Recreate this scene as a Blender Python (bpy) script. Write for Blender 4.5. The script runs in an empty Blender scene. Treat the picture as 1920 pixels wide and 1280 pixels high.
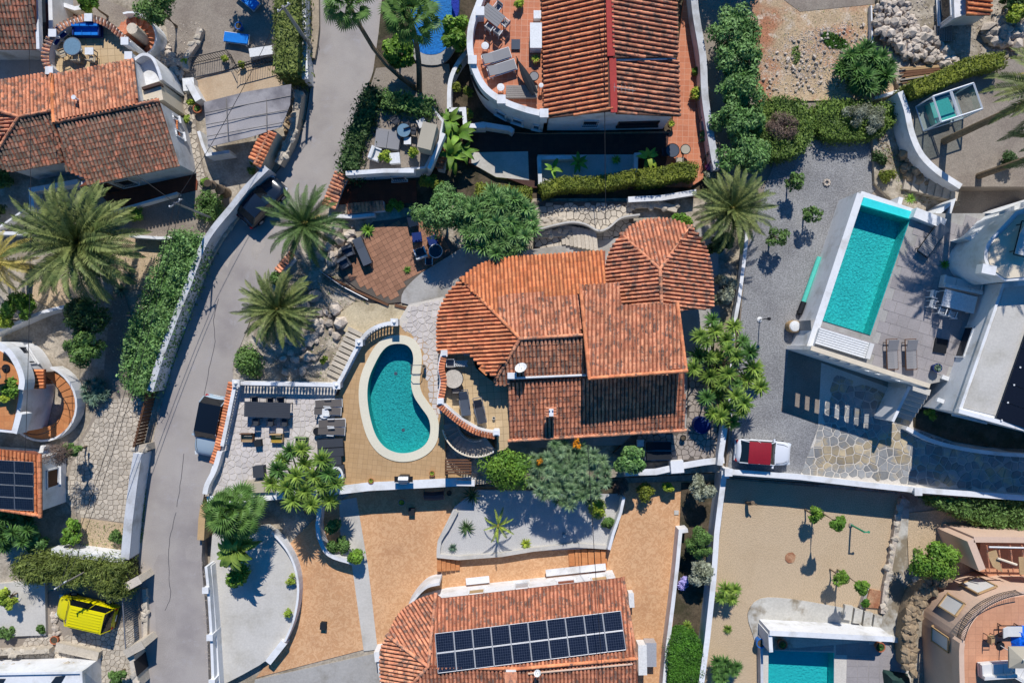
import bpy, math, random
import numpy as np
from mathutils import Vector, Matrix
from mathutils.geometry import tessellate_polygon

random.seed(7)
RNG = np.random.default_rng(11)
SC = bpy.context.scene
COL = SC.collection
PI = math.pi

# ------------------------------------------------------------------ camera, sky, sun, exposure
H = 51.2                      # drone height over the road, metres
cam = bpy.data.cameras.new('camera')
cam.sensor_width = 36.0
cam.lens = 24.0
cam.clip_end = 3000
cam.clip_start = 0.5
camo = bpy.data.objects.new('camera', cam)
camo.location = (0, 0, H)
COL.objects.link(camo)
SC.camera = camo

SUN_EL = math.radians(42.5)
SUN_AZ = 0.06
wd = bpy.data.worlds.new("World")
SC.world = wd
wd.use_nodes = True
_nt = wd.node_tree
_bg = _nt.nodes['Background']
_sky = _nt.nodes.new('ShaderNodeTexSky')
_sky.sky_type = 'NISHITA'
_sky.sun_disc = False
_sky.sun_elevation = SUN_EL
_sky.sun_rotation = SUN_AZ
_sky.air_density = 1.5
_sky.dust_density = 0.0
_sky.ozone_density = 5.0
_hs = _nt.nodes.new('ShaderNodeHueSaturation')
_hs.inputs['Hue'].default_value = 0.51
_hs.inputs['Saturation'].default_value = 1.5      # deep clear mediterranean blue
_nt.links.new(_sky.outputs[0], _hs.inputs['Color'])
_nt.links.new(_hs.outputs[0], _bg.inputs[0])
_bg.inputs[1].default_value = 0.092
sl = bpy.data.lights.new('sun', 'SUN')
sl.energy = 4.8
sl.angle = math.radians(0.5)
sl.color = (1.0, 0.965, 0.915)
slo = bpy.data.objects.new('sun', sl)
_d = -Vector((math.sin(SUN_AZ) * math.cos(SUN_EL), math.cos(SUN_AZ) * math.cos(SUN_EL), math.sin(SUN_EL)))
slo.rotation_euler = _d.to_track_quat('-Z', 'Y').to_euler()
slo.location = (0, 60, 60)
COL.objects.link(slo)
SC.view_settings.view_transform = 'Standard'
SC.view_settings.look = 'None'
SC.view_settings.gamma = 1
SC.view_settings.exposure = 0.0
SC.view_settings.use_curve_mapping = False
SC.render.engine = 'CYCLES'
SC.cycles.max_bounces = 6
SC.cycles.transparent_max_bounces = 8
SC.cycles.use_denoising = True
SC.cycles.caustics_reflective = False
SC.cycles.caustics_refractive = False

# ------------------------------------------------------------------ placing: a point of the plan seen from the drone, at its own height
def W(x, y, z=0.0):
    k = (H - z) / 1280.0
    return Vector(((x - 960) * k, (640 - y) * k, z))

def WX(x, y, z=0.0):
    v = W(x, y, z)
    return Vector((v.x, v.y))

# ------------------------------------------------------------------ materials
def lin(c):
    out = []
    for v in c:
        v /= 255.0
        out.append(v / 12.92 if v <= 0.04045 else ((v + 0.055) / 1.055) ** 2.4)
    return out
ALB = 0.86
def C(r, g, b, k=1.0):
    l = lin((r, g, b))
    return (l[0] * ALB * k, l[1] * ALB * k, l[2] * ALB * k, 1)
MATS = {}
def mat(name, col, rough=0.85, var=0.14, scale=0.6, fine=9.0, fvar=0.12, bump=0.0, bscale=None, col2=None, s2=1.2, lo=0.45, hi=0.6,
        spec=0.25, metal=0.0, isl=0.0, col3=None, s3=0.3, lo3=.5, hi3=.62, transl=0.0, tex=None):
    m = bpy.data.materials.new(name)
    m.use_nodes = True
    nt = m.node_tree
    N, L = nt.nodes, nt.links
    p = N['Principled BSDF']
    p.inputs['Roughness'].default_value = rough
    p.inputs['Specular IOR Level'].default_value = spec
    p.inputs['Metallic'].default_value = metal
    geo = N.new('ShaderNodeNewGeometry')
    pos = geo.outputs['Position']
    def noise(sc, det=4, rg=0.6):
        n = N.new('ShaderNodeTexNoise')
        n.inputs['Scale'].default_value = sc
        n.inputs['Detail'].default_value = det
        n.inputs['Roughness'].default_value = rg
        L.new(pos, n.inputs['Vector'])
        return n.outputs['Fac']
    def rng(src, a, b, c, d):
        r = N.new('ShaderNodeMapRange')
        r.inputs[1].default_value = a; r.inputs[2].default_value = b
        r.inputs[3].default_value = c; r.inputs[4].default_value = d
        L.new(src, r.inputs[0])
        return r.outputs[0]
    def mix(fac, a, b, blend='MIX'):
        x = N.new('ShaderNodeMix')
        x.data_type = 'RGBA'
        x.blend_type = blend
        for sock, v in ((x.inputs[0], fac), (x.inputs[6], a), (x.inputs[7], b)):
            if hasattr(v, 'links'): L.new(v, sock)
            else: sock.default_value = v
        return x.outputs[2]
    cur = tuple(col)
    if tex: cur = tex(N, L, pos, mix, rng, noise)
    if col2: cur = mix(rng(noise(s2), lo, hi, 0, 1), cur, tuple(col2))
    if col3: cur = mix(rng(noise(s3, 6, .7), lo3, hi3, 0, 1), cur, tuple(col3))
    v = rng(noise(scale, 3), 0.3, 0.7, 1 - var, 1 + var)
    if fvar:
        f = rng(noise(fine, 3), 0.3, 0.7, 1 - fvar, 1 + fvar)
        mm = N.new('ShaderNodeMath'); mm.operation = 'MULTIPLY'
        L.new(v, mm.inputs[0]); L.new(f, mm.inputs[1]); v = mm.outputs[0]
    if isl:
        oi = N.new('ShaderNodeObjectInfo')
        ad = N.new('ShaderNodeMath'); ad.operation = 'ADD'
        L.new(oi.outputs['Random'], ad.inputs[0]); L.new(geo.outputs['Random Per Island'], ad.inputs[1])
        fr = N.new('ShaderNodeMath'); fr.operation = 'FRACT'
        L.new(ad.outputs[0], fr.inputs[0])
        r = rng(fr.outputs[0], 0, 1, 1 - isl, 1 + isl)
        mm = N.new('ShaderNodeMath'); mm.operation = 'MULTIPLY'
        L.new(v, mm.inputs[0]); L.new(r, mm.inputs[1]); v = mm.outputs[0]
    comb = N.new('ShaderNodeCombineColor')
    for i in range(3): L.new(v, comb.inputs[i])
    cur = mix(1.0, cur, comb.outputs[0], 'MULTIPLY')
    L.new(cur, p.inputs['Base Color'])
    if bump:
        b = N.new('ShaderNodeBump')
        b.inputs['Strength'].default_value = min(1, bump)
        b.inputs['Distance'].default_value = 0.05
        L.new(noise(bscale or fine * 1.5, 5), b.inputs['Height'])
        L.new(b.outputs[0], p.inputs['Normal'])
    if transl:
        t = N.new('ShaderNodeBsdfTranslucent')
        L.new(cur, t.inputs[0])
        ms = N.new('ShaderNodeMixShader')
        ms.inputs[0].default_value = transl
        L.new(p.outputs[0], ms.inputs[1]); L.new(t.outputs[0], ms.inputs[2])
        L.new(ms.outputs[0], N['Material Output'].inputs[0])
    MATS[name] = m
    return m

def grid_tex(size, col_a, col_b, joint, ang=0.0, jw=0.03, offset=0.0):
    def f(N, L, pos, mix, rng, noise):
        mp = N.new('ShaderNodeMapping')
        mp.inputs['Rotation'].default_value = (0, 0, ang)
        L.new(pos, mp.inputs[0])
        b = N.new('ShaderNodeTexBrick')
        b.offset = offset
        b.inputs['Scale'].default_value = 1.0
        b.inputs['Brick Width'].default_value = size
        b.inputs['Row Height'].default_value = size
        b.inputs['Mortar Size'].default_value = jw
        b.inputs['Mortar Smooth'].default_value = 0.4
        b.inputs['Color1'].default_value = col_a
        b.inputs['Color2'].default_value = col_b
        b.inputs['Mortar'].default_value = joint
        L.new(mp.outputs[0], b.inputs[0])
        return b.outputs[0]
    return f

def worm_tex(col_a, col_b, sc):
    def f(N, L, pos, mix, rng, noise):
        v = N.new('ShaderNodeTexNoise')
        v.inputs['Scale'].default_value = sc
        v.inputs['Detail'].default_value = 1.5
        v.inputs['Distortion'].default_value = 2.5
        L.new(pos, v.inputs['Vector'])
        return mix(rng(v.outputs['Fac'], .42, .56, 0, 1), col_a, col_b)
    return f

def cell_tex(sc, a, b, joint, jw=.06):
    def f(N, L, pos, mix, rng, noise):
        v = N.new('ShaderNodeTexVoronoi'); v.feature = 'DISTANCE_TO_EDGE'; v.inputs['Scale'].default_value = sc
        w = N.new('ShaderNodeTexVoronoi'); w.inputs['Scale'].default_value = sc
        L.new(pos, v.inputs['Vector']); L.new(pos, w.inputs['Vector'])
        sep = N.new('ShaderNodeSeparateColor'); L.new(w.outputs['Color'], sep.inputs[0])
        st = mix(sep.outputs[0], a, b)
        return mix(rng(v.outputs['Distance'], jw * .5, jw * 1.3, 0, 1), joint, st)
    return f

m = mat
m('white_plaster', C(236, 236, 236), .8, .06, .5, 6, .04, col2=C(200, 197, 190), s2=.7, lo=.5, hi=.72, col3=C(176, 170, 160), s3=2.2, lo3=.62, hi3=.78, bump=.1)
m('old_plaster', C(205, 206, 208), .85, .1, .5, 7, .06, col2=C(165, 163, 158), s2=.7, lo=.5, hi=.7, bump=.1)
m('cream_plaster', C(232, 216, 190), .85, .08, .5, 8, .06, bump=.1)
m('pink_plaster', C(226, 194, 170), .85, .06, .5, 8, .05, bump=.1, col2=C(210, 178, 154), s2=.5, lo=.5, hi=.75)
m('asphalt', C(176, 168, 161), .9, .08, .25, 14, .08, bump=.15, bscale=60, col2=C(158, 150, 146), s2=.22, lo=.45, hi=.65, col3=C(176, 170, 168), s3=.9, lo3=.56, hi3=.7)
m('crack_dark', C(88, 86, 88), .9)
m('verge', C(176, 160, 138), .95, .15, .7, 8, .2, bump=.3)
m('soil_pale', C(184, 172, 154), .95, .16, .5, 7, .25, bump=.5, col2=C(150, 138, 120), s2=.7, lo=.45, hi=.65)
m('soil_dark', C(96, 84, 68), .95, .2, .8, 8, .3, bump=.5, col2=C(70, 66, 48), s2=.9)
m('soil_red', C(164, 108, 78), .95, .15, .8, 9, .25, bump=.6, col2=C(188, 150, 116), s2=.8, lo=.42, hi=.62)
m('dry_grass', C(198, 172, 138), .95, .16, .6, 8, .3, bump=.7, col2=C(176, 122, 92), s2=.3, lo=.46, hi=.62, col3=C(216, 198, 176), s3=1.4, lo3=.52, hi3=.66)
m('sand', C(204, 180, 148), .95, .06, .3, 13, .3, bump=.6, bscale=30, col2=C(190, 166, 134), s2=.3, lo=.5, hi=.7)
m('gravel', C(155, 154, 153), .95, .08, .4, 11, .42, bump=.8, bscale=20, col2=C(138, 137, 137), s2=.35, lo=.45, hi=.65)
m('gravel_white', C(206, 203, 198), .95, .07, .5, 16, .2, bump=.8, bscale=30)
m('gravel_tan', C(160, 148, 134), .95, .1, .4, 12, .22, bump=.6, col2=C(140, 128, 116), s2=.4)
m('rock_pale', C(190, 178, 160), .95, .2, .7, 5, .25, bump=1, bscale=7, col2=C(150, 138, 118), s2=.8, lo=.42, hi=.6)
m('concrete', C(176, 172, 166), .9, .1, .4, 7, .1, bump=.15, col2=C(150, 144, 134), s2=.5, lo=.5, hi=.7)
m('concrete_stained', C(196, 192, 182), .9, .1, .4, 7, .12, bump=.15, col2=C(140, 128, 108), s2=.45, lo=.5, hi=.6)
m('concrete_light', C(206, 201, 192), .9, .07, .4, 7, .08, bump=.1, col2=C(190, 184, 172), s2=.5, lo=.5, hi=.7)
m('orange_paving', C(222, 160, 100), .85, .09, .22, 10, .07, bump=.1, col3=C(186, 136, 98), s3=.35, lo3=.56, hi3=.85, tex=worm_tex(C(224, 178, 134), C(208, 158, 114), 2.4))
m('beige_tile', C(206, 170, 120), .7, .05, .4, 8, .05, tex=grid_tex(.36, C(202, 166, 122), C(192, 156, 112), C(166, 134, 98), .1, .012))
m('cream_tile', C(210, 182, 140), .7, .05, .4, 8, .05, tex=grid_tex(.5, C(216, 188, 146), C(204, 176, 134), C(150, 124, 92), -.06, .014))
m('terracotta_floor', C(206, 122, 84), .7, .06, .4, 8, .08, tex=grid_tex(.42, C(212, 136, 100), C(198, 122, 88), C(216, 166, 138), .03, .014))
m('orange_floor', C(208, 140, 88), .75, .08, .5, 8, .08, tex=grid_tex(.4, C(212, 144, 92), C(200, 130, 80), C(184, 124, 82), .0, .012))
m('brown_floor', C(140, 76, 52), .75, .1, .6, 8, .1, tex=grid_tex(.4, C(138, 74, 52), C(124, 66, 46), C(112, 62, 46), .05, .012))
m('patio_beige', C(204, 180, 150), .85, .08, .5, 9, .12, bump=.2, col2=C(186, 160, 130), s2=.5)
m('walk_beige', C(204, 188, 156), .9, .1, .6, 9, .18, bump=.4, col2=C(178, 162, 132), s2=.8)
m('painted_shade_floor', C(88, 62, 54), .8, .1, .6, 8, .1, tex=grid_tex(.4, C(90, 62, 54), C(78, 54, 48), C(70, 52, 46), .02, .012))  # terrace floor tone darkened: deep shade before the house put into the colour
m('pink_floor', C(216, 160, 126), .75, .06, .5, 8, .06, tex=grid_tex(.5, C(220, 162, 126), C(210, 152, 118), C(190, 136, 106), .0, .012))
m('stone_deck', C(164, 157, 155), .85, .1, .5, 10, .1, isl=.06, bump=.1)
m('joint_sand', C(158, 146, 132), .95, .1)
m('joint_dark', C(104, 96, 88), .95, .1)
m('joint_pale', C(214, 206, 194), .95, .1)
m('stone_white', C(214, 205, 198), .85, .06, .8, 9, .08, isl=.09, bump=.15)
m('stone_tan', C(200, 188, 170), .9, .1, .8, 9, .14, isl=.16, bump=.3)
m('stone_slate', C(150, 150, 148), .85, .12, .8, 9, .12, isl=.28, bump=.2, col2=C(186, 168, 136), s2=.5, lo=.5, hi=.6)
m('stone_gray', C(168, 156, 144), .85, .08, .6, 10, .1, isl=.07, bump=.1)
m('stone_brown', C(166, 122, 96), .85, .08, .6, 10, .14, isl=.16, bump=.15)
m('rock', C(200, 186, 170), .95, .15, 1.2, 8, .2, isl=.22, bump=.6, bscale=8)
m('rock_brown', C(158, 138, 112), .95, .15, 1.2, 8, .25, isl=.25, bump=.6, bscale=8)
def tilemat(name, a, b, dark, lo, hi):
    m(name, a, .85, .1, .5, 10, .16, isl=.24, col2=b, s2=1.6, lo=.42, hi=.6, col3=dark, s3=2.1, lo3=lo, hi3=hi)
tilemat('tile_new', C(236, 152, 100), C(224, 134, 84), C(160, 106, 80), .6, .7)
tilemat('tile_mid', C(236, 164, 124), C(212, 138, 104), C(136, 108, 94), .5, .59)
tilemat('tile_warm', C(234, 152, 106), C(218, 132, 92), C(124, 94, 80), .57, .65)
tilemat('tile_old', C(234, 156, 116), C(210, 138, 106), C(142, 112, 96), .5, .58)
tilemat('tile_worn', C(234, 158, 118), C(198, 146, 116), C(140, 116, 100), .47, .55)
tilemat('tile_mossy', C(220, 142, 110), C(172, 136, 114), C(132, 116, 100), .43, .53)
m('tile_under', C(150, 90, 68), .95, .2, 1, 8, .2)
m('tile_under_dark', C(104, 76, 64), .95, .2, 1, 8, .2)
m('ridge_red', C(176, 62, 56), .7, .08, 1, 8, .1)
m('pool_tile', C(70, 205, 205), .4, .04, 1.0, 6, .1)
m('pool_tile_deep', C(62, 198, 194), .4, .05, .8, 7, .3)  # fine mottle, here and in teal and blue, stands in for ripple light
m('pool_tile_teal', C(70, 226, 220), .4, .05, .8, 7, .3)
m('pool_tile_blue', C(36, 140, 222), .4, .05, .8, 7, 0.25)
m('pool_tile_pale', C(60, 225, 225), .4, .03, .8, 5, .06)
m('pool_tile_navy', C(24, 50, 190), .4)
m('coping_cream', C(232, 224, 200), .8, .04, .4, 8, .05)
m('glass_dark', C(38, 46, 56), .08, .05, spec=.6)
m('glass_car', C(22, 26, 30), .05, .0, fvar=0, spec=.8)
m('glass_blue', C(120, 150, 168), .12, .05, spec=.6)
m('solar', C(26, 32, 46), .18, .04, spec=.6, fvar=.03, tex=grid_tex(.166, C(24, 30, 44), C(28, 34, 50), C(84, 92, 108), -.1, .006))
m('solar_black', C(24, 26, 34), .25, .05, spec=.5)
m('solar_tube', C(28, 36, 48), .2, .05, spec=.6, tex=grid_tex(.16, C(26, 34, 46), C(30, 38, 52), C(46, 54, 66), 0, .012))
m('alu', C(196, 196, 198), .45, .03, metal=.3)
m('steel', C(150, 152, 156), .4, .03, metal=.6)
m('iron', C(44, 44, 48), .6, .05)
m('bronze', C(84, 64, 56), .6, .08)
m('wood_brown', C(112, 78, 56), .8, .12, 1, 12, .15, isl=.15)
m('wood_gray', C(150, 142, 134), .85, .1, 1, 14, .15, isl=.12)
m('wood_tan', C(190, 158, 116), .8, .1, 1, 12, .12, isl=.1)
m('bark', C(120, 104, 86), .95, .2, 2, 12, .25, bump=.8)
m('bark_dark', C(84, 72, 60), .95, .2, 2, 12, .25, bump=.8)
m('bark_palm', C(128, 110, 88), .95, .2, 2, 9, .3, bump=1)
m('shade_cloth', C(176, 170, 168), .95, .1, .5, 14, .1, bump=.2, col2=C(134, 129, 130), s2=.35, lo=.46, hi=.6)
m('fabric_gray', C(150, 148, 148), .9, .04, fine=30, fvar=.08)
m('fabric_dark', C(66, 70, 78), .9, .06, fine=30, fvar=.08)
m('fabric_slate', C(84, 92, 104), .9, .05, fine=30, fvar=.08)
m('fabric_white', C(222, 220, 216), .9, .04, fine=30, fvar=.05)
m('fabric_beige', C(186, 176, 156), .9, .04, fine=30, fvar=.06)
m('fabric_brown', C(106, 100, 96), .9, .06, fine=30, fvar=.08)
m('fabric_black', C(36, 40, 46), .8, .08, fine=20, fvar=.1)
m('fabric_blue', C(20, 126, 216), .8, .08, 1.2, 6, .08)
m('fabric_navy', C(28, 52, 112), .85, .08)
m('tarp_blue', C(16, 110, 236), .5, .12, 1.6, 5, .15, bump=.5, bscale=3)
m('plastic_white', C(232, 232, 230), .5, .03)
m('plastic_black', C(34, 36, 40), .5, .05)
m('plastic_teal', C(96, 208, 188), .45, .05)
m('plastic_green', C(30, 150, 110), .4, .03)
m('plastic_blue', C(40, 110, 190), .5, .05)
m('cover_green', C(40, 66, 62), .7, .12, 1.2, 6, .1, bump=.4, bscale=3)
m('paint_yellow', C(226, 214, 10), .3, .02, fvar=0, spec=.5)
m('paint_white', C(232, 234, 238), .25, .02, fvar=0, spec=.5)
m('paint_red', C(150, 22, 40), .6, .05, spec=.4)
m('paint_blueblack', C(26, 38, 54), .2, .02, fvar=0, spec=.6)
m('paint_silver', C(168, 186, 198), .25, .02, fvar=0, spec=.6)
m('lamp_red', C(180, 24, 24), .3)
m('lamp_clear', C(220, 224, 226), .15, spec=.6)
m('rubber', C(30, 30, 32), .8)
m('pot_clay', C(186, 110, 76), .8, .08)
m('wood_yellow', C(206, 166, 66), .7, .06)
m('wood_green', C(126, 150, 96), .7, .06)
m('fruit_orange', C(222, 142, 24), .7, .1)
m('flower_pink', C(232, 130, 180), .8, .1, isl=.2)
m('flower_violet', C(190, 180, 240), .8, .1, isl=.2)
def leafmat(name, c, c2, isl=.42, tr=.14, k=1.22):
    m(name, C(*c, k), .6, .14, .55, 5, .1, isl=isl, col2=C(*c2, k * .9), s2=1.1, lo=.42, hi=.6, spec=.3, transl=tr)
leafmat('leaf_dark', (72, 98, 50), (52, 76, 36))
leafmat('leaf_mid', (102, 132, 66), (78, 108, 50))
leafmat('leaf_bright', (116, 150, 52), (88, 126, 42))
leafmat('leaf_lime', (168, 182, 62), (128, 152, 50))
leafmat('leaf_hedge', (124, 132, 44), (98, 110, 36))
leafmat('leaf_cypress', (116, 128, 60), (88, 100, 42))
leafmat('leaf_oleander', (120, 154, 90), (88, 126, 62))
leafmat('leaf_silver', (138, 162, 120), (100, 128, 84))
leafmat('leaf_gray', (158, 162, 140), (120, 124, 98))
leafmat('leaf_agave', (120, 146, 124), (96, 120, 98))
leafmat('leaf_palm', (124, 132, 74), (88, 104, 54), .28)
leafmat('leaf_palm_dry', (176, 160, 84), (150, 140, 70), .28)
leafmat('leaf_palm_green', (92, 116, 62), (68, 92, 46), .28)
leafmat('leaf_fan', (96, 128, 60), (70, 104, 44), .3)
leafmat('leaf_yucca', (134, 158, 66), (98, 128, 54), .3)
leafmat('leaf_yucca_dark', (92, 130, 62), (64, 98, 44), .3)
leafmat('leaf_twig', (132, 112, 98), (104, 84, 74), .3)
leafmat('leaf_lawn', (78, 124, 36), (60, 100, 30), .3)
leafmat('leaf_roundhedge', (110, 134, 56), (86, 110, 46), .35)
m('stone_chip', C(226, 210, 196), .95, .1, 1.2, 8, .15, isl=.2)
leafmat('leaf_grass', (110, 140, 54), (90, 116, 44), .3)

def water_mat(name, tint):
    w = bpy.data.materials.new(name); w.use_nodes = True
    N, L = w.node_tree.nodes, w.node_tree.links
    N.remove(N['Principled BSDF'])
    tr = N.new('ShaderNodeBsdfTransparent'); tr.inputs[0].default_value = (*tint, 1)
    gl = N.new('ShaderNodeBsdfGlossy'); gl.inputs['Roughness'].default_value = 0.04
    fr = N.new('ShaderNodeFresnel'); fr.inputs[0].default_value = 1.33
    nz = N.new('ShaderNodeTexNoise'); nz.inputs['Scale'].default_value = 6.5; nz.inputs['Detail'].default_value = 3; nz.inputs['Distortion'].default_value = .6
    g = N.new('ShaderNodeNewGeometry'); L.new(g.outputs['Position'], nz.inputs['Vector'])
    b = N.new('ShaderNodeBump'); b.inputs['Strength'].default_value = .11; b.inputs['Distance'].default_value = .05
    L.new(nz.outputs['Fac'], b.inputs['Height'])
    L.new(b.outputs[0], gl.inputs['Normal']); L.new(b.outputs[0], fr.inputs['Normal'])
    ms = N.new('ShaderNodeMixShader')
    L.new(fr.outputs[0], ms.inputs[0]); L.new(tr.outputs[0], ms.inputs[1]); L.new(gl.outputs[0], ms.inputs[2])
    L.new(ms.outputs[0], N['Material Output'].inputs[0])
    MATS[name] = w
water_mat('water', (.86, .97, .98))
water_mat('water_clear', (.9, .98, .98))
def glass_mat(name, tint):
    w = bpy.data.materials.new(name); w.use_nodes = True
    N, L = w.node_tree.nodes, w.node_tree.links
    N.remove(N['Principled BSDF'])
    tr = N.new('ShaderNodeBsdfTransparent'); tr.inputs[0].default_value = (*tint, 1)
    gl = N.new('ShaderNodeBsdfGlossy'); gl.inputs['Roughness'].default_value = 0.02
    ms = N.new('ShaderNodeMixShader'); ms.inputs[0].default_value = .12
    L.new(tr.outputs[0], ms.inputs[1]); L.new(gl.outputs[0], ms.inputs[2])
    L.new(ms.outputs[0], N['Material Output'].inputs[0])
    MATS[name] = w
glass_mat('glass_clear', (.72, .8, .82))

# ------------------------------------------------------------------ mesh building
ORG = {}
class MB:
    def __init__(self): self.v = []; self.f = []
    def add(self, vs, fs):
        b = len(self.v)
        self.v += [tuple(q) for q in vs]
        self.f += [tuple(i + b for i in f) for f in fs]
        return self
    def prism(self, pts, z0, z1, holes=(), bottom=False):
        pts = ccw(pts)
        n = len(pts)
        loops = [[Vector((q[0], q[1], 0)) for q in pts]] + [[Vector((q[0], q[1], 0)) for q in h] for h in holes]
        flat = [q for l in loops for q in l]
        tris = tessellate_polygon(loops)
        fs = []
        for t in tris:
            a, b_, c = (flat[i] for i in t)
            s = (b_.x - a.x) * (c.y - a.y) - (b_.y - a.y) * (c.x - a.x)
            if abs(s) < 1e-9: continue
            fs.append(t if s > 0 else (t[0], t[2], t[1]))
        self.add([(q.x, q.y, z1) for q in flat], fs)
        if bottom: self.add([(q.x, q.y, z0) for q in flat], [tuple(reversed(t)) for t in fs])
        vs = [(q[0], q[1], z0) for q in pts] + [(q[0], q[1], z1) for q in pts]
        self.add(vs, [(i, (i + 1) % n, n + (i + 1) % n, n + i) for i in range(n)])
        return self
    def box(self, cx, cy, cz, sx, sy, sz, rot=0.0, M=None):
        c, s = math.cos(rot), math.sin(rot)
        vs = []
        for dz in (-.5, .5):
            for dx, dy in ((-.5, -.5), (.5, -.5), (.5, .5), (-.5, .5)):
                x, y = dx * sx, dy * sy
                p = Vector((cx + x * c - y * s, cy + x * s + y * c, cz + dz * sz))
                vs.append(M @ p if M else p)
        return self.add(vs, [(3, 2, 1, 0), (4, 5, 6, 7), (0, 1, 5, 4), (1, 2, 6, 5), (2, 3, 7, 6), (3, 0, 4, 7)])
    def cyl(self, cx, cy, z0, z1, r0, r1=None, n=12, cap=True):
        r1 = r0 if r1 is None else r1
        vs = [(cx + r * math.cos(2 * PI * i / n), cy + r * math.sin(2 * PI * i / n), z) for z, r in ((z0, r0), (z1, r1)) for i in range(n)]
        fs = [(i, (i + 1) % n, n + (i + 1) % n, n + i) for i in range(n)]
        if cap: fs += [tuple(range(n, 2 * n)), tuple(reversed(range(n)))]
        return self.add(vs, fs)
    def lathe(self, cx, cy, prof, n=10):
        vs = [(cx + r * math.cos(2 * PI * i / n), cy + r * math.sin(2 * PI * i / n), z) for r, z in prof for i in range(n)]
        fs = [(j * n + i, j * n + (i + 1) % n, (j + 1) * n + (i + 1) % n, (j + 1) * n + i) for j in range(len(prof) - 1) for i in range(n)]
        fs.append(tuple(range((len(prof) - 1) * n, len(prof) * n)))
        return self.add(vs, fs)
    def tube(self, pts, r, n=6, r1=None, cap=True):
        pts = [Vector(p) for p in pts]
        r1 = r if r1 is None else r1
        vs = []
        up = Vector((0, 0, 1))
        for k, p in enumerate(pts):
            d = (pts[min(k + 1, len(pts) - 1)] - pts[max(k - 1, 0)]).normalized()
            a = d.cross(up)
            if a.length < 1e-3: a = d.cross(Vector((1, 0, 0)))
            a.normalize(); b = a.cross(d)
            rr = r + (r1 - r) * k / max(1, len(pts) - 1)
            vs += [p + a * (rr * math.cos(2 * PI * i / n)) + b * (rr * math.sin(2 * PI * i / n)) for i in range(n)]
        fs = [(j * n + i, j * n + (i + 1) % n, (j + 1) * n + (i + 1) % n, (j + 1) * n + i) for j in range(len(pts) - 1) for i in range(n)]
        if cap: fs += [tuple(reversed(range(n))), tuple(range((len(pts) - 1) * n, len(pts) * n))]
        return self.add(vs, fs)
    def loft(self, secs, cap=True):
        n = len(secs[0])
        vs = [p for s in secs for p in s]
        fs = [(j * n + i, j * n + (i + 1) % n, (j + 1) * n + (i + 1) % n, (j + 1) * n + i) for j in range(len(secs) - 1) for i in range(n)]
        if cap: fs += [tuple(reversed(range(n))), tuple(range((len(secs) - 1) * n, len(secs) * n))]
        return self.add(vs, fs)
    def quad(self, *ps): return self.add(ps, [tuple(range(len(ps)))])

def area(pts):
    return 0.5 * sum(pts[i][0] * pts[(i + 1) % len(pts)][1] - pts[(i + 1) % len(pts)][0] * pts[i][1] for i in range(len(pts)))
def ccw(pts):
    pts = [Vector((p[0], p[1])) for p in pts]
    return pts if area(pts) > 0 else pts[::-1]
def inside(p, poly):
    x, y = p[0], p[1]; c = False; j = len(poly) - 1
    for i in range(len(poly)):
        xi, yi = poly[i][0], poly[i][1]; xj, yj = poly[j][0], poly[j][1]
        if (yi > y) != (yj > y) and x < (xj - xi) * (y - yi) / (yj - yi) + xi: c = not c
        j = i
    return c
def smooth(pts, n=6, closed=False):
    P = [Vector(p) for p in pts]; out = []; m_ = len(P)
    rngs = range(m_ if closed else m_ - 1)
    for i in rngs:
        g = (lambda k: P[k % m_]) if closed else (lambda k: P[max(0, min(m_ - 1, k))])
        p0, p1, p2, p3 = g(i - 1), g(i), g(i + 1), g(i + 2)
        for j in range(n):
            t = j / n
            out.append(0.5 * (2 * p1 + (p2 - p0) * t + (2 * p0 - 5 * p1 + 4 * p2 - p3) * t * t + (3 * p1 - p0 - 3 * p2 + p3) * t ** 3))
    if not closed: out.append(P[-1])
    return [tuple(q) for q in out]
def offset(pts, d, closed=False):
    """polyline moved sideways by d (left positive)"""
    P = [Vector((p[0], p[1])) for p in pts]; n = len(P); out = []
    for i in range(n):
        a = P[(i - 1) % n] if closed or i > 0 else None
        b = P[(i + 1) % n] if closed or i < n - 1 else None
        d1 = (P[i] - a).normalized() if a is not None else None
        d2 = (b - P[i]).normalized() if b is not None else None
        if d1 is None: d1 = d2
        if d2 is None: d2 = d1
        n1 = Vector((-d1.y, d1.x)); n2 = Vector((-d2.y, d2.x))
        s = n1 + n2
        if s.length < 1e-4: s = n1
        s.normalize()
        out.append(P[i] + s * (d / max(.5, s.dot(n1))))
    return out

def tag(o, label=None, cat=None, group=None, kind=None):
    if label: o['label'] = label
    if cat: o['category'] = cat
    if group: o['group'] = group
    if kind: o['kind'] = kind
    return o
def thing(name, label, cat, loc=(0, 0, 0), rz=0.0, group=None, local=False):
    o = bpy.data.objects.new(name, None)
    COL.objects.link(o)
    o.location = loc; o.rotation_euler = (0, 0, rz)
    o.empty_display_size = .2
    ORG[o.name] = Vector((0, 0, 0)) if local else Vector(loc)
    return tag(o, label, cat, group, 'thing')
def link_mesh(name, me, parent=None, loc=None, M=None):
    o = bpy.data.objects.new(name, me)
    COL.objects.link(o)
    if parent is not None:
        o.parent = parent
        ORG[o.name] = ORG.get(parent.name, Vector((0, 0, 0)))
    if M is not None: o.matrix_local = M
    elif loc is not None: o.location = loc
    return o
def mesh_from(name, V, F, mt, org=None, smooth_=False):
    me = bpy.data.meshes.new(name)
    if org is not None: V = [(p[0] - org.x, p[1] - org.y, p[2] - org.z) for p in V]
    me.from_pydata(V, [], F)
    me.materials.append(MATS[mt])
    me.update()
    if smooth_:
        me.shade_smooth()
        me.set_sharp_from_angle(angle=.7)
    return me
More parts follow.
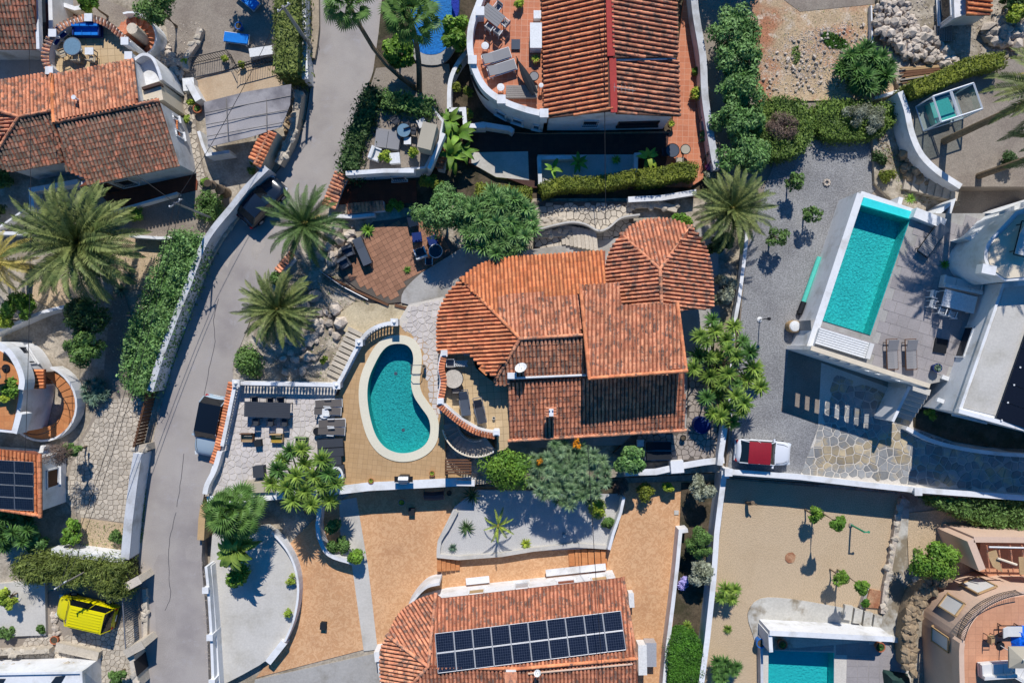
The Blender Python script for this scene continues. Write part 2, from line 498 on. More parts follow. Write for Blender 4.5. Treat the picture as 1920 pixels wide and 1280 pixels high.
def part(name, mb, mt, parent, label=None, kind=None, smooth_=False):
    o = link_mesh(name, mesh_from(name, mb.v, mb.f, mt, ORG.get(parent.name), smooth_), parent)
    return tag(o, label, None, None, kind)
def solo(name, mb, mt, label=None, cat=None, group=None, kind=None, loc=None, smooth_=False):
    if loc is None:
        xs = np.array(mb.v); loc = Vector((float(xs[:, 0].mean()), float(xs[:, 1].mean()), float(xs[:, 2].min())))
    loc = Vector(loc)
    o = link_mesh(name, mesh_from(name, mb.v, mb.f, mt, loc, smooth_), None, loc)
    ORG[o.name] = loc
    return tag(o, label, cat, group, kind)
def fast_mesh(name, V, F, mt):
    V = np.asarray(V, dtype=np.float32); F = np.asarray(F, dtype=np.int32)
    me = bpy.data.meshes.new(name)
    k = F.shape[1]
    me.vertices.add(len(V)); me.vertices.foreach_set('co', V.ravel())
    me.loops.add(F.size); me.loops.foreach_set('vertex_index', F.ravel())
    me.polygons.add(len(F)); me.polygons.foreach_set('loop_start', np.arange(0, F.size, k, dtype=np.int32))
    me.update(calc_edges=True); me.validate()
    me.materials.append(MATS[mt])
    return me
def copy_tree(o, parent=None, label=None, group=None):
    c = o.copy(); COL.objects.link(c)
    if parent is not None: c.parent = parent
    ORG[c.name] = ORG.get(o.name, Vector((0, 0, 0)))
    if label: c['label'] = label
    if group: c['group'] = group
    for ch in [x for x in o.children]: copy_tree(ch, c)
    return c
PROTO = {}
def place(key, maker, label, px, py, z, ang=0.0, group=None, scale=None):
    """first call builds the thing, later ones copy it; ang in picture degrees (anticlockwise)"""
    if key not in PROTO:
        o = maker(); PROTO[key] = o
    else:
        o = copy_tree(PROTO[key])
    o['label'] = label
    if group: o['group'] = group
    elif 'group' in o: del o['group']
    o.location = W(px, py, z); o.rotation_euler = (0, 0, math.radians(ang))
    if scale: o.scale = scale if hasattr(scale, '__len__') else (scale,) * 3
    return o
# ================================================================== GROUND
POOLS = []      # (name, centre xy, hole xy outline)
def pool(name, px, z, depth, tile, water, label, wall_tile=None, parts=()):
    out = ccw([WX(x, y, z) for x, y in px])
    c = Vector((sum(p.x for p in out) / len(out), sum(p.y for p in out) / len(out)))
    POOLS.append((c, out, z))
    t = thing(name, label, 'swimming pool', (c.x, c.y, z - depth))
    n = len(out)
    f = MB().prism(out, z - depth - .2, z - depth)
    part('pool_floor', f, tile, t)
    wv = [(p.x, p.y, z - depth) for p in out] + [(p.x, p.y, z + .015) for p in out]
    wall = MB().add(wv, [(n + i, n + (i + 1) % n, (i + 1) % n, i) for i in range(n)])
    part('pool_wall', wall, wall_tile or tile, t)
    inner = offset(out, .004, True)
    wt = MB()
    wt.add([(p.x, p.y, z - .13) for p in inner], [tuple(range(n))] if n < 5 else [])
    if n >= 5:
        loops = [[Vector((p.x, p.y, 0)) for p in inner]]
        tr = tessellate_polygon(loops)
        wt = MB().add([(p.x, p.y, z - .13) for p in inner], [tuple(q) for q in tr])
    part('water', wt, water, t)
    return t, out
KID = smooth([(733,646),(757,645),(770,654),(775,672),(772,700),(771,722),(777,744),(790,764),(803,783),(807,803),(803,824),(790,839),(768,848),(744,848),(722,838),(706,818),(696,790),(690,758),(689,730),(693,706),(703,682),(717,658)], 4, True)
t_kid, o_kid = pool('swimming_pool', KID, .84, 1.15, 'pool_tile_deep', 'water', 'kidney shaped turquoise pool with a broad cream rim')
rim = MB().prism(offset(o_kid, -.64, True), .70, .86, [o_kid])
part('pool_rim', rim, 'coping_cream', t_kid)
for _x, _y in ((742, 700), (756, 806)):
    _c = WX(_x, _y, -.3)
    part('drain', MB().cyl(_c.x, _c.y, -.31, -.295, .13, n=12), 'steel', t_kid)
t_mod, o_mod = pool('swimming_pool', [(1612,386),(1706,413),(1632,628),(1540,600)], 3.55, 1.15, 'pool_tile_teal', 'water', 'long rectangular turquoise pool raised on a white platform')
t_blu, o_blu = pool('swimming_pool', smooth([(775,-60),(860,-60)], 1) + smooth([(862,-20),(858,40),(846,78),(826,99),(800,102),(780,92),(772,60),(770,-20)], 3), 1.0, 1.0, 'pool_tile_blue', 'water', 'bright blue pool with rounded end beside the fan palms')
part('navy_step', MB().prism([WX(x, y, .72) for x, y in ((848,-60),(860,-60),(861,20),(856,34),(846,8))], .1, .72), 'pool_tile_navy', t_blu)
part('pool_rim', MB().prism([WX(x, y, 1.02) for x, y in smooth([(858,45),(846,79),(826,100),(800,103),(780,93),(774,90),(778,112),(800,122),(830,119),(850,98),(866,60)], 3, True)], .8, 1.03), 'concrete', t_blu)
t_low, o_low = pool('swimming_pool', [(1441,1219),(1564,1223),(1563,1330),(1440,1330)], -.98, 1.0, 'pool_tile_pale', 'water_clear', 'aqua pool below the long white canopy at the bottom edge')

def holes_for(poly, z):
    return [h for c, h, zz in POOLS if inside(c, poly)]
REG = {}
def region(name, px, z, mt, zb=-3.1, kind='structure', key=None):
    out = ccw([WX(x, y, z) for x, y in px])
    mb = MB().prism(out, zb, z, holes_for(out, z))
    o = solo(name, mb, mt, kind=kind, loc=Vector((out[0].x, out[0].y, z)))
    if key: REG[key] = o
    return o
gs = MB().quad((-600, -600, -3.6), (600, -600, -3.6), (600, 600, -3.6), (-600, 600, -3.6))
solo('ground', gs, 'soil_pale', kind='structure', loc=(0, 0, -3.6))
X0, X1, Y0, Y1 = -350, 2270, -300, 1580
region('ground', [(X0,Y0),(600,Y0),(600,0),(587,120),(566,258),(512,330),(420,446),(348,620),(302,760),(262,950),(258,1060),(270,1500),(272,Y1),(X0,Y1)], -.06, 'soil_pale')
ROAD = [(598,Y0)] + smooth([(598,0),(588,110),(566,250),(512,332),(420,446),(348,620),(300,770),(264,940),(260,1060),(270,1400)], 5) + [(272,Y1),(398,Y1)] + smooth([(394,1400),(388,1180),(378,1050),(380,940),(402,865),(437,740),(437,685),(456,635),(486,560),(532,478),(566,425),(612,368),(642,330),(652,268),(674,196),(699,136),(712,60),(718,0)], 5) + [(720,Y0)]
region('road', ROAD, 0.0, 'asphalt')
region('ground', [(716,Y0),(716,0),(710,60),(699,138),(673,198),(651,268),(642,332),(612,370),(612,392),(780,398),(1000,378),(1346,378),(1300,-100),(1296,Y0)], .3, 'soil_dark')
region('ground', [(612,370),(566,426),(532,480),(486,562),(456,637),(437,687),(437,742),(402,867),(384,930),(890,908),(1358,884),(1402,430),(1346,372),(1000,372),(780,392)], .35, 'rock_pale')
region('ground', [(1296,Y0),(1300,-100),(1346,376),(1402,430),(1360,882),(1365,893),(1700,918),(1930,934),(X1,960),(X1,Y0)], .75, 'gravel_tan')
region('ground', [(384,932),(890,910),(1360,886),(1365,895),(1700,920),(1930,936),(X1,962),(X1,Y1),(398,Y1),(390,1280),(380,1100),(374,1000)], -1.06, 'soil_pale')

# --- west
region('gravel_yard', [(290,-60),(520,-60),(514,105),(352,152),(322,110)], .03, 'gravel_tan')
region('patio', [(365,152),(545,106),(556,168),(372,196)], -.01, 'patio_beige')
region('footpath', smooth([(345,184),(362,200),(372,262),(385,330),(400,346)], 3) + smooth([(378,352),(364,330),(352,262),(338,200)], 3), .02, 'joint_sand', key='westpath')
region('patio', [(186,362),(372,322),(369,356),(215,394)], .05, 'brown_floor')
region('patio', [(105,14),(152,14),(152,44),(105,46)], .04, 'brown_floor')
region('gravel_yard', [(214,396),(372,356),(420,345),(440,390),(384,462),(300,452),(250,440)], .03, 'gravel_tan')
region('driveway', [(-60,90),(100,100),(100,140),(-60,160)], .02, 'concrete')
region('driveway', [(88,0),(150,-10),(200,0),(290,40),(290,120),(240,90),(200,40),(160,30)], .015, 'gravel_tan')
region('garden_path', smooth([(228,535),(246,600),(250,680),(240,745),(285,745)], 3) + smooth([(288,760),(230,750),(196,745),(196,680),(205,600),(212,540)], 3), .022, 'gravel_tan')
region('garden_bed', [(55,530),(140,520),(190,560),(140,580),(100,580),(60,560)], .02, 'sand')
region('garden_bed', [(190,440),(300,450),(290,545),(230,540),(180,500)], .04, 'sand')
region('paved_yard', [(190,742),(285,740),(262,848),(252,905),(240,985),(150,975),(110,930),(140,840),(165,800)], .03, 'joint_sand', key='westyard')
region('garden_bed', [(152,970),(240,982),(232,1032),(150,1028)], .05, 'sand')
region('paved_yard', [(40,1180),(60,1128),(110,1100),(262,1095),(266,1240),(268,1330),(-60,1330),(-60,1190)], .03, 'joint_sand', key='vanyard')
region('terrace', [(40,1090),(84,1090),(86,1190),(-60,1196),(-60,1100)], .3, 'concrete_light')
# --- top centre
region('footpath', [(690,178),(705,128),(776,120),(842,120),(846,208),(838,218),(700,196)], .9, 'gravel_tan')
region('terrace', [(1290,-60),(1306,-60),(1338,322),(1296,350),(1190,350),(1000,346),(876,300),(868,244),(1000,250),(1260,246),(1270,100)], .6, 'terracotta_floor')
region('terrace', [(864,242),(1000,252),(1254,250),(1250,300),(1236,352),(998,352),(870,304)], .606, 'painted_shade_floor')  # darker floor sheet laid where the house shadow falls
region('terrace', [(640,340),(780,338),(782,380),(630,384)], .37, 'brown_floor')
region('garden_steps', [(815,190),(838,190),(838,270),(812,270)], .8, 'concrete')
region('sunken_garden', [(1008,290),(1196,290),(1196,345),(1008,345)], .64, 'concrete_light')
region('terrace', [(884,286),(990,284),(992,338),(930,332),(884,306)], .612, 'concrete_light')
# --- centre
region('pool_terrace', smooth([(745,602),(705,611),(675,644),(640,712)], 3) + [(636,740),(628,742),(628,910),(890,902),(836,886),(832,760),(800,640),(756,618)], .8, 'beige_tile')
region('paved_terrace', [(442,722),(636,722),(628,741),(628,911),(500,926),(398,938),(392,915),(412,850),(436,752)], .79, 'joint_pale', key='whiteyard')
region('footpath', [(766,571),(832,556),(838,590),(823,620),(823,690),(834,760),(828,812),(800,758),(792,690),(788,650),(768,628),(748,612),(748,600)], .785, 'joint_pale', key='poolpath')
region('footpath', [(628,592),(668,566),(727,571),(768,573),(767,602),(742,600),(704,609),(668,640),(636,612)], .6, 'walk_beige')
region('patio', [(634,505),(650,470),(675,443),(700,415),(735,412),(800,398),(860,470),(822,500),(792,512),(757,545),(752,566),(727,569),(669,541),(641,519)], .48, 'joint_dark', key='brownpatio')
region('terrace', smooth([(752,567),(757,545),(790,512),(842,480),(900,440)], 3) + [(960,450),(960,480),(880,500),(840,548),(828,562),(770,572)], .72, 'concrete')
region('terrace', [(832,540),(900,480),(1130,450),(1345,420),(1350,600),(1300,830),(960,840),(830,800)], .7, 'concrete')
region('paved_terrace', [(1190,812),(1288,808),(1290,700),(1345,700),(1352,800),(1348,862),(1260,864),(1196,868),(1150,850)], .79, 'joint_dark', key='darkyard')
region('garden_steps', [(1000,378),(1188,378),(1188,425),(1140,470),(1000,470)], .6, 'joint_dark', key='backsteps')
# --- south
region('driveway', [(540,1022),(600,962),(665,922),(857,912),(1165,906),(1345,900),(1342,935),(1282,1000),(1250,1290),(1250,Y1),(690,Y1),(702,1212),(480,1270),(530,1205),(562,1120),(556,1060)], -1.0, 'orange_paving')
region('footpath', [(636,938),(668,932),(690,1060),(708,1217),(682,1220),(660,1060),(640,1050)], -.97, 'concrete_light')
region('pavement', [(478,1274),(706,1224),(714,1300),(714,Y1),(420,Y1)], -.96, 'concrete')
region('patio', [(398,1000),(500,985)] + smooth([(520,1000),(548,1045),(557,1105),(548,1170),(510,1230),(405,1290)], 4) + [(404,Y1),(394,Y1),(390,1100)], -.45, 'concrete_light')
region('gravel_garden', [(895,918),(1168,922),(1142,1026),(980,1034),(828,1045),(822,1010),(852,950)], -.62, 'gravel_white')
region('sandy_yard', [(1362,898),(1690,926),(1676,1000),(1658,1100),(1650,1168),(1640,1420),(1310,1420),(1335,1130)], -1.0, 'sand')
region('footpath', [(1692,928),(1706,940),(1700,1030),(1692,1080),(1706,1180),(1700,1260),(1650,1180),(1662,1080),(1682,1000)], -.9, 'concrete_stained')
region('footpath', smooth([(1412,1190),(1402,1150),(1425,1122),(1480,1122),(1560,1135),(1640,1150)], 3) + [(1660,1200),(1420,1220)], -.93, 'concrete_stained')
region('garden_bed', [(1700,962),(1760,955),(1840,985),(1810,1100),(1720,1120),(1704,1060)], -.98, 'sand')
region('pool_deck', [(1426,1180),(1706,1195),(1710,1420),(1426,1420)], -.985, 'joint_pale', key='lowdeck')
region('garden_bed', [(1000,915),(1165,915),(1165,925),(1000,925)], -.6, 'soil_dark')
region('garden_bed', [(1278,905),(1340,905),(1322,1150),(1310,1300),(1250,1300),(1272,1060)], -.9, 'soil_dark')
# --- east
region('driveway', [(1392,560),(1402,465),(1436,345),(1470,262),(1640,262),(1655,345),(1590,400),(1478,660),(1464,770),(1536,797),(1500,892),(1364,884),(1374,800)], .8, 'gravel')
region('dry_yard', [(1390,-80),(1648,-80),(1650,40),(1668,120),(1690,172),(1660,186),(1560,188),(1420,192),(1404,60)], .86, 'dry_grass')
region('patio', [(1470,0),(1640,-90),(1640,8),(1500,22)], .88, 'gravel_tan')
region('slate_pavement', [(1540,680),(1690,735),(1712,762),(1712,800),(1930,856),(X1,880),(X1,955),(1930,930),(1706,912),(1498,890),(1534,797)], .79, 'joint_pale', key='slate')
region('driveway', smooth([(1692,176),(1706,240),(1732,298),(1800,350)], 3) + [(1990,350),(2100,100),(1890,112),(1720,165)], 2.3, 'gravel_tan')
region('rock_slope', [(1636,250),(1700,230),(1740,310),(1802,352),(1800,385),(1740,400),(1690,390),(1640,345)], 1.1, 'rock_pale')
region('rubble_yard', [(1640,-60),(2100,-60),(2100,110),(1890,108),(1720,160),(1690,172),(1668,120),(1650,40)], 1.2, 'rock_pale')
region('terrace_bed', [(1712,764),(1930,806),(2100,840),(2100,870),(1930,842),(1850,838),(1790,828),(1716,802)], .95, 'soil_dark')
region('pool_deck', [(1720,400),(1950,400),(1950,640),(1880,690),(1742,720),(1523,650),(1520,600),(1540,600),(1632,628),(1706,413)], 3.5, 'concrete', .7, key='moddeck')

# ------------------------------------------------------------------ paving stones
def clip_poly(sub, a, b):
    """keep what lies left of a->b"""
    out = []; n = len(sub)
    ex, ey = b[0] - a[0], b[1] - a[1]
    side = lambda p: ex * (p[1] - a[1]) - ey * (p[0] - a[0])
    for i in range(n):
        p, q = sub[i], sub[(i + 1) % n]
        sp, sq = side(p), side(q)
        if sp >= 0: out.append(p)
        if (sp >= 0) != (sq >= 0):
            t = sp / (sp - sq)
            out.append((p[0] + (q[0] - p[0]) * t, p[1] + (q[1] - p[1]) * t))
    return out
def voronoi(poly, size, jit=.42):
    """irregular cells filling poly (xy)"""
    xs = [p[0] for p in poly]; ys = [p[1] for p in poly]
    nx = int((max(xs) - min(xs)) / size) + 3; ny = int((max(ys) - min(ys)) / size) + 3
    P = {}
    for i in range(-2, nx + 2):
        for j in range(-2, ny + 2):
            P[i, j] = (min(xs) + (i - .5 + random.uniform(-jit, jit)) * size, min(ys) + (j - .5 + random.uniform(-jit, jit)) * size)
    cells = []
    for i in range(nx):
        for j in range(ny):
            c = P[i, j]
            cell = [(c[0] - size * 1.5, c[1] - size * 1.5), (c[0] + size * 1.5, c[1] - size * 1.5), (c[0] + size * 1.5, c[1] + size * 1.5), (c[0] - size * 1.5, c[1] + size * 1.5)]
            for a in range(-2, 3):
                for b in range(-2, 3):
                    if (a or b) and (i + a, j + b) in P:
                        q = P[i + a, j + b]
                        mx, my = (c[0] + q[0]) / 2, (c[1] + q[1]) / 2
                        dx, dy = q[0] - c[0], q[1] - c[1]
                        cell = clip_poly(cell, (mx, my), (mx - dy, my + dx))
                        if len(cell) < 3: break
                if len(cell) < 3: break
            if len(cell) >= 3: cells.append(cell)
    return cells
def pave(parent, px, z, size, mt, name='paving_stone', gap=.03, limit=300, h=.035, skip=(), jit=.42):
    poly = ccw([WX(x, y, z) for x, y in px])
    sk = [[WX(x, y, z) for x, y in s] for s in skip]
    got = []
    for cell in voronoi(poly, size, jit):
        c = [(sum(p[0] for p in cell) / len(cell)), (sum(p[1] for p in cell) / len(cell))]
        if any(inside(c, s) for s in sk): continue
        if not all(inside(p, poly) for p in cell):
            if not inside(c, poly): continue
            sub = [tuple(p) for p in poly]
            for k in range(len(cell)):
                sub = clip_poly(sub, cell[k], cell[(k + 1) % len(cell)])
                if len(sub) < 3: break
            if len(sub) < 3: continue
            cell = sub
            c = [(sum(p[0] for p in cell) / len(cell)), (sum(p[1] for p in cell) / len(cell))]
        ar = abs(area(cell))
        if ar < size * size * .12: continue
        k = 1 - gap / math.sqrt(ar) * 1.6
        got.append((c, [Vector((c[0] + (p[0] - c[0]) * k, c[1] + (p[1] - c[1]) * k)) for p in cell]))
    random.shuffle(got)
    cut = got[limit:]
    for c, cell in got[:limit]:
        dz = random.uniform(-.006, .008)
        mb = MB().prism(cell, z - .01, z + h + dz)
        part(name, mb, mt, parent)
    if cut:
        mb = MB()
        for c, cell in cut: mb.prism(cell, z - .01, z + h + random.uniform(-.006, .008))
        part(name + '_field', mb, mt, parent, kind='stuff')
def tiles(parent, px, z, du, dv, ang, mt, name='floor_tile', gap=.018, limit=300, h=.03, skip=(), stagger=0.0):
    poly = ccw([WX(x, y, z) for x, y in px])
    sk = [[WX(x, y, z) for x, y in s] for s in skip]
    ca, sa = math.cos(ang), math.sin(ang)
    us = [p[0] * ca + p[1] * sa for p in poly]; vs = [-p[0] * sa + p[1] * ca for p in poly]
    org = ORG.get(parent.name, Vector((0, 0, 0)))
    mb0 = MB().box(0, 0, 0, du - gap, dv - gap, h)
    me = mesh_from(name, mb0.v, mb0.f, mt)
    spots = []
    r = 0
    v = min(vs) + dv / 2
    while v < max(vs):
        u = min(us) + du / 2 - (stagger * du if r % 2 else 0)
        while u < max(us):
            c = (u * ca - v * sa, u * sa + v * ca)
            if all(inside((c[0] + (a * ca - b * sa) * .44, c[1] + (a * sa + b * ca) * .44), poly) for a in (-du, du) for b in (-dv, dv)) and not any(inside(c, s) for s in sk):
                spots.append(c)
            u += du
        v += dv; r += 1
    random.shuffle(spots)
    for c in spots[:limit]:
        link_mesh(name, me, parent, M=Matrix.Translation((c[0] - org.x, c[1] - org.y, z + h / 2 - .008 + random.uniform(-.003, .003) - org.z)) @ Matrix.Rotation(ang, 4, 'Z'))
    if spots[limit:]:
        mb = MB()
        for c in spots[limit:]: mb.box(c[0], c[1], z + h / 2 - .008, du - gap, dv - gap, h, ang)
        part(name + '_field', mb, mt, parent, kind='stuff')
pave(REG['slate'], [(1500,888),(1536,797),(1565,700),(1690,745),(1710,765),(1712,802),(1790,832),(1930,856),(1930,926),(1706,908)], .79, .58, 'stone_slate', gap=.05)
pave(REG['whiteyard'], [(446,744),(625,744),(625,906),(500,920),(404,932),(398,915),(417,850),(440,756)], .79, .43, 'stone_white')
pave(REG['poolpath'], [(768,574),(830,560),(836,590),(821,622),(821,690),(830,758),(826,806),(806,758),(796,700),(790,660),(772,634),(752,614)], .785, .4, 'stone_white')
pave(REG['westyard'], [(194,745),(282,743),(260,848),(250,905),(238,980),(153,970),(114,930),(144,842),(170,802)], .03, .36, 'stone_tan')
pave(REG['vanyard'], [(60,1185),(130,1190),(262,1170),(264,1240),(266,1290),(0,1290),(0,1250)], .03, .36, 'stone_tan')
pave(REG['darkyard'], [(1194,814),(1286,810),(1292,704),(1343,704),(1350,800),(1346,860),(1260,862),(1198,866)], .79, .42, 'stone_gray')
pave(REG['westpath'], smooth([(346,186),(361,200),(371,262),(384,330),(398,345)], 3) + smooth([(380,350),(366,330),(354,262),(341,202)], 3), .02, .36, 'stone_tan')
pave(REG['backsteps'], [(1002,380),(1186,380),(1186,424),(1138,468),(1002,468)], .6, .46, 'stone_tan')
tiles(REG['brownpatio'], [(636,505),(652,470),(677,443),(702,417),(735,414),(798,400),(856,468),(820,498),(790,510),(756,543),(751,564),(727,567),(669,539),(642,518)], .48, .38, .38, .5, 'stone_brown', name='patio_tile')
tiles(REG['moddeck'], [(1722,402),(1948,402),(1948,640),(1880,690),(1740,718),(1528,650),(1524,604),(1540,604),(1634,632),(1710,415)], 3.5, .8, .8, -.3, 'stone_deck', name='deck_tile', stagger=.5)
tiles(REG['lowdeck'], [(1568,1182),(1704,1195),(1708,1330),(1568,1330)], -.985, .84, .84, -.02, 'stone_deck', name='deck_tile')
tiles(REG['lowdeck'], [(1440,1196),(1568,1198),(1568,1220),(1440,1217)], -.985, .84, .4, -.02, 'stone_deck', name='deck_tile')
# patches and hairline repairs in the asphalt
m('asphalt_patch', C(168, 160, 154), .92, .12, .5, 14, .12, bump=.15, bscale=60)
m('asphalt_pale', C(182, 173, 164), .92, .1, .7, 12, .14, bump=.2, bscale=50)
for k, (pl, mt_) in enumerate(((((352,1010),(376,1008),(378,1046),(350,1050)), 'asphalt_patch'), (((470,470),(488,448),(498,458),(480,486)), 'asphalt_pale'), (((290,1060),(322,1056),(330,1240),(296,1246)), 'asphalt_patch'), (((410,470),(432,446),(446,456),(424,500)), 'asphalt_pale'))):
    q = ccw([WX(x, y, .004) for x, y in [(x + random.uniform(-2.5, 2.5), y + random.uniform(-2.5, 2.5)) for x, y in smooth(pl, 3, True)]])
    part('asphalt_patch', MB().add([(p.x, p.y, .0035) for p in q], [tuple(range(len(q)))]), mt_, bpy.data.objects['road'])
# hairline repairs in the asphalt
for k, pl in enumerate(([(410,560),(400,600),(404,640),(392,690),(380,760),(372,800)], [(330,960),(318,1010),(316,1060),(320,1120),(306,1150)], [(600,95),(588,60)], [(345,850),(338,910),(330,960)])):
    pts = []
    for a, b in zip(pl, pl[1:]):
        for j in range(5):
            pts.append((a[0] + (b[0] - a[0]) * j / 5 + random.uniform(-1, 1), a[1] + (b[1] - a[1]) * j / 5))
    xy = [WX(x, y, .005) for x, y in pts]
    l, r = offset(xy, .022), offset(xy, -.022)
    part('crack', MB().add([(p.x, p.y, .004) for p in l] + [(p.x, p.y, .004) for p in r], [(i, i + 1, len(l) + i + 1, len(l) + i) for i in range(len(l) - 1)]), 'crack_dark', bpy.data.objects['road'])
# ================================================================== BUILDINGS
def tile_mesh(name, w0, w1, ln, hh, mt, n=5):
    """one barrel tile, its lower end towards +y"""
    V = []; F = []
    for y, w, z in ((-ln / 2, w0, .0), (ln / 2, w1, .03)):
        for i in range(n):
            a = PI * i / (n - 1)
            V.append((-math.cos(a) * w / 2, y, z + math.sin(a) * hh))
    F = [(i, i + 1, n + i + 1, n + i) for i in range(n - 1)] + [tuple(reversed(range(n, 2 * n)))]
    F = [tuple(reversed(f)) for f in F]
    return V, F
TV, TF = tile_mesh('roof_tile', .17, .21, .46, .105, 'tile_new')
TVA = np.array(TV)
TILE_ME = {}
def tile_me(mt):
    if mt not in TILE_ME:
        TILE_ME[mt] = mesh_from('roof_tile', TV, TF, mt)
    return TILE_ME[mt]
class Face:
    def __init__(self, ref):
        a, b, c = (W(*r) for r in ref)
        n = (b - a).cross(c - a).normalized()
        if n.z < 0: n = -n
        self.p, self.n = a, n
    def at(self, x, y, lift=0.0):
        o = Vector((0, 0, H)); d = W(x, y, 0) - o
        t = (self.p + self.n * lift - o).dot(self.n) / d.dot(self.n)
        return o + d * t
    def frame(self, rowdir=None):
        if rowdir is not None:
            o = self.at(960, 640)
            q = self.at(960 + rowdir[0], 640 + rowdir[1])
            d = (q - o).normalized()
            if d.z > 0: d = -d
        else:
            d = Vector((0, 0, -1)); d = (d - self.n * d.dot(self.n)).normalized()
        a = d.cross(self.n).normalized()
        return a, d
def roof(parent, faces, caps=(), pu=.27, pv=.40, most=300, under='tile_under'):
    """faces: (outline px, reference px+z, material, rowdir); caps: (px list, face index, material)"""
    org = ORG[parent.name]
    spots = []; fo = []
    slab = MB()
    for f in faces:
        out, ref, mt = f[0], f[1], f[2]
        rd = f[3] if len(f) > 3 else None
        fc = Face(ref); fo.append(fc)
        P = [fc.at(x, y) for x, y in out]
        a, d = fc.frame(rd)
        uv = [Vector((p.dot(a), p.dot(d))) for p in P]
        off = fc.p.dot(fc.n)
        n_ = len(P)
        low = [p - Vector((0, 0, .17)) for p in P]
        tr = tessellate_polygon([[Vector((q.x, q.y, 0)) for q in uv]])
        slab.add(P + low, [tuple(t) for t in tr] + [tuple(n_ + i for i in reversed(t)) for t in tr] + [(i, (i + 1) % n_, n_ + (i + 1) % n_, n_ + i) for i in range(n_)])
        us = [q.x for q in uv]; vs = [q.y for q in uv]
        R3 = Matrix((a, d, fc.n)).transposed()
        u = min(us) + pu * .5
        while u < max(us):
            cr = []
            for i in range(n_):
                q0, q1 = uv[i], uv[(i + 1) % n_]
                if (q0.x > u) != (q1.x > u): cr.append(q0.y + (u - q0.x) / (q1.x - q0.x) * (q1.y - q0.y))
            cr.sort()
            for vlo, vhi in zip(cr[::2], cr[1::2]):
                v = vhi - .2
                while v > vlo + .02:
                    p = a * (u + random.uniform(-.008, .008)) + d * v + fc.n * (off + .012)
                    sc = random.uniform(.96, 1.04)
                    spots.append((p, R3 @ Matrix.Rotation(random.uniform(-.025, .025), 3, 'Z'), mt(p) if callable(mt) else mt, sc))
                    v -= pv
            u += pu
    for c in caps:
        px, fi, mt = c
        fc = fo[fi]
        Q = [fc.at(x, y) for x, y in px]
        for s, e in zip(Q, Q[1:]):
            d = e - s; ln = d.length
            if d.z > 0: d = -d; s, e = e, s
            d.normalize(); a = d.cross(Vector((0, 0, 1))).normalized(); n = a.cross(d).normalized()
            R3 = Matrix((a, d, n)).transposed()
            k = max(1, int(ln / .36))
            for i in range(k):
                spots.append((s + d * (ln * (i + .5) / k) + n * .05, R3, mt, 1.25))
    part('roof_deck', slab, under, parent)
    random.shuffle(spots)
    for p, R3, mt, sc in spots[:most]:
        link_mesh('roof_tile', tile_me(mt), parent, M=Matrix.Translation(p - org) @ (R3 * sc).to_4x4())
    by = {}
    for s in spots[most:]: by.setdefault(s[2], []).append(s)
    for mt, l in by.items():
        A = np.array([np.array(r * sc) for p, r, _, sc in l])
        T = np.array([np.array(p - org) for p, _, _, _ in l])
        V = np.einsum('kij,nj->kni', A, TVA) + T[:, None, :]
        V = V.reshape(-1, 3)
        k = len(TV)
        quads = np.array([f for f in TF if len(f) == 4])
        F = (quads[None] + (np.arange(len(l)) * k)[:, None, None]).reshape(-1, 4)
        o = link_mesh('roof_tile_field', fast_mesh('roof_tile_field', V, F, mt), parent)
        tag(o, None, None, None, 'stuff')
    return fo
def block(name, px, z1, z0, mt, parent, label=None):
    return part(name, MB().prism([WX(x, y, z1) for x, y in px], z0, z1), mt, parent, label)
def edge_wall(name, pts, z0, mt, parent, th=.25, drop=.16):
    """wall under a roof edge: pts px+z along the edge, going down to z0, thickness to the left"""
    P = [W(*p) for p in pts]
    l = offset([(p.x, p.y) for p in P], th)
    mb = MB(); n = len(P)
    V = [(p.x, p.y, z0) for p in P] + [(p.x, p.y, p.z - drop) for p in P] + [(q.x, q.y, z0) for q in l] + [(q.x, q.y, p.z - drop) for p, q in zip(P, l)]
    F = []
    for i in range(n - 1):
        F += [(i, i + 1, n + i + 1, n + i), (2 * n + i + 1, 2 * n + i, 3 * n + i, 3 * n + i + 1), (n + i, n + i + 1, 3 * n + i + 1, 3 * n + i)]
    F += [(0, n, 3 * n, 2 * n), (n - 1, 3 * n - 1, 4 * n - 1, 2 * n - 1)]
    mb.add(V, F)
    return part(name, mb, mt, parent)
def wall_line(px, z1, w, z0, closed=False):
    P = [WX(x, y, z1) for x, y in px]
    l, r = offset(P, w / 2, closed), offset(P, -w / 2, closed)
    if closed: return MB().prism(l, z0, z1, [r]).add([(p.x, p.y, z) for z in (z0, z1) for p in r], [(len(r) + i, len(r) + (i + 1) % len(r), (i + 1) % len(r), i) for i in range(len(r))])
    return MB().prism(l + r[::-1], z0, z1)
def rock_mesh(mt):
    p = (1 + 5 ** .5) / 2
    v = [(-1, p, 0), (1, p, 0), (-1, -p, 0), (1, -p, 0), (0, -1, p), (0, 1, p), (0, -1, -p), (0, 1, -p), (p, 0, -1), (p, 0, 1), (-p, 0, -1), (-p, 0, 1)]
    f = [(0, 11, 5), (0, 5, 1), (0, 1, 7), (0, 7, 10), (0, 10, 11), (1, 5, 9), (5, 11, 4), (11, 10, 2), (10, 7, 6), (7, 1, 8), (3, 9, 4), (3, 4, 2), (3, 2, 6), (3, 6, 8), (3, 8, 9), (4, 9, 5), (2, 4, 11), (6, 2, 10), (8, 6, 7), (9, 8, 1)]
    v = [tuple(c * .5 * random.uniform(.7, 1.25) for c in q) for q in v]
    me = bpy.data.meshes.new('rock'); me.from_pydata(v, [], f); me.materials.append(MATS[mt]); me.update()
    return me
RK = {k: [rock_mesh(k) for _ in range(6)] for k in ('rock', 'rock_brown', 'stone_tan')}
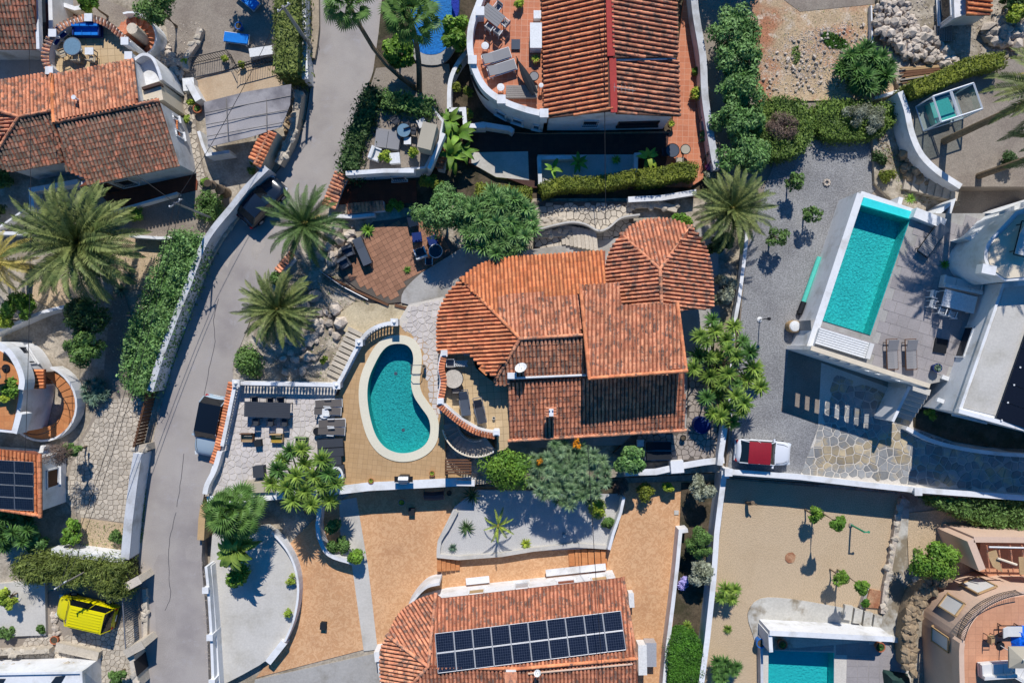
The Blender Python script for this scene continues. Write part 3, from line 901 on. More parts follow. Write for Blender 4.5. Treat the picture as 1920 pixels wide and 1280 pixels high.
def wall(label, px, z1, w, z0, mt='white_plaster', cap=None, capw=.1, caph=.06, name='garden_wall', cat='wall', group=None, posts=(), postmat=None, face=None, posth=.22):
    mb = wall_line(px, z1 - (caph if cap else 0), w, z0)
    a = W(px[0][0], px[0][1], z1); a.z = z0
    t = thing(name, label, cat, a, 0, group)
    part('wall_body', mb, mt, t)
    if name == 'stone_wall':                                          # rough stones along the crown of the wall
        P = [WX(x, y, z1) for x, y in px]
        for s, e in zip(P, P[1:]):
            L_ = (e - s).length
            for i in range(max(1, int(L_ * w * 8))):
                d = (e - s).normalized(); o = random.uniform(-.5, .5) * w
                q = s + d * random.uniform(0, L_) + Vector((-d.y, d.x)) * o
                sz = random.uniform(.2, .4)
                link_mesh('stone', random.choice(RK['rock_brown' if mt == 'rock_brown' else 'stone_tan']), t, M=Matrix.Translation((q.x - a.x, q.y - a.y, z1 - z0 - sz * .12)) @ Matrix.Rotation(random.uniform(0, 6), 4, 'Z') @ Matrix.Diagonal((sz, sz * .8, sz * .5, 1)))
    if cap:
        part('coping', wall_line(px, z1, w + capw, z1 - caph), cap, t)
    for x, y in posts:
        c = WX(x, y, z1)
        part('post', MB().box(c.x, c.y, (z0 + z1 + posth) / 2, w + .16, w + .16, z1 - z0 + posth), postmat or mt, t)
        part('post_cap', MB().box(c.x, c.y, z1 + posth + .03, w + .26, w + .26, .06), postmat or mt, t)
    return t
def window(parent, A, B, t0, t1, za, zb, pane='glass_dark', frame='white_plaster', bars=None, side=-1, depth=.03, name='window', sill=True):
    """opening on the vertical face that runs A->B (xy); side -1: outside to the right"""
    A, B = Vector((A[0], A[1])), Vector((B[0], B[1]))
    d = (B - A).normalized(); n = Vector((-d.y, d.x)) * (1 if side > 0 else -1); L_ = (B - A).length
    p0, p1 = A + d * (L_ * t0), A + d * (L_ * t1)
    c = (p0 + p1) / 2; w = (p1 - p0).length; rot = math.atan2(d.y, d.x); zc = (za + zb) / 2
    o = c + n * depth
    fr = MB()
    for s in (-1, 1):
        q = o + d * (s * (w / 2))
        fr.box(q.x, q.y, zc, .09, .12, zb - za + .09, rot)
    for z in (za, zb): fr.box(o.x, o.y, z, w, .12, .09, rot)
    f = part(name, fr, frame, parent)
    q = c + n * (depth - .018)
    part('pane', MB().box(q.x, q.y, zc, w - .06, .03, zb - za - .06, rot), pane, f)
    if bars:
        bm_ = MB()
        k = max(3, int(w / .14))
        for i in range(k + 1):
            q = p0 + d * (w * i / k) + n * .16
            bm_.box(q.x, q.y, zc, .025, .025, zb - za + .1, rot)
        q = c + n * .16
        for z in (za - .05, zb + .05): bm_.box(q.x, q.y, z, w + .1, .03, .03, rot)
        part('grille', bm_, bars, f)
    if sill:
        q = c + n * .1
        part('sill', MB().box(q.x, q.y, za - .09, w + .24, .22, .06, rot), frame, f)
    return f

# ------------------------------------------------------------------ the villa with the kidney pool
b0 = W(1060, 640, 0); b0.z = .7
villa = thing('tiled_villa', 'large central villa with rounded terracotta roofs and upper terrace', 'house', b0)
N1 = [(905,494,3.5),(1135,470,3.5),(975,635,5.2)]
S1 = [(975,635,5.2),(1090,628,5.2),(1096,703,4.3)]
S2 = [(955,712,4.15),(1283,699,4.15),(955,826,2.75)]
UP = [(1088,536,4.9),(1270,570,5.1),(1105,709,6.1)]
villa_f = roof(villa, [
    (smooth([(865,523),(882,507),(908,493),(957,482)], 5) + [(1135,470),(1135,545),(1088,537),(1090,628),(975,635)], N1, lambda p: 'tile_new' if 640 - p.y * 1280 / (H - p.z) < 553 or p.x * 1280 / (H - p.z) + 960 < 935 else 'tile_mid', (6,100)),
    (smooth([(820,662),(820,602),(828,572),(843,546),(865,523)], 5) + [(975,635),(925,706),(905,690),(880,664)], [(865,523,3.55),(975,635,5.2),(820,655,3.3)], 'tile_warm', (-100,6)),
    ([(975,635),(1090,628),(1096,703),(955,710),(952,722),(926,720),(926,706)], S1, 'tile_worn'),
    ([(955,713),(1097,706),(1283,700),(1284,806),(955,826)], S2, 'tile_old'),
    (smooth([(1165,440),(1185,423),(1210,413),(1237,410),(1265,413),(1295,426)], 4) + [(1237,505)], [(1165,440,3.4),(1295,426,3.4),(1237,505,4.9)], 'tile_old'),
    (smooth([(1135,545),(1134,505),(1146,465),(1165,440)], 5) + [(1237,505),(1240,571),(1166,573),(1160,533)], [(1133,520,3.4),(1237,505,4.9),(1240,570,4.9)], 'tile_old', (-100,8)),
    (smooth([(1295,426),(1318,452),(1332,495),(1336,535),(1337,578)], 5) + [(1272,582),(1240,571),(1237,505)], [(1335,540,3.4),(1237,505,4.9),(1240,570,4.9)], 'tile_old', (100,8)),
    ([(1088,536),(1160,530),(1166,572),(1270,570),(1286,695),(1105,709)], UP, 'tile_mid'),
], caps=[([(865,523),(975,635)], 1, 'tile_warm'), ([(975,635),(1090,628)], 0, 'tile_mid'), ([(975,635),(929,712)], 2, 'tile_mid'),
         ([(1165,440),(1237,505)], 4, 'tile_mid'), ([(1295,426),(1237,505)], 4, 'tile_mid'), ([(1237,505),(1240,570)], 5, 'tile_mid'),
         ([(1088,536),(1105,709)], 7, 'tile_warm'), ([(1105,709),(1286,695)], 7, 'tile_warm'), ([(1270,570),(1286,695)], 7, 'tile_warm'), ([(955,826),(1284,806)], 3, 'tile_mid')])
block('wall', [(852,640),(852,590),(872,545),(912,516),(960,506),(1130,496),(1160,470),(1190,446),(1237,436),(1290,450),(1312,500),(1318,560),(1270,570),(1270,785),(965,800),(965,720),(905,680)], 2.9, .7, 'white_plaster', villa)
edge_wall('wall', [(1096,545,4.8),(1112,700,5.95),(1278,687,5.95),(1262,577,5.1)], 3.0, 'white_plaster', villa, -.25, .2)
g = MB(); p, q = villa_f[3].at(953, 709, .24), villa_f[3].at(1098, 703, .24)
p2 = Vector((p.x, p.y, p.z)); g.tube([p, q], .08, 8)
part('roof_gutter', g, 'white_plaster', villa)
g = MB(); p, q = villa_f[7].at(1120, 709, -.3), villa_f[7].at(1250, 699, -.3); g.tube([p, q, q - Vector((0, 0, .8))], .05, 6)
part('roof_gutter', g, 'white_plaster', villa)
# terrace storey
TER = smooth([(830,664),(884,664)], 1) + smooth([(888,668),(892,690),(925,716)], 3) + [(957,720),(958,828),(948,842),(933,846),(931,812)] + smooth([(928,812),(895,803),(860,783),(828,755)], 3) + smooth([(825,748),(830,715),(826,690),(829,668)], 3)
block('terrace_floor', TER, 2.75, .7, 'cream_tile', villa)
par = smooth([(829,664),(824,690),(828,715),(822,750)], 4)
part('parapet', wall_line(par, 3.6, .26, 2.6), 'white_plaster', villa)
part('parapet', wall_line(smooth([(826,755),(860,784),(895,805),(930,813)], 4), 3.6, .26, 2.6), 'white_plaster', villa)
part('parapet', wall_line([(834,662),(875,660)], 3.6, .26, 2.6), 'white_plaster', villa)
def coping_tiles(parent, px, z, mt, out=.16, w=.34, step=.2, sc=.9, ang=PI / 2, lift=.03):
    """a row of barrel tiles laid across a wall top"""
    P = [W(x, y, z) for x, y in px]
    org = ORG[parent.name]
    dist = 0
    for s, e in zip(P, P[1:]):
        d = e - s; ln = d.length
        if ln < 1e-4: continue
        d.normalize()
        while dist < ln:
            p = s + d * dist
            a = d; dd = Vector((d.y, -d.x, 0))
            n = Vector((0, 0, 1))
            t = (dd * .94 - n * .34).normalized(); nn = a.cross(t)
            if nn.z < 0: nn = -nn; a = -a
            R3 = Matrix((a, t, nn)).transposed()
            link_mesh('coping_tile', tile_me(mt), parent, M=Matrix.Translation(p + dd * out + n * lift - org) @ (R3 * sc).to_4x4())
            dist += step
        dist -= ln
coping_tiles(villa, par[::-1], 3.62, 'tile_warm', out=.13, sc=.95)
coping_tiles(villa, smooth([(930,813),(895,805),(860,784),(826,755)], 4)[::-1], 3.62, 'tile_warm', out=.13, sc=.95)
part('coping', wall_line([(834,661),(875,659)], 3.68, .34, 3.6), 'tile_warm', villa)
for x, y in ((833,662),(876,659),(826,752),(931,810)):
    c = WX(x, y, 3.7)
    part('pillar', MB().box(c.x, c.y, 3.2, .34, .34, 1.1).box(c.x, c.y, 3.79, .46, .46, .08).box(c.x, c.y, 3.87, .3, .3, .08), 'white_plaster', villa)
c = WX(910, 691, 4.4)
part('roof_hatch', MB().box(c.x, c.y, 4.1, .72, .62, .9, -.75), 'tile_new', villa)
# chimney, aerial dish, vent
c = WX(1033, 772, 4.2)
ch = part('chimney', MB().box(c.x, c.y, 3.6, .5, .5, 1.5), 'white_plaster', villa)
for k in range(4):
    part('chimney_tile', MB().tube([(c.x - .36, c.y + .27 - .18 * k, 4.42), (c.x + .36, c.y + .27 - .18 * k, 4.42)], .085, 8), 'tile_mid', ch)
part('chimney_cap', MB().box(c.x, c.y, 4.56, .3, .5, .08).cyl(c.x - .12, c.y + .2, 4.6, 4.75, .05).cyl(c.x + .1, c.y + .2, 4.6, 4.75, .05), 'white_plaster', ch)
def dish(parent, px, py, z, r=.42):
    c = W(px, py, z)
    o = part('dish_mast', MB().tube([c + Vector((.2, -.3, -.9)), c + Vector((.05, -.1, -.1)), c], .03), 'steel', parent)
    mb = MB(); nrm = Vector((-.25, .55, .6)).normalized()
    a = nrm.cross(Vector((0, 0, 1))).normalized(); b = a.cross(nrm)
    rings = [[c + (a * math.cos(t) + b * math.sin(t)) * (r * k) + nrm * (.13 * k * k - .06) for t in [2 * PI * i / 14 for i in range(14)]] for k in (.05, .5, 1)]
    mb.loft(rings, False); part('dish', mb, 'plastic_white', o)
    part('feed_arm', MB().tube([c - b * r * .9, c + nrm * .45], .015), 'steel', o)
dish(villa, 977, 690, 5.15)
c = WX(960, 704, 4.6)
part('roof_vent', MB().box(c.x, c.y, 4.35, .5, .3, .5).box(c.x, c.y, 4.63, .62, .42, .07), 'white_plaster', villa)
# curved outside stair in the shade of the terrace
cx, cy = WX(890, 790, 1.6)
for k in range(11):
    a0, a1 = math.radians(188 + k * 11), math.radians(188 + k * 11 + 11)
    z = .95 + k * .17
    out = [(cx + r * math.cos(a), cy + r * math.sin(a)) for r, a in ((2.35, a0), (2.35, (a0 + a1) / 2), (2.35, a1), (1.25, a1), (1.25, a0))]
    part('stair_step', MB().prism(out, .7, z), 'stone_gray', villa)
part('stair_wall', MB().tube([(cx + 2.4 * math.cos(math.radians(a)), cy + 2.4 * math.sin(math.radians(a)), 1.5 + (a - 195) * .0155) for a in range(195, 306, 6)], .06, 6), 'cream_plaster', villa)
for a in range(200, 306, 5):
    x, y = cx + 2.4 * math.cos(math.radians(a)), cy + 2.4 * math.sin(math.radians(a))
    zt = 1.5 + (a - 195) * .0155
    part('baluster', MB().cyl(x, y, .75 + (a - 195) * .0155, zt, .05, n=6), 'white_plaster', villa)
part('handrail', MB().tube([(cx + 1.25 * math.cos(math.radians(a)), cy + 1.25 * math.sin(math.radians(a)), 1.8 + (a - 195) * .0155) for a in range(195, 306, 8)], .035, 6), 'steel', villa)
# flank openings
A, B = WX(852, 640, 2.9), WX(852, 590, 2.9)
window(villa, A, B, .2, .7, 1.2, 2.3, side=1)
pg = thing('pergola', 'small dark brown slatted pergola below the curved villa stair', 'pergola', W(858, 872, .7), 0)
for k in range(6):
    p, q = W(834, 862 + k * 5, 2.3), W(884, 862 + k * 5, 2.3)
    part('slat', MB().box((p.x + q.x) / 2, p.y, 2.3, q.x - p.x, .11, .08), 'wood_brown', pg)
for x in (836, 881):
    p, q = WX(x, 860, 2.2), WX(x, 890, 2.2)
    part('beam', MB().box(p.x, (p.y + q.y) / 2, 2.2, .1, p.y - q.y, .12), 'wood_brown', pg)
    part('post', MB().box(p.x, q.y, 1.45, .1, .1, 1.5), 'wood_brown', pg)

# ------------------------------------------------------------------ terrace house at the top
b0 = W(1100, 110, 0); b0.z = .6
toph = thing('terrace_house', 'white house at the top edge with ribbed orange roof and round roof terrace', 'house', b0)
roof(toph, [
    ([(1016,-60),(1137,-60),(1140,0),(1148,208),(1022,222)], [(1016,0,3.7),(1022,222,3.7),(1144,100,5.2)], 'tile_warm', (-100,7)),
    ([(1146,-60),(1267,-60),(1268,0),(1271,106),(1150,108)], [(1146,0,5.35),(1150,106,5.35),(1270,60,4.0)], 'tile_old', (100,3)),
    ([(1151,116),(1272,112),(1275,218),(1155,213)], [(1151,116,5.0),(1155,213,5.0),(1273,160,3.75)], 'tile_mid', (100,3)),
], pu=.335, pv=.45, under='tile_under_dark')
p, q, r_ = W(1141, -60, 5.3), W(1146, 106, 5.3), W(1150, 211, 5.25)
part('ridge_beam', MB().box((p.x + q.x) / 2, (p.y + q.y) / 2, 5.32, .5, p.y - q.y, .12, .025), 'ridge_red', toph)
part('ridge_beam', MB().box((r_.x + q.x) / 2 + .08, (r_.y + q.y) / 2, 5.22, .46, q.y - r_.y, .12, .03), 'ridge_red', toph)
block('wall', [(1030,-80),(1256,-80),(1262,205),(1150,205),(1034,212)], 3.55, .6, 'white_plaster', toph)
edge_wall('gable', [(1030,218,3.8),(1148,206,5.1),(1262,214,3.9)], .6, 'white_plaster', toph, .25, .2)
edge_wall('gable_step', [(1152,112,5.3),(1268,110,4.0)], 3.5, 'white_plaster', toph, .1, .15)
A, B = WX(1030, 218, 3.8), WX(1148, 206, 5.1)
window(toph, A, B, .60, .84, 2.0, 2.9, bars='iron')
A, B = WX(1148, 206, 5.1), WX(1262, 214, 3.9)
window(toph, A, B, .2, .85, 1.7, 2.5, frame='bronze')
TT = smooth([(1020,212),(985,203),(945,188),(912,163),(892,125),(884,88),(887,48),(900,8),(918,-40)], 4) + [(940,-80),(1035,-80),(1035,212)]
block('terrace_floor', TT, 3.1, .6, 'terracotta_floor', toph)
tp = smooth([(1022,214),(985,205),(945,190),(910,165),(889,126),(881,88),(884,46),(898,6),(916,-42)], 5)
part('parapet', wall_line(tp, 4.0, .42, .55), 'white_plaster', toph)
part('ledge', wall_line([(x, y) for x, y in smooth([(1022,221),(984,212),(940,197),(903,172),(885,140)], 5)], 2.95, .3, 2.7), 'bronze', toph)
for k in range(12):
    c = tp[int(3 + k * 1.7)]
    cc = WX(c[0] + 1, c[1] + 5, 2.9)
for x, y in ((1020,213),(940,187),(886,113),(900,22)):
    c = WX(x, y, 4.1)
    part('pillar', MB().box(c.x, c.y, 3.5, .5, .5, 1.3).box(c.x, c.y, 4.18, .6, .6, .07), 'white_plaster', toph)
pts = [WX(x, y, 4.0) for x, y in tp]
for i0, i1, za, zb in ((1, 3, 1.2, 2.0), (5, 8, 1.3, 2.1), (9, 12, 1.3, 2.1)):
    A, B = offset(pts, .21)[i0], offset(pts, .21)[i1]
    A, B = Vector(A), Vector(B)
    cen = WX(960, 100, 4)
    s = 1 if Vector((-(B - A).y, (B - A).x)).dot((A + B) / 2 - cen) > 0 else -1
    A2, B2 = offset(pts, -.21 if s < 0 else .21)[i0], offset(pts, -.21 if s < 0 else .21)[i1]
    window(toph, A2, B2, .1, .9, za, zb, side=s, depth=.05)
aer = part('aerial', MB().tube([W(1158, 182, 4.9), W(1158, 182, 4.9) + Vector((0, 0, 1.6))], .025), 'steel', toph)
mb = MB(); c = W(1158, 182, 4.9) + Vector((0, 0, 1.55))
mb.tube([c + Vector((-.5, .1, 0)), c + Vector((.9, -.15, 0))], .02)
for k in range(6): q = c + Vector((-.45 + k * .24, .08 - k * .04, 0)); mb.tube([q + Vector((0, -.28, 0)), q + Vector((0, .28, 0))], .01)
part('aerial_rod', mb, 'steel', aer)

# ------------------------------------------------------------------ old house top left
b0 = W(200, 230, 0); b0.z = 0
old = thing('old_house', 'weathered tiled house in the upper left with round balcony and white gable', 'house', b0)
roof(old, [
    ([(102,231),(297,189),(335,311),(148,350),(166,336),(124,320),(113,262)], [(102,231,4.2),(297,189,4.2),(335,311,2.9)], 'tile_mossy'),
    ([(37,220),(98,208),(104,232),(113,262),(118,304),(20,322),(-10,312),(-4,285)], [(37,220,4.1),(98,208,4.1),(20,322,2.9)], 'tile_mossy'),
    ([(-60,162),(98,136),(98,208),(37,220),(-60,190)], [(37,220,4.1),(98,208,4.1),(0,150,3.3)], 'tile_old'),
    ([(-60,190),(37,220),(-60,330)], [(37,220,4.1),(-30,190,3.3),(-30,310,3.3)], 'tile_old'),
    ([(98,142),(250,112),(258,194),(102,229)], [(102,229,4.4),(258,194,4.4),(98,142,3.7)], 'tile_mid'),
], caps=[([(102,231),(297,189)], 0, 'tile_old'), ([(37,220),(98,208)], 1, 'tile_old'), ([(98,142),(102,229)], 4, 'tile_new'), ([(-60,190),(37,220)], 2, 'tile_old'), ([(37,220),(-4,285)], 1, 'tile_old')], pu=.26, pv=.38)
edge_wall('wall', [(150,346,2.95),(333,307,2.95),(296,190,4.2)], 0, 'old_plaster', old, .25, .16)
edge_wall('wall', [(18,318,2.95),(120,300,2.95)], 0, 'old_plaster', old, .25, .16)
edge_wall('wall', [(257,194,4.4),(249,113,3.7)], 0, 'white_plaster', old, .25, .16)
block('wall', [(-40,170),(100,150),(240,125),(250,190),(285,195),(318,300),(150,335),(110,295),(-40,300)], 2.7, 0, 'old_plaster', old)
block('flat_roof', [(266,165),(300,154),(306,187),(270,196)], 3.3, 0, 'cream_plaster', old)
part('roof_parapet', wall_line([(266,166),(299,156)], 3.55, .2, 3.0), 'bronze', old)
block('stair_landing', [(252,116),(282,106),(296,130),(300,152),(264,163)], 2.5, 0, 'white_plaster', old)
part('parapet', wall_line(smooth([(252,112),(268,102),(285,108),(296,130),(302,150)], 3), 3.2, .2, 0), 'white_plaster', old)
A, B = WX(333, 307, 2.95), WX(296, 190, 4.2)
window(old, A, B, .55, .66, 1.3, 2.3, side=-1)
window(old, A, B, .86, .93, 1.6, 2.3, side=-1)
A, B = WX(150, 346, 2.95), WX(333, 307, 2.95)
window(old, A, B, .28, .42, .9, 2.1, side=-1, bars='iron')
window(old, A, B, .04, .2, .1, 2.1, side=-1, frame='wood_brown', name='door', sill=False)
cw = WX(334, 245, 1.5)
aw = part('window_awning', MB().box(cw.x, cw.y, 1.9, .4, 1.1, .06, .3), 'tile_under', old)
for k in range(7):
    link_mesh('roof_tile', tile_me('tile_new'), aw, M=Matrix.Translation(Vector((cw.x + .05, cw.y - .48 + .16 * k, 1.95)) - ORG[old.name]) @ Matrix.Rotation(-PI / 2 + .3, 4, 'Z') @ Matrix.Scale(.8, 4))
OT = [(98,144)] + smooth([(94,132),(87,110),(93,80),(112,56),(140,42),(168,38),(200,48),(226,68),(244,84)], 4) + [(252,114)]
block('balcony_floor', OT, 2.6, 0, 'cream_tile', old)
op = smooth([(94,134),(86,110),(92,79),(112,54),(140,40),(168,35),(200,45),(226,66),(243,82)], 5)
part('parapet', wall_line(op, 3.3, .34, 0), 'white_plaster', old)
coping_tiles(old, op, 3.32, 'tile_worn', out=-.02, sc=1.05, step=.26)
for x, y in ((95,134),(101,64),(168,35),(236,79),(243,106)):
    c = WX(x, y, 3.4)
    part('pillar', MB().box(c.x, c.y, 2.9, .42, .42, 1.2).box(c.x, c.y, 3.54, .54, .54, .08), 'white_plaster', old)
c = W(146, 187, 4.3)
part('roof_vent', MB().cyl(c.x, c.y, 3.9, 4.7, .07, n=8).cyl(c.x, c.y, 4.7, 4.78, .16, n=10), 'white_plaster', old)
# round red stair
cx, cy = WX(259, 63, 1.6)
for k in range(13):
    a0 = math.radians(250 + k * 25.5); a1 = a0 + math.radians(25.5)
    z = .35 + k * .17
    pts_ = [(cx + r * math.cos(a), cy + r * math.sin(a)) for r, a in ((1.15, a0), (1.15, (a0 + a1) / 2), (1.15, a1), (.42, a1), (.42, a0))]
    part('stair_step', MB().prism(pts_, 0, z), 'terracotta_floor', old)
part('stair_wall', MB().loft([[(cx + r * math.cos(t), cy + r * math.sin(t), z) for r, z in ((1.18, 0), (1.18, 1.0 + max(0, k) * .1), (1.32, 1.0 + max(0, k) * .1), (1.32, 0))] for k, t in enumerate([math.radians(-75 + 14 * i) for i in range(15)])]), 'white_plaster', old)
part('stair_newel', MB().cyl(cx, cy, 0, 2.4, .4, n=14), 'stone_tan', old)

b0 = W(20, 20, 0); b0.z = 0
cor = thing('corner_house', 'house cut by the upper left corner with mossy brown tile roof', 'house', b0)
roof(cor, [([(-80,-60),(62,-60),(68,92),(-80,92)], [(0,-60,4.8),(60,-60,4.8),(0,92,3.2)], 'tile_mossy')], pu=.27)
block('wall', [(-80,-80),(58,-80),(62,80),(-80,80)], 3.0, 0, 'old_plaster', cor)
part('verge_beam', wall_line([(66,-60),(71,92)], 3.6, .22, 3.2), 'white_plaster', cor)
p = WX(84, 40, 2.4)
part('side_wall', wall_line([(92,-60),(96,80),(84,98)], 2.4, .3, 0), 'white_plaster', cor)
part('glass_roof', MB().prism([WX(x, y, 2.3) for x, y in ((74,-40),(90,-40),(92,78),(80,92))], 2.2, 2.3), 'glass_dark', cor)
wall('white low wall beside the brown floor at the upper left', [(98,2),(140,16),(152,14)], 1.1, .3, 0)

# ------------------------------------------------------------------ round white house on the left edge
b0 = W(60, 740, 0); b0.z = 0
rnd = thing('round_house', 'white round house on the left edge with curved terracotta stair', 'house', b0)
RT = [(-90,640),(-10,641)] + smooth([(0,644),(19,657),(37,686),(44,710),(42,750),(28,812)], 4) + [(-90,800)]
block('wall', RT, 3.3, 0, 'white_plaster', rnd)
block('terrace_floor', [(-85,650)] + smooth([(0,658),(14,668),(28,690),(35,712),(33,750),(22,806)], 4) + [(-85,795)], 3.34, 3.2, 'orange_floor', rnd)
part('parapet', wall_line(smooth([(-10,646),(2,649),(18,661),(34,688),(41,712),(39,730)], 4), 4.2, .4, 3.2), 'white_plaster', rnd)
part('parapet', wall_line([(36,775),(26,812)], 4.2, .4, 3.2), 'white_plaster', rnd)
cx, cy = WX(70, 755, 1)
for k in range(16):
    a0 = math.radians(62 - k * 12.5); a1 = a0 - math.radians(12.5)
    z = 1.05 - k * .05
    pts_ = [(cx + r * math.cos(a), cy + r * math.sin(a)) for r, a in ((2.75, a0), (2.75, (a0 + a1) / 2), (2.75, a1), (1.85, a1), (1.85, a0))]
    part('stair_step', MB().prism(pts_, 0, z), 'orange_floor', rnd)
part('stair_wall', MB().loft([[(cx + r * math.cos(t), cy + r * math.sin(t), z) for r, z in ((2.78, 0), (2.78, 1.3 - i * .055), (2.93, 1.3 - i * .055), (2.93, 0))] for i, t in enumerate([math.radians(66 - 12 * i) for i in range(17)])]), 'white_plaster', rnd)
part('handrail', MB().tube([(cx + 2.3 * math.cos(math.radians(60 - 12 * i)), cy + 2.3 * math.sin(math.radians(60 - 12 * i)), 1.9 - i * .05) for i in range(15)], .03), 'iron', rnd)
dn = WX(96, 708, 1.4)
part('door_canopy', MB().prism([WX(x, y, 2.6) for x, y in ((60,692),(84,692),(84,728),(60,728))], 2.45, 2.58), 'tile_under', rnd)
for k in range(6):
    p, q = W(61, 695 + k * 6.2, 2.64), W(83, 695 + k * 6.2, 2.64)
    part('canopy_tile', MB().tube([p, q], .1, 8), 'tile_new', rnd)
part('door', MB().box(dn.x, dn.y, 1.3, .12, .9, 2.1, .1), 'wood_brown', rnd)
A, B = WX(19, 657, 3.3), WX(37, 686, 3.3)
window(rnd, A, B, -.2, .9, 1.6, 2.6, side=1)
wall('white gate pillar wall beside the orange stair of the round house', [(80,836),(76,850),(110,846)], 1.0, .3, 0)

b0 = W(40, 900, 0); b0.z = 0
sol = thing('tiled_house', 'white house on the left edge roofed with dark solar collectors', 'house', b0)
roof(sol, [([(-60,840),(62,846),(76,852),(77,966),(-60,944)], [(-60,840,3.6),(76,850,3.6),(77,966,3.0)], 'tile_new')], caps=[([(76,852),(77,966)], 0, 'tile_warm'), ([(-60,944),(77,966)], 0, 'tile_warm')])
block('wall', [(-60,848),(74,858),(75,958),(-60,938)], 2.9, 0, 'white_plaster', sol)
fc = Face([(-60,840,3.78),(76,850,3.78),(77,966,3.18)])
for r in range(4):
    for c in range(3):
        x0, y0 = 62 - c * 36, 864 + r * 23 + c * -2
        P = [fc.at(x, y) for x, y in ((x0 - 35, y0), (x0, y0 + 2), (x0 + 1, y0 + 24), (x0 - 34, y0 + 22))]
        pn = part('solar_panel', MB().add(P + [p - Vector((0, 0, .06)) for p in P], [(3, 2, 1, 0), (0, 1, 5, 4), (1, 2, 6, 5), (2, 3, 7, 6), (3, 0, 4, 7)]), 'solar_tube', sol)
        fr = MB()
        for a, b in ((0, 1), (1, 2), (2, 3), (3, 0)): fr.tube([P[a], P[b]], .018, 4)
        part('panel_frame', fr, 'steel', pn)
A, B = WX(74, 858, 2.9), WX(75, 958, 2.9)
window(sol, A, B, .28, .62, 1.0, 2.2, pane='wood_brown', side=1)

b0 = W(60, 1300, 0); b0.z = 0
wht = thing('flat_roof_house', 'white flat roofed building cut by the lower left edge', 'house', b0)
block('wall', [(-60,1264),(152,1260),(156,1360),(-60,1370)], 2.4, 0, 'white_plaster', wht)
for a, b in (((-30,1272),(10,1272)), ((90,1268),(122,1266))):
    q = [WX(x, y, 2.45) for x, y in ((a[0] - 4, a[1] + 24), (b[0] - 14, b[1] + 24), b, (a[0] + 14, a[1]))]
    part('skylight', MB().prism(q, 2.38, 2.46), 'glass_dark', wht)
part('roof_edge', wall_line([(-60,1264),(152,1260),(156,1360)], 2.6, .16, 2.3), 'white_plaster', wht)

# ------------------------------------------------------------------ house with solar panels at the bottom
b0 = W(960, 1190, -1); b0.z = -1
bot = thing('solar_house', 'white house at the bottom with twenty solar panels on its orange roof', 'house', b0)
NB = [(826,1122,1.9),(1168,1083,1.9),(1000,1250,3.3)]
bf = roof(bot, [
    ([(817,1113),(828,1122),(1168,1083),(1182,1160),(1193,1233),(970,1253),(806,1250)], NB, 'tile_old', (3,100)),
    (smooth([(817,1113),(790,1121),(763,1136),(742,1158),(727,1190)], 5) + [(803,1248)], [(817,1113,1.9),(727,1190,1.9),(803,1248,3.3)], 'tile_old'),
    (smooth([(727,1190),(716,1212),(713,1245),(716,1300)], 5) + [(756,1300),(803,1248)], [(727,1190,1.9),(716,1285,1.9),(803,1248,3.3)], 'tile_mid', (-100,4)),
    ([(803,1248),(970,1253),(1193,1234),(1200,1340),(756,1340),(760,1296)], [(806,1250,3.3),(1193,1234,3.3),(1000,1330,2.4)], 'tile_old'),
], caps=[([(727,1190),(803,1248)], 1, 'tile_mid'), ([(803,1248),(756,1300)], 2, 'tile_mid'), ([(803,1249),(970,1252),(1193,1233)], 0, 'tile_warm'), ([(817,1113),(803,1248)], 1, 'tile_mid'), ([(1168,1083),(1193,1233)], 0, 'tile_mid')])
block('wall', [(832,1126),(1158,1091),(1186,1330),(740,1330),(734,1200),(770,1142)], 1.7, -1.0, 'white_plaster', bot)
A, B = WX(832, 1126, 1.7), WX(1158, 1091, 1.7)
for t0, t1, za, zb, pn in ((.14, .23, .2, 1.1, 'wood_tan'), (.41, .49, -.2, 1.0, 'alu'), (.66, .76, .3, 1.1, 'tile_under'), (.86, .95, .3, 1.1, 'wood_tan')):
    window(bot, A, B, t0, t1, za, zb, pane=pn, side=1, frame='white_plaster')
for t0, t1 in ((.12, .26), (.6, .96)):
    p, q = A + (B - A) * t0, A + (B - A) * t1
    d = (B - A).normalized(); n = Vector((-d.y, d.x)); c = (p + q) / 2 + n * .45
    part('ledge', MB().box(c.x, c.y, -.55, (q - p).length, .5, .08, math.atan2(d.y, d.x)), 'white_plaster', bot)
part('curved_wall', wall_line(smooth([(824,1094),(800,1100),(780,1118),(766,1138)], 4), 1.0, .2, -1.0), 'white_plaster', bot)
# panels: 10 columns, 2 rows
pf = Face([(826,1122,2.12),(1168,1083,2.12),(1000,1250,3.52)])
q00, q10, q11, q01 = (815,1187),(1164,1144),(1174,1218),(821,1262)
def bil(u, v):
    return tuple(q00[i] * (1 - u) * (1 - v) + q10[i] * u * (1 - v) + q11[i] * u * v + q01[i] * (1 - u) * v for i in (0, 1))
for c in range(10):
    for r in range(2):
        cs = [bil((c + a) / 10, (r + b) / 2) for a, b in ((.015, .02), (.985, .02), (.985, .98), (.015, .98))]
        P = [pf.at(*s) for s in cs]
        pn = part('solar_panel', MB().add(P + [p - Vector((0, 0, .05)) for p in P], [(3, 2, 1, 0), (0, 1, 5, 4), (1, 2, 6, 5), (2, 3, 7, 6), (3, 0, 4, 7)]), 'solar', bot)
        fr = MB()
        for a, b in ((0, 1), (1, 2), (2, 3), (3, 0)): fr.tube([P[a], P[b]], .028, 4)
        part('panel_frame', fr, 'alu', pn)
c = WX(958, 1268, 3.9)
ch = part('chimney', MB().box(c.x, c.y, 3.2, .7, .6, 1.6), 'white_plaster', bot)
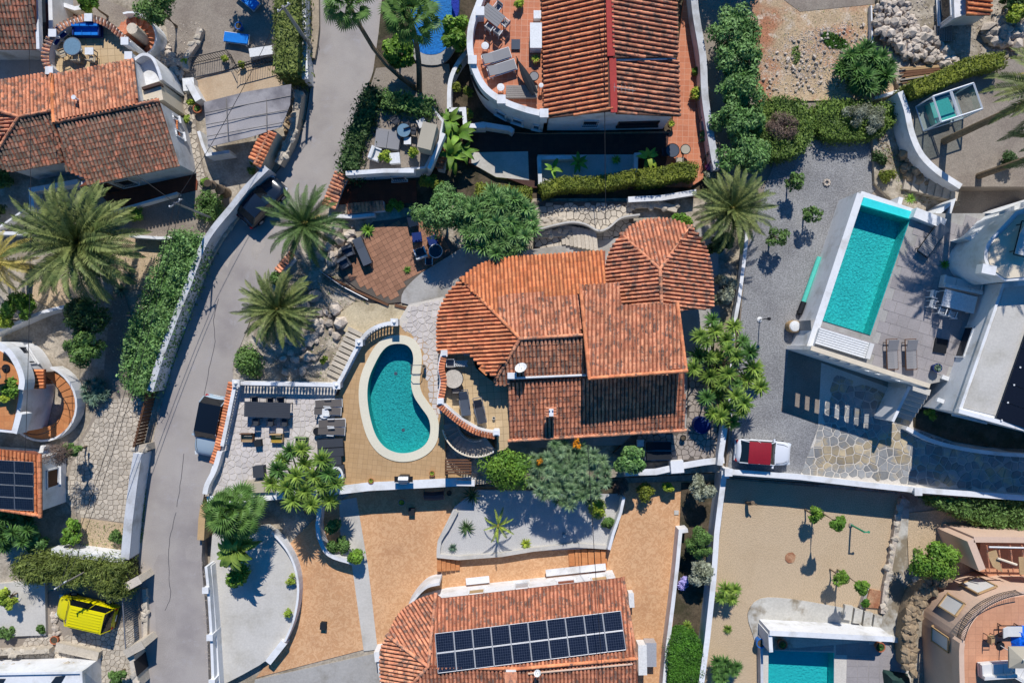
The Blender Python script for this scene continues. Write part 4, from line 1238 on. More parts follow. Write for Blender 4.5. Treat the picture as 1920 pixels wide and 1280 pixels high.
part('chimney_cap', MB().box(c.x, c.y, 4.03, .86, .76, .08), 'tile_mid', ch)
dish(bot, 1008, 1262, 4.2, .25)
g = MB(); g.tube([bf[3].at(990, 1262, .12), bf[3].at(1186, 1244, .12)], .07, 6); part('roof_pipe', g, 'pink_plaster', bot)

# ------------------------------------------------------------------ modern white house on the right
b0 = W(1850, 640, 0); b0.z = .8
mod = thing('modern_house', 'modern white house on the right edge with flat roof and rounded wing', 'house', b0)
MR = [(1797,772),(1880,530),(1930,524),(2150,500),(2150,860)]
block('wall', MR, 5.7, .75, 'white_plaster', mod)
block('roof_surface', [(1806,764),(1884,540),(1930,534),(2140,510),(2140,845)], 5.74, 5.6, 'concrete_light', mod)
part('roof_edge', wall_line([(1798,770),(1930,806),(2150,862)], 5.95, .28, 5.5), 'white_plaster', mod)
part('roof_edge', wall_line([(1800,768),(1882,532)], 5.85, .16, 5.5), 'white_plaster', mod)
MW = smooth([(1885,527),(1858,508),(1847,486),(1850,462),(1860,446)], 4) + [(1880,424),(1905,396),(1960,378)] + [(2150,370),(2150,510)]
block('rounded_wing', MW, 7.2, .75, 'white_plaster', mod)
block('low_wing', [(1806,447),(1828,438),(1874,398),(1930,374),(2000,352),(2000,430),(1850,460)], 4.9, .75, 'white_plaster', mod)
block('roof_surface', smooth([(1886,522),(1864,506),(1854,486),(1857,464),(1866,450)], 4) + [(1886,430),(1910,404),(1960,388)] + [(2140,385),(2140,500)], 7.26, 7.1, 'cream_plaster', mod)
part('parapet', wall_line(smooth([(1858,506),(1848,486),(1851,462),(1861,446)], 4) + [(1881,425),(1906,398),(1960,380)], 7.4, .16, 7.1), 'white_plaster', mod)
c = WX(1857, 505, 7.9); part('roof_box', MB().box(c.x, c.y, 7.5, .9, .6, .6, -.2), 'white_plaster', mod)
# black collectors
pf2 = Face([(1860,790,5.95),(1920,640,5.95),(1990,800,6.15)])
for k in range(7):
    a = (1868 + k * 11.5 , 784 - k * 33)
    P = [pf2.at(*s) for s in ((a[0], a[1]), (a[0] + 11, a[1] - 32), (a[0] + 90, a[1] - 4), (a[0] + 79, a[1] + 28))]
    pn = part('solar_panel', MB().add(P + [p - Vector((0, 0, .06)) for p in P], [(0, 1, 2, 3), (0, 4, 5, 1), (1, 5, 6, 2), (2, 6, 7, 3), (3, 7, 4, 0)]), 'solar_black', mod)
    q = P[0] + (P[3] - P[0]) * .12
    part('clamp', MB().box(q.x, q.y, q.z + .04, .1, .1, .05), 'plastic_white', pn)
A, B = WX(1797, 772, 5.7), WX(1880, 530, 5.7)
for t, z in ((.06, 3.9), (.24, 3.6)):
    p = A + (B - A) * t; d = (B - A).normalized(); n = Vector((-d.y, d.x))
    q = p + n * .3
    part('wall_lamp', MB().box(q.x, q.y, z, .28, .5, .2, math.atan2(d.y, d.x)), 'plastic_white', mod)
window(mod, A, B, .42, .66, 2.0, 4.4, side=1, name='sliding_door', sill=False)
A, B = WX(1797, 772, 5.7), WX(2150, 860, 5.7)
window(mod, A, B, .12, .3, 3.0, 4.4, side=-1)
# platform walls
pw = thing('pool_platform_wall', 'tall white wall carrying the rectangular pool beside the gravel', 'wall', W(1560, 500, .8))
part('wall_body', wall_line([(1614,363),(1519,650)], 3.58, .5, .75), 'white_plaster', pw)
part('wall_body', wall_line([(1614,363),(1716,398)], 3.35, .4, .75), 'white_plaster', pw)
part('spill_ledge', MB().prism([WX(x, y, 3.4) for x, y in ((1620,370),(1714,398),(1708,411),(1614,384))], 3.0, 3.42), 'pool_tile_pale', pw)
part('wall_body', wall_line([(1716,398),(1772,420)], 4.0, .7, 2.3), 'white_plaster', pw)
part('wall_body', wall_line([(1756,402),(1788,378),(1776,412)], 3.3, .3, 1.0), 'white_plaster', pw)
part('wall_body', wall_line([(1690,370),(1684,392)], 2.6, .3, .9), 'white_plaster', pw)
sp = thing('slotted_wall', 'white parapet wall with nine narrow slots south of the rectangular pool', 'wall', W(1640, 690, .8))
A, B = WX(1521, 652, 5.0), WX(1742, 723, 5.0)
d = (B - A).normalized(); L_ = (B - A).length; rot = math.atan2(d.y, d.x)
mid = (A + B) / 2
part('wall_base', MB().box(mid.x, mid.y, (.7 + 3.25) / 2, L_, .26, 2.55, rot), 'white_plaster', sp)
part('wall_top', MB().box(mid.x, mid.y, 4.8, L_, .26, .4, rot), 'white_plaster', sp)
slots = []
for i in range(9):
    q = WX(1537 + 19.4 * i, 660 + 6.6 * i, 3.9)
    slots.append((q - A).dot(d))
edges = [0.0] + [e for s in slots for e in (s - .2, s + .2)] + [L_]
for a, b in zip(edges[::2], edges[1::2]):
    c = A + d * ((a + b) / 2)
    part('wall_pier', MB().box(c.x, c.y, 3.925, b - a, .26, 1.35, rot), 'white_plaster', sp)
part('coping', MB().box(mid.x, mid.y, 5.03, L_ + .06, .32, .06, rot), 'cream_plaster', sp)
st = thing('garden_stairs', 'white outdoor stair going down from the pool deck to the slate paving', 'stairs', W(1705, 755, .8))
for k in range(7):
    z = 3.1 - k * .36
    c = WX(1722 - k * 5.2, 729 + k * 8.2, z)
    stp = part('step', MB().box(c.x, c.y, (z + .7) / 2, 1.75, .42, z - .7, rot), 'concrete_light', st)
part('side_wall', wall_line([(1706,724),(1674,790)], 3.2, .2, .75), 'white_plaster', st)
wall('long white curved wall below the modern house on the right edge', smooth([(1700,802),(1742,824),(1800,840),(1870,850),(1960,856),(2150,872)], 3), 1.45, .28, .7)

# ------------------------------------------------------------------ pink round house bottom right
b0 = W(1850, 1180, -1); b0.z = -1
pnk = thing('pink_house', 'round pink house in the lower right corner with terrace and railings', 'house', b0)
PT = smooth([(1803,1330),(1799,1215),(1814,1166),(1842,1135),(1882,1115),(1930,1106)], 5) + [(2120,1110),(2120,1400),(1803,1400)]
block('wall', PT, 3.3, -1.05, 'pink_plaster', pnk)
block('terrace_floor', smooth([(1811,1330),(1808,1218),(1822,1172),(1848,1143),(1884,1124),(1930,1115)], 5) + [(2110,1118),(2110,1390),(1811,1390)], 3.34, 3.2, 'pink_floor', pnk)
pr = smooth([(1806,1330),(1803,1220),(1808,1204)], 3)
part('parapet', wall_line(pr, 3.9, .35, 3.1), 'pink_plaster', pnk)
rl = smooth([(1808,1200),(1820,1168),(1846,1140),(1884,1121),(1920,1113)], 4)
rp = [W(x, y, 4.1) for x, y in rl]
part('railing', MB().tube(rp, .03, 5), 'iron', pnk)
part('railing', MB().tube([p - Vector((0, 0, .75)) for p in rp], .02, 5), 'iron', pnk)
for i in range(len(rp) - 1):
    for j in range(3):
        p = rp[i].lerp(rp[i + 1], j / 3)
        part('baluster', MB().box(p.x, p.y, 3.72, .025, .025, .78), 'iron', pnk)
pts = [WX(x, y, 3.3) for x, y in PT]
def arc_pt(px, py):
    q = WX(px, py, 3.3)
    return min(range(len(pts) - 3), key=lambda i: (pts[i] - q).length)
for (xa, ya), (xb, yb) in (((1800,1236),(1801,1206)), ((1812,1170),(1832,1143)), ((1852,1128),(1892,1112))):
    A, B = WX(xa, ya, 3.3), WX(xb, yb, 3.3)
    window(pnk, A, B, .05, .95, .4, 2.3, pane='fabric_white', frame='wood_tan', side=1, depth=.2)
ps = W(1812, 1226, 1.5)
part('wall_spout', MB().box(ps.x - .3, ps.y, 1.9, .6, .1, .1), 'cream_plaster', pnk)
part('terrace_floor', MB().prism([WX(x, y, .2) for x, y in ((1830,1068),(1850,1078),(1930,1110),(2120,1110),(2120,1010),(1840,1010))], -1, .2), 'pink_floor', pnk)
pp = thing('pink_pergola', 'pink walled lean-to with bamboo shades above the round pink house', 'pergola', W(1870, 1045, 0))
part('wall_body', wall_line([(1820,1012),(1842,1068)], 2.6, .5, -1.0), 'pink_plaster', pp)
part('wall_body', wall_line([(1826,1011),(2120,1014)], 2.6, .4, -1.0), 'pink_plaster', pp)
for k in range(7):
    p, q = W(1850 + k * 22, 1022, 2.5), W(1856 + k * 22, 1072, 2.3)
    part('rafter', MB().tube([p, q], .05, 5), 'tile_mid', pp)
part('bamboo_shade', MB().prism([WX(x, y, 2.45) for x, y in ((1850,1036),(1868,1030),(1880,1072),(1862,1062))], 2.4, 2.45), 'wood_tan', pp)
part('bamboo_shade', MB().prism([WX(x, y, 2.45) for x, y in ((1910,1044),(1960,1040),(1960,1084),(1912,1076))], 2.4, 2.45), 'wood_tan', pp)
part('beam', MB().tube([W(1870, 1046, 2.55), W(1906, 1058, 2.55)], .09, 7), 'cream_plaster', pp)
part('beam', MB().tube([W(1854, 1025, 2.6), W(2100, 1030, 2.6)], .06, 6), 'plastic_white', pp)

# ------------------------------------------------------------------ small hut top right, pavilion
b0 = W(1830, 10, 0); b0.z = 1.2
hut = thing('small_hut', 'tiny white hut with bright orange ribbed roof at the top right', 'hut', b0)
roof(hut, [([(1814,-60),(1858,-60),(1858,28),(1814,28)], [(1814,0,3.7),(1814,28,3.7),(1858,10,3.3)], 'tile_new', (100,0))], pu=.36)
block('wall', [(1786,-60),(1856,-60),(1856,24),(1816,26),(1790,34)], 3.1, 1.2, 'white_plaster', hut)
A, B = WX(1790, 34, 3.1), WX(1786, -40, 3.1)
window(hut, A, B, .1, .7, 1.6, 2.8, side=1)
b0 = W(1765, 205, 2.3)
pav = thing('glass_pavilion', 'white framed glass box canopy standing on the gravel in the upper right', 'pavilion', b0)
q = [(1711,193),(1805,162),(1818,217),(1730,250)]
lo = [W(x, y, 2.35) for x, y in ((1717,200),(1790,176),(1806,222),(1732,246))]
up = [p + Vector((0, 0, 2.0)) for p in lo]
for i in range(4):
    j = (i + 1) % 4
    part('frame_bar', MB().tube([up[i], up[j]], .07, 4), 'paint_white', pav)
    part('frame_bar', MB().tube([lo[i], lo[j]], .05, 4), 'paint_white', pav)
    part('post', MB().tube([lo[i], up[i]], .06, 4), 'paint_white', pav)
    part('glass_wall', MB().add([lo[i], lo[j], up[j], up[i]], [(0, 1, 2, 3)]), 'glass_clear', pav)
part('frame_bar', MB().tube([up[0].lerp(up[1], .42), up[3].lerp(up[2], .42)], .06, 4), 'paint_white', pav)
part('frame_bar', MB().tube([up[0].lerp(up[1], .46), up[3].lerp(up[2], .46)], .04, 4), 'paint_white', pav)
part('glass_roof', MB().add([p - Vector((0, 0, .02)) for p in (up[0], up[0].lerp(up[1], .42), up[3].lerp(up[2], .42), up[3])], [(0, 1, 2, 3)]), 'glass_clear', pav)
part('floor_panel', MB().prism([(p.x, p.y) for p in lo], 2.3, 2.36), 'concrete_light', pav)
ins = [lo[0].lerp(lo[1], .12), lo[0].lerp(lo[1], .7), lo[3].lerp(lo[2], .75), lo[3].lerp(lo[2], .1)]
part('bench_slab', MB().prism([(p.lerp((lo[0] + lo[2]) / 2, .2).x, p.lerp((lo[0] + lo[2]) / 2, .2).y) for p in ins], 2.4, 3.0), 'plastic_teal', pav)
# ================================================================== WALLS, FENCES, GATES
def pxl(*a): return [tuple(a[i:i + 2]) for i in range(0, len(a), 2)]
# along the lane, left side
wall('long white wall curving along the left of the lane with pale cap', smooth(pxl(500,314, 464,350, 432,390, 399,430, 378,466, 354,530, 327,598, 301,668, 281,733), 4), 1.9, .28, -.06, cap='old_plaster', capw=.16)
wall('rough stone footing wall under the long white lane wall', smooth(pxl(500,340, 450,400, 402,470, 360,560, 318,664, 298,730), 4), .28, .2, -.06, 'stone_tan', name='stone_wall')
wall('blue grey plastered wall on the left of the lane above the yellow van', pxl(258,850, 250,900, 240,980, 234,1048), 1.6, .45, -.06, 'white_plaster', cap='old_plaster', capw=.18)
wall('short rubble wall end beside the brown gate and lane', pxl(248,842, 276,838), 1.1, .5, -.06, 'stone_tan', name='stone_wall')
wall('white plastered wall with two clay inlays above the yellow van', pxl(96,1034, 160,1042, 232,1052), 1.5, .5, -.06)
wall('stone gate pier on the lane beside the yellow van', pxl(236,1100, 262,1086), 1.9, .5, -.06, 'stone_tan', cap='stone_tan', name='gate_pier', cat='gate pier')
wall('stone gate pier on the lane just below the yellow van', pxl(234,1226, 268,1208), 1.9, .5, -.06, 'stone_tan', cap='stone_tan', name='gate_pier', cat='gate pier')
wall('rubble wall at the bottom of the lane in the lower left corner', pxl(246,1230, 256,1290), 1.5, .4, -.06, 'stone_tan', name='stone_wall')
wall('stone kerb wall between gate piers along the lane', pxl(270,1104, 273,1150, 272,1206), .3, .3, -.06, 'stone_tan', name='stone_wall')
wall('low white wall enclosing the old house brown patio on the left', pxl(60,395, 58,356, 146,340), .9, .35, -.06)
wall('thin white wall below the brown patio of the old house', pxl(214,396, 270,380, 332,362), .7, .18, -.06)
wall('white garden wall running left from the big date palm', pxl(-40,436, 56,438), .9, .25, -.06)
wall('white garden wall between the date palm and the oleander hedge', pxl(242,442, 296,446, 388,444), .9, .2, -.06)
wall('curved white retaining wall on the left edge below lime bushes', smooth(pxl(-20,628, 30,606, 80,585, 134,572), 3), 1.2, .24, -.06)
wall('white diagonal wall at the far left beside the palm', pxl(-10,432, 30,404, 56,386), .7, .14, -.06)
wall('white wall on the left of the lane beside the tall hedge at the top', pxl(566,-60, 568,60, 572,148), 1.6, .36, -.06, cap='white_plaster')
wall('tan kerb wall at the top of the lane', smooth(pxl(590,-60, 592,50, 584,108), 2), .35, .5, -.06, 'verge')
wall('stone retaining wall under the grey canopy beside the lane', smooth(pxl(560,170, 552,230, 538,272, 520,306), 2), 1.0, .5, -.06, 'stone_tan', name='stone_wall')
tcw = wall('lane wall topped with a double row of clay tiles', pxl(508,242, 478,306), 2.0, .9, -.06, 'cream_plaster', name='tiled_wall')
coping_tiles(tcw, pxl(508,241, 477,307), 2.08, 'tile_warm', out=.24, sc=1.25, step=.28)
coping_tiles(tcw, pxl(477,307, 508,241), 2.08, 'tile_warm', out=.24, sc=1.25, step=.28)
part('ridge_tile', MB().tube([W(508, 240, 2.2), W(477, 308, 2.2)], .11, 8), 'tile_mid', tcw)
wall('white wall under the tiled lane wall by the dark car', pxl(480,306, 498,322), 1.6, .35, -.06)
tp_ = thing('tiled_pier', 'tan gate pier with a small clay tile roof beside the tall hedge', 'gate pier', W(556, 134, 0))
c = WX(545, 122, 2.2)
part('pier_body', MB().box(c.x, c.y, 1.1, .8, .5, 2.2), 'cream_plaster', tp_)
for k in range(3):
    part('coping_tile', MB().tube([W(535, 116 + k * 6, 2.32), W(555, 118 + k * 6, 2.32)], .11, 8), 'tile_new', tp_)
wall('narrow white wall left of the grey canopy', pxl(372,246, 380,272, 388,290, 430,284), 1.3, .22, -.06)
wall('white stone flower box wall beside the beige patio', pxl(352,152, 372,188), .9, .5, -.06)
wall('dry stone edge wall beside the gravel yard at upper left', smooth(pxl(375,52, 366,80, 350,104, 346,130), 2), .5, .4, -.06, 'rock', name='stone_wall')

def railing(label, px, z0, z1, mt='iron', step=.18, name='railing', cat='railing', group=None):
    P = [W(x, y, z1) for x, y in px]
    t = thing(name, label, cat, (P[0].x, P[0].y, z0), 0, group)
    part('rail', MB().tube(P, .035, 5), mt, t)
    part('rail', MB().tube([p - Vector((0, 0, z1 - z0 - .12)) for p in P], .025, 5), mt, t)
    for s, e in zip(P, P[1:]):
        n = max(1, int((e - s).length / step))
        for i in range(n):
            p = s.lerp(e, i / n)
            part('bar', MB().box(p.x, p.y, (z0 + z1) / 2, .025, .025, z1 - z0), mt, t)
    return t
railing('black iron railing left part around the beige patio at upper left', pxl(352,110, 424,94, 436,118), .03, 1.0)
railing('black iron railing right part below the blue sunbed at upper left', pxl(436,128, 442,122, 512,104), .03, 1.0)
railing('thin black railing on the edge of the shaded patio by villa stairs', pxl(600,508, 640,536, 690,562), .4, .9, 'alu', .9)
wall('dark low wall along the lower edge of the brown tiled patio', pxl(604,512, 668,546, 728,572), .75, .16, .2, 'wood_brown')
wall('tiny dark step wall by the white stone at the brown patio', pxl(740,572, 768,579), .7, .2, .2, 'wood_brown')

gt = thing('driveway_gate', 'slatted grey metal driveway gate beside the yellow van', 'gate', W(240, 1150, 0))
p, q = W(229, 1116, 1.7), W(236, 1222, 1.7)
part('gate_rail', MB().tube([p, q], .05, 5), 'steel', gt)
for k in range(26):
    a = p.lerp(q, k / 25)
    part('gate_bar', MB().tube([a, Vector((a.x + .1, a.y - .02, .1))], .025, 4), 'steel', gt)
bg = thing('wooden_gate', 'brown slatted wooden gate beside the crazy paved yard and the lane', 'gate', W(268, 780, 0))
p, q = W(276, 738, 1.5), W(252, 836, 1.5)
for k in range(16):
    a = p.lerp(q, k / 15)
    part('gate_slat', MB().box(a.x - .1, a.y, .78, .06, .2, 1.45, -.24), 'wood_brown', bg)
part('gate_rail', MB().tube([p, q], .05, 5), 'wood_brown', bg)
ig = thing('iron_gate', 'dark iron grille gate between wall end and stone pier on the lane', 'gate', W(250, 1070, 0))
p, q = W(232, 1056, 1.6), W(244, 1090, 1.6)
for k in range(9):
    a = p.lerp(q, k / 8); part('gate_bar', MB().box(a.x, a.y, .8, .04, .04, 1.6), 'iron', ig)
for z in (.3, .9, 1.55): part('gate_rail', MB().tube([Vector((p.x, p.y, z)), Vector((q.x, q.y, z))], .035, 4), 'iron', ig)
sg = thing('shed_gate', 'black panel gate in the rubble wall at the bottom of the lane', 'gate', W(262, 1250, 0))
p, q = W(252, 1238, 1.5), W(258, 1266, 1.5)
part('gate_panel', MB().box((p.x + q.x) / 2, (p.y + q.y) / 2, .8, .08, 1.1, 1.5, .2), 'iron', sg)
part('gate_frame', MB().tube([p, q], .05, 5), 'iron', sg)

# grey reed canopy
cn = thing('shade_canopy', 'grey reed shade canopy over a car port beside the upper lane', 'canopy', W(460, 230, 0))
q = [W(382, 192, 2.3), W(462, 172, 2.5), W(546, 158, 2.5), W(544, 196, 2.4), W(528, 238, 2.3), W(474, 256, 2.3), W(390, 276, 2.2)]
part('reed_mat', MB().add(q + [p - Vector((0, 0, .05)) for p in q], [(6, 5, 4, 3, 2, 1, 0), tuple(range(7, 14))] + [(i, (i + 1) % 7, 7 + (i + 1) % 7, 7 + i) for i in range(7)]), 'shade_cloth', cn)
for a, b in (((384,212),(545,180)), ((386,234),(540,206)), ((388,256),(530,230)), ((424,184),(428,268)), ((500,166),(500,246))):
    part('batten', MB().tube([W(*a, 2.42), W(*b, 2.46)], .03, 4), 'wood_gray', cn)
for x, y in ((384,196),(460,176),(543,162),(530,234),(392,272)):
    c = WX(x, y, 2.2); part('post', MB().cyl(c.x, c.y, -.05, 2.25, .05, n=6), 'steel', cn)

# upper garden of the terrace house
wall('white curved planter wall beside the round roof terrace', smooth(pxl(893,80, 868,105, 851,132, 843,160, 842,204), 3), 1.7, .3, .3)
wall('white stepped planter wall below the round roof terrace', pxl(842,206, 870,205, 872,236, 910,236), 1.7, .3, .3)
wall('white wall strip along the front of the terrace house garden', pxl(872,238, 905,233, 955,241, 962,246), 1.5, .35, .3)
wall('long white boundary wall on the right of the terracotta yard', smooth(pxl(1298,-60, 1304,20, 1318,105, 1322,180, 1334,260, 1344,318), 3), 1.9, .42, .3, cap='old_plaster', capw=.08)
wall('shaded white wall framing the sunken garden on its left', pxl(1013,345, 1011,296, 1100,294), 1.3, .28, .3)
wall('shaded white wall framing the sunken garden on its right', pxl(1192,340, 1193,290, 1212,288), 1.3, .28, .3)
wall('short white wall with pale top below the trimmed hedge', pxl(1178,374, 1240,371, 1306,360), 1.3, .3, .3, cap='white_plaster')
wall('white wall left end by the clay tiles near the dark patio', pxl(614,404, 660,406, 702,402), 1.0, .26, .2)
tw = thing('tiled_wall', 'wall topped with two rows of clay tiles beside the lane at the middle palm', 'wall', W(625, 358, 0))
part('wall_body', wall_line(pxl(640,330, 630,352, 618,384), 1.3, .6, -.05), 'white_plaster', tw)
coping_tiles(tw, pxl(640,328, 630,352, 617,386), 1.35, 'tile_mid', out=.22, sc=1.2, step=.27)
coping_tiles(tw, pxl(617,386, 630,352, 640,328), 1.35, 'tile_mid', out=.22, sc=1.2, step=.27)
tw = thing('tiled_wall', 'low wall of upright clay tiles under the brown terrace', 'wall', W(690, 392, 0))
part('wall_body', wall_line(pxl(654,392, 720,386), 1.0, .7, -.05), 'white_plaster', tw)
coping_tiles(tw, pxl(654,392, 720,386), 1.05, 'tile_mid', out=-.05, sc=1.6, step=.27)
tw = thing('tiled_wall', 'short wall topped with clay tiles at the foot of the middle palm', 'wall', W(540, 492, 0))
part('wall_body', wall_line(pxl(548,482, 526,508), .9, .5, -.05), 'white_plaster', tw)
coping_tiles(tw, pxl(550,480, 524,510), .95, 'tile_mid', out=.1, sc=1.3, step=.25)
tw = thing('tiled_wall', 'short flight of clay tile capped wall beside the banana plants', 'wall', W(832, 300, .3))
part('wall_body', wall_line(pxl(836,275, 826,318), 1.2, .5, .25), 'white_plaster', tw)
coping_tiles(tw, pxl(836,275, 826,318), 1.25, 'tile_mid', out=.05, sc=1.4, step=.26)
# raised patio with its wall
rp_ = thing('patio_building', 'white walled roof patio between the lane and the palms', 'building', W(740, 270, .3))
RP = pxl(694,204, 812,200, 832,226, 826,262, 798,316, 648,324, 654,300, 676,232)
part('wall_body', MB().prism([WX(x, y, 2.75) for x, y in RP], .1, 2.75), 'white_plaster', rp_)
part('patio_floor', MB().prism([WX(x, y, 2.79) for x, y in pxl(696,208, 810,204, 828,228, 822,262, 795,312, 652,320, 658,300, 680,234)], 2.6, 2.79), 'gravel_tan', rp_)
part('parapet', wall_line(pxl(648,325, 720,320, 776,320), 3.5, .3, 2.6), 'white_plaster', rp_)
part('parapet', wall_line(pxl(832,250, 804,316), 3.4, .26, 2.6), 'white_plaster', rp_)
A, B = WX(648, 327, 3.3), WX(776, 322, 3.3)
window(rp_, A, B, .62, .82, 1.3, 2.2, side=-1, bars='iron')

# villa plot
def balustrade(label, px, z0, z1, ends=(True, True), step=.235, n_in=0):
    P = [W(x, y, z1) for x, y in px]
    t = thing('balustrade', label, 'balustrade', (P[0].x, P[0].y, z0), 0, 'white balustrades of the pool terrace')
    xy = [Vector((p.x, p.y)) for p in P]
    l, r = offset(xy, .13), offset(xy, -.13)
    part('top_rail', MB().prism(l + r[::-1], z1 - .12, z1, bottom=True), 'white_plaster', t)
    part('plinth', MB().prism(l + r[::-1], z0 - .5, z0 + .12), 'white_plaster', t)
    h = z1 - z0
    prof = [(.05, z0 + .1), (.075, z0 + .16), (.05, z0 + .24), (.09, z0 + .45), (.085, z0 + .52), (.045, z0 + .72), (.06, z1 - .14), (.07, z1 - .1)]
    mb0 = MB().lathe(0, 0, prof, 8)
    me = mesh_from('baluster', mb0.v, mb0.f, 'white_plaster')
    acc = step / 2
    for s, e in zip(xy, xy[1:]):
        L_ = (e - s).length
        while acc < L_:
            c = s.lerp(e, acc / L_)
            link_mesh('baluster', me, t, M=Matrix.Translation((c.x - P[0].x, c.y - P[0].y, -z0)))
            acc += step
        acc -= L_
    for k, on in ((0, ends[0]), (-1, ends[1])):
        if on:
            c = xy[k]
            part('pedestal', MB().box(c.x, c.y, (z0 - .5 + z1 + .1) / 2, .42, .42, z1 + .6 - z0, 0).box(c.x, c.y, z1 + .13, .54, .54, .08).cyl(c.x, c.y, z1 + .17, z1 + .35, .16, .05, 8), 'white_plaster', t)
    return t
balustrade('white balustrade along the upper side of the crazy paved terrace', pxl(444,718, 630,722), .8, 1.75, (True, False))
balustrade('white balustrade curving along the garden stairs beside the kidney pool', [(632,722)] + smooth(pxl(644,700, 660,668, 674,642), 3), .8, 1.75, (True, True))
balustrade('white curved balustrade above the kidney pool end', smooth(pxl(676,638, 690,622, 712,610, 740,604), 3), .8, 1.75, (False, True))
bw = balustrade('white balustrade facing the lane above the parked silver car', pxl(440,722, 426,790, 416,836), .8, 1.75, (False, False))
tw = thing('tiled_wall', 'clay tile coping along the lane wall beside the parked silver car', 'wall', W(430, 800, 0))
part('wall_body', wall_line(pxl(437,722, 424,790, 412,842, 392,905), 1.2, .3, -.05), 'white_plaster', tw)
coping_tiles(tw, pxl(438,720, 424,790, 411,845, 402,872), 1.22, 'tile_warm', out=.1, sc=1.2, step=.22)
wall('white knobbly wall end at the lane corner of the crazy paved terrace', smooth(pxl(412,846, 402,880, 388,908, 384,926), 3), 1.5, .36, -.4)
wall('brown stepped tile edge of the lane beside the fan palm', pxl(382,948, 378,975, 376,1012), .5, .5, -1, 'wood_tan')
wall('long white wall between the pool terrace and the orange drive', pxl(388,938, 500,930, 640,918, 690,912, 884,902), 1.05, .5, -1.05, cap='white_plaster', capw=.12)
wall('white wall step at the end of the long white wall by the lime tree', pxl(856,905, 890,906), 1.5, .4, -1.05)
wall('pale rendered wall under the lime tree and the slate loungers', pxl(1172,886, 1230,884, 1284,872, 1320,866, 1358,862), 1.0, .36, -1.05, cap='white_plaster')
wall('white cubic plinth on the wall corner below the dark paving', pxl(1258,876, 1282,874), 1.3, .9, -1.0)
wall('shaded white wall beside the dark paved yard near the white car', pxl(1360,798, 1352,850, 1350,872), 1.5, .4, .6)
wall('white wall between the dark paving and the gravel drive', smooth(pxl(1402,432, 1394,500, 1386,560, 1374,640, 1368,800), 2), 1.3, .26, .7)
wall('white boundary wall with clay base from the lane drive to the sandy yard', pxl(1364,884, 1500,894, 1620,908, 1716,918, 1930,934, 2150,950), 1.35, .3, -1.05, cap='white_plaster', capw=.1, posts=((1364,884),(1718,920)))
wall('thin red brick base strip along the white boundary wall', pxl(1366,890, 1500,900, 1620,914, 1716,924, 1820,932), .62, .16, -1.05, 'tile_mid')
wall('long white wall between the orange drive and the sandy yard', pxl(1358,890, 1352,935, 1344,1000, 1338,1090, 1326,1200, 1314,1290, 1306,1400), .75, .3, -1.05, cap='white_plaster', posts=((1358,888),))
wall('white wall of the narrow planting strip beside the orange drive', pxl(1290,994, 1276,996, 1270,1060, 1262,1130, 1252,1210, 1244,1300, 1240,1400), .1, .28, -1.05)
wall('white flared wall between the white gravel garden and the orange drive', pxl(1170,932, 1164,960, 1150,1000, 1142,1030), .3, .22, -1.05)
wall('pale kerb wall along the white gravel garden', smooth(pxl(856,958, 838,992, 824,1014, 822,1042), 2) + pxl(860,1046, 940,1040, 1000,1030, 1080,1022, 1140,1026), -.3, .28, -1.05, 'concrete_light')
wall('blue shaded curved planter wall beside the grey path', pxl(600,942, 595,984) + smooth(pxl(597,1004, 608,1030, 626,1044, 660,1054), 3), .1, .3, -1.05)
wall('white curved wall around the pale patio by the fan palms', smooth(pxl(510,998, 536,1028, 553,1064, 559,1108, 551,1160, 534,1202), 4), -.05, .16, -1.05)
wall('white bench block on the curved wall of the pale patio', pxl(502,1242, 532,1204), -.1, .5, -1.0)
lw = wall('white lane wall with pale posts at the lower left of the solar house', pxl(386,1062, 391,1110, 396,1190, 400,1290, 404,1400), .85, .2, -1.0, posts=((388,1104),(396,1192),(400,1276)))
wall('low double white wall of the pale patio along the lane', pxl(394,1060, 404,1190, 410,1290), .3, .2, -.9)
wall('white wall post beside the grey pavement of the solar house', pxl(706,1222, 708,1240), .4, .4, -1.05)
wall('thin white wall along the left of the solar house', smooth(pxl(708,1224, 711,1260, 718,1300), 2), .2, .14, -1.05)
wall('rough stone edging wall along the concrete path in the sandy yard', smooth(pxl(1694,935, 1682,990, 1672,1050, 1660,1110, 1656,1150), 3), -.6, .35, -1.05, 'rock', name='stone_wall')
wall('stone retaining wall curving around the pink house', smooth(pxl(1706,1250, 1704,1200, 1714,1140, 1740,1100, 1772,1076), 3), .2, .8, -1.05, 'rock_brown', name='stone_wall')
wall('curved white wall edging the upper right gravel drive', smooth(pxl(1688,172, 1700,205, 1710,250, 1728,290, 1760,322, 1802,350), 4), 2.75, .42, .8, name='curved_wall')
wall('white garden wall left of the curved drive wall', pxl(1640,184, 1688,170), 1.4, .22, .8)
fn = wall('thin white fence rail beside the dry yard and rock pile', pxl(1634,10, 1636,84), 1.3, .1, .8)

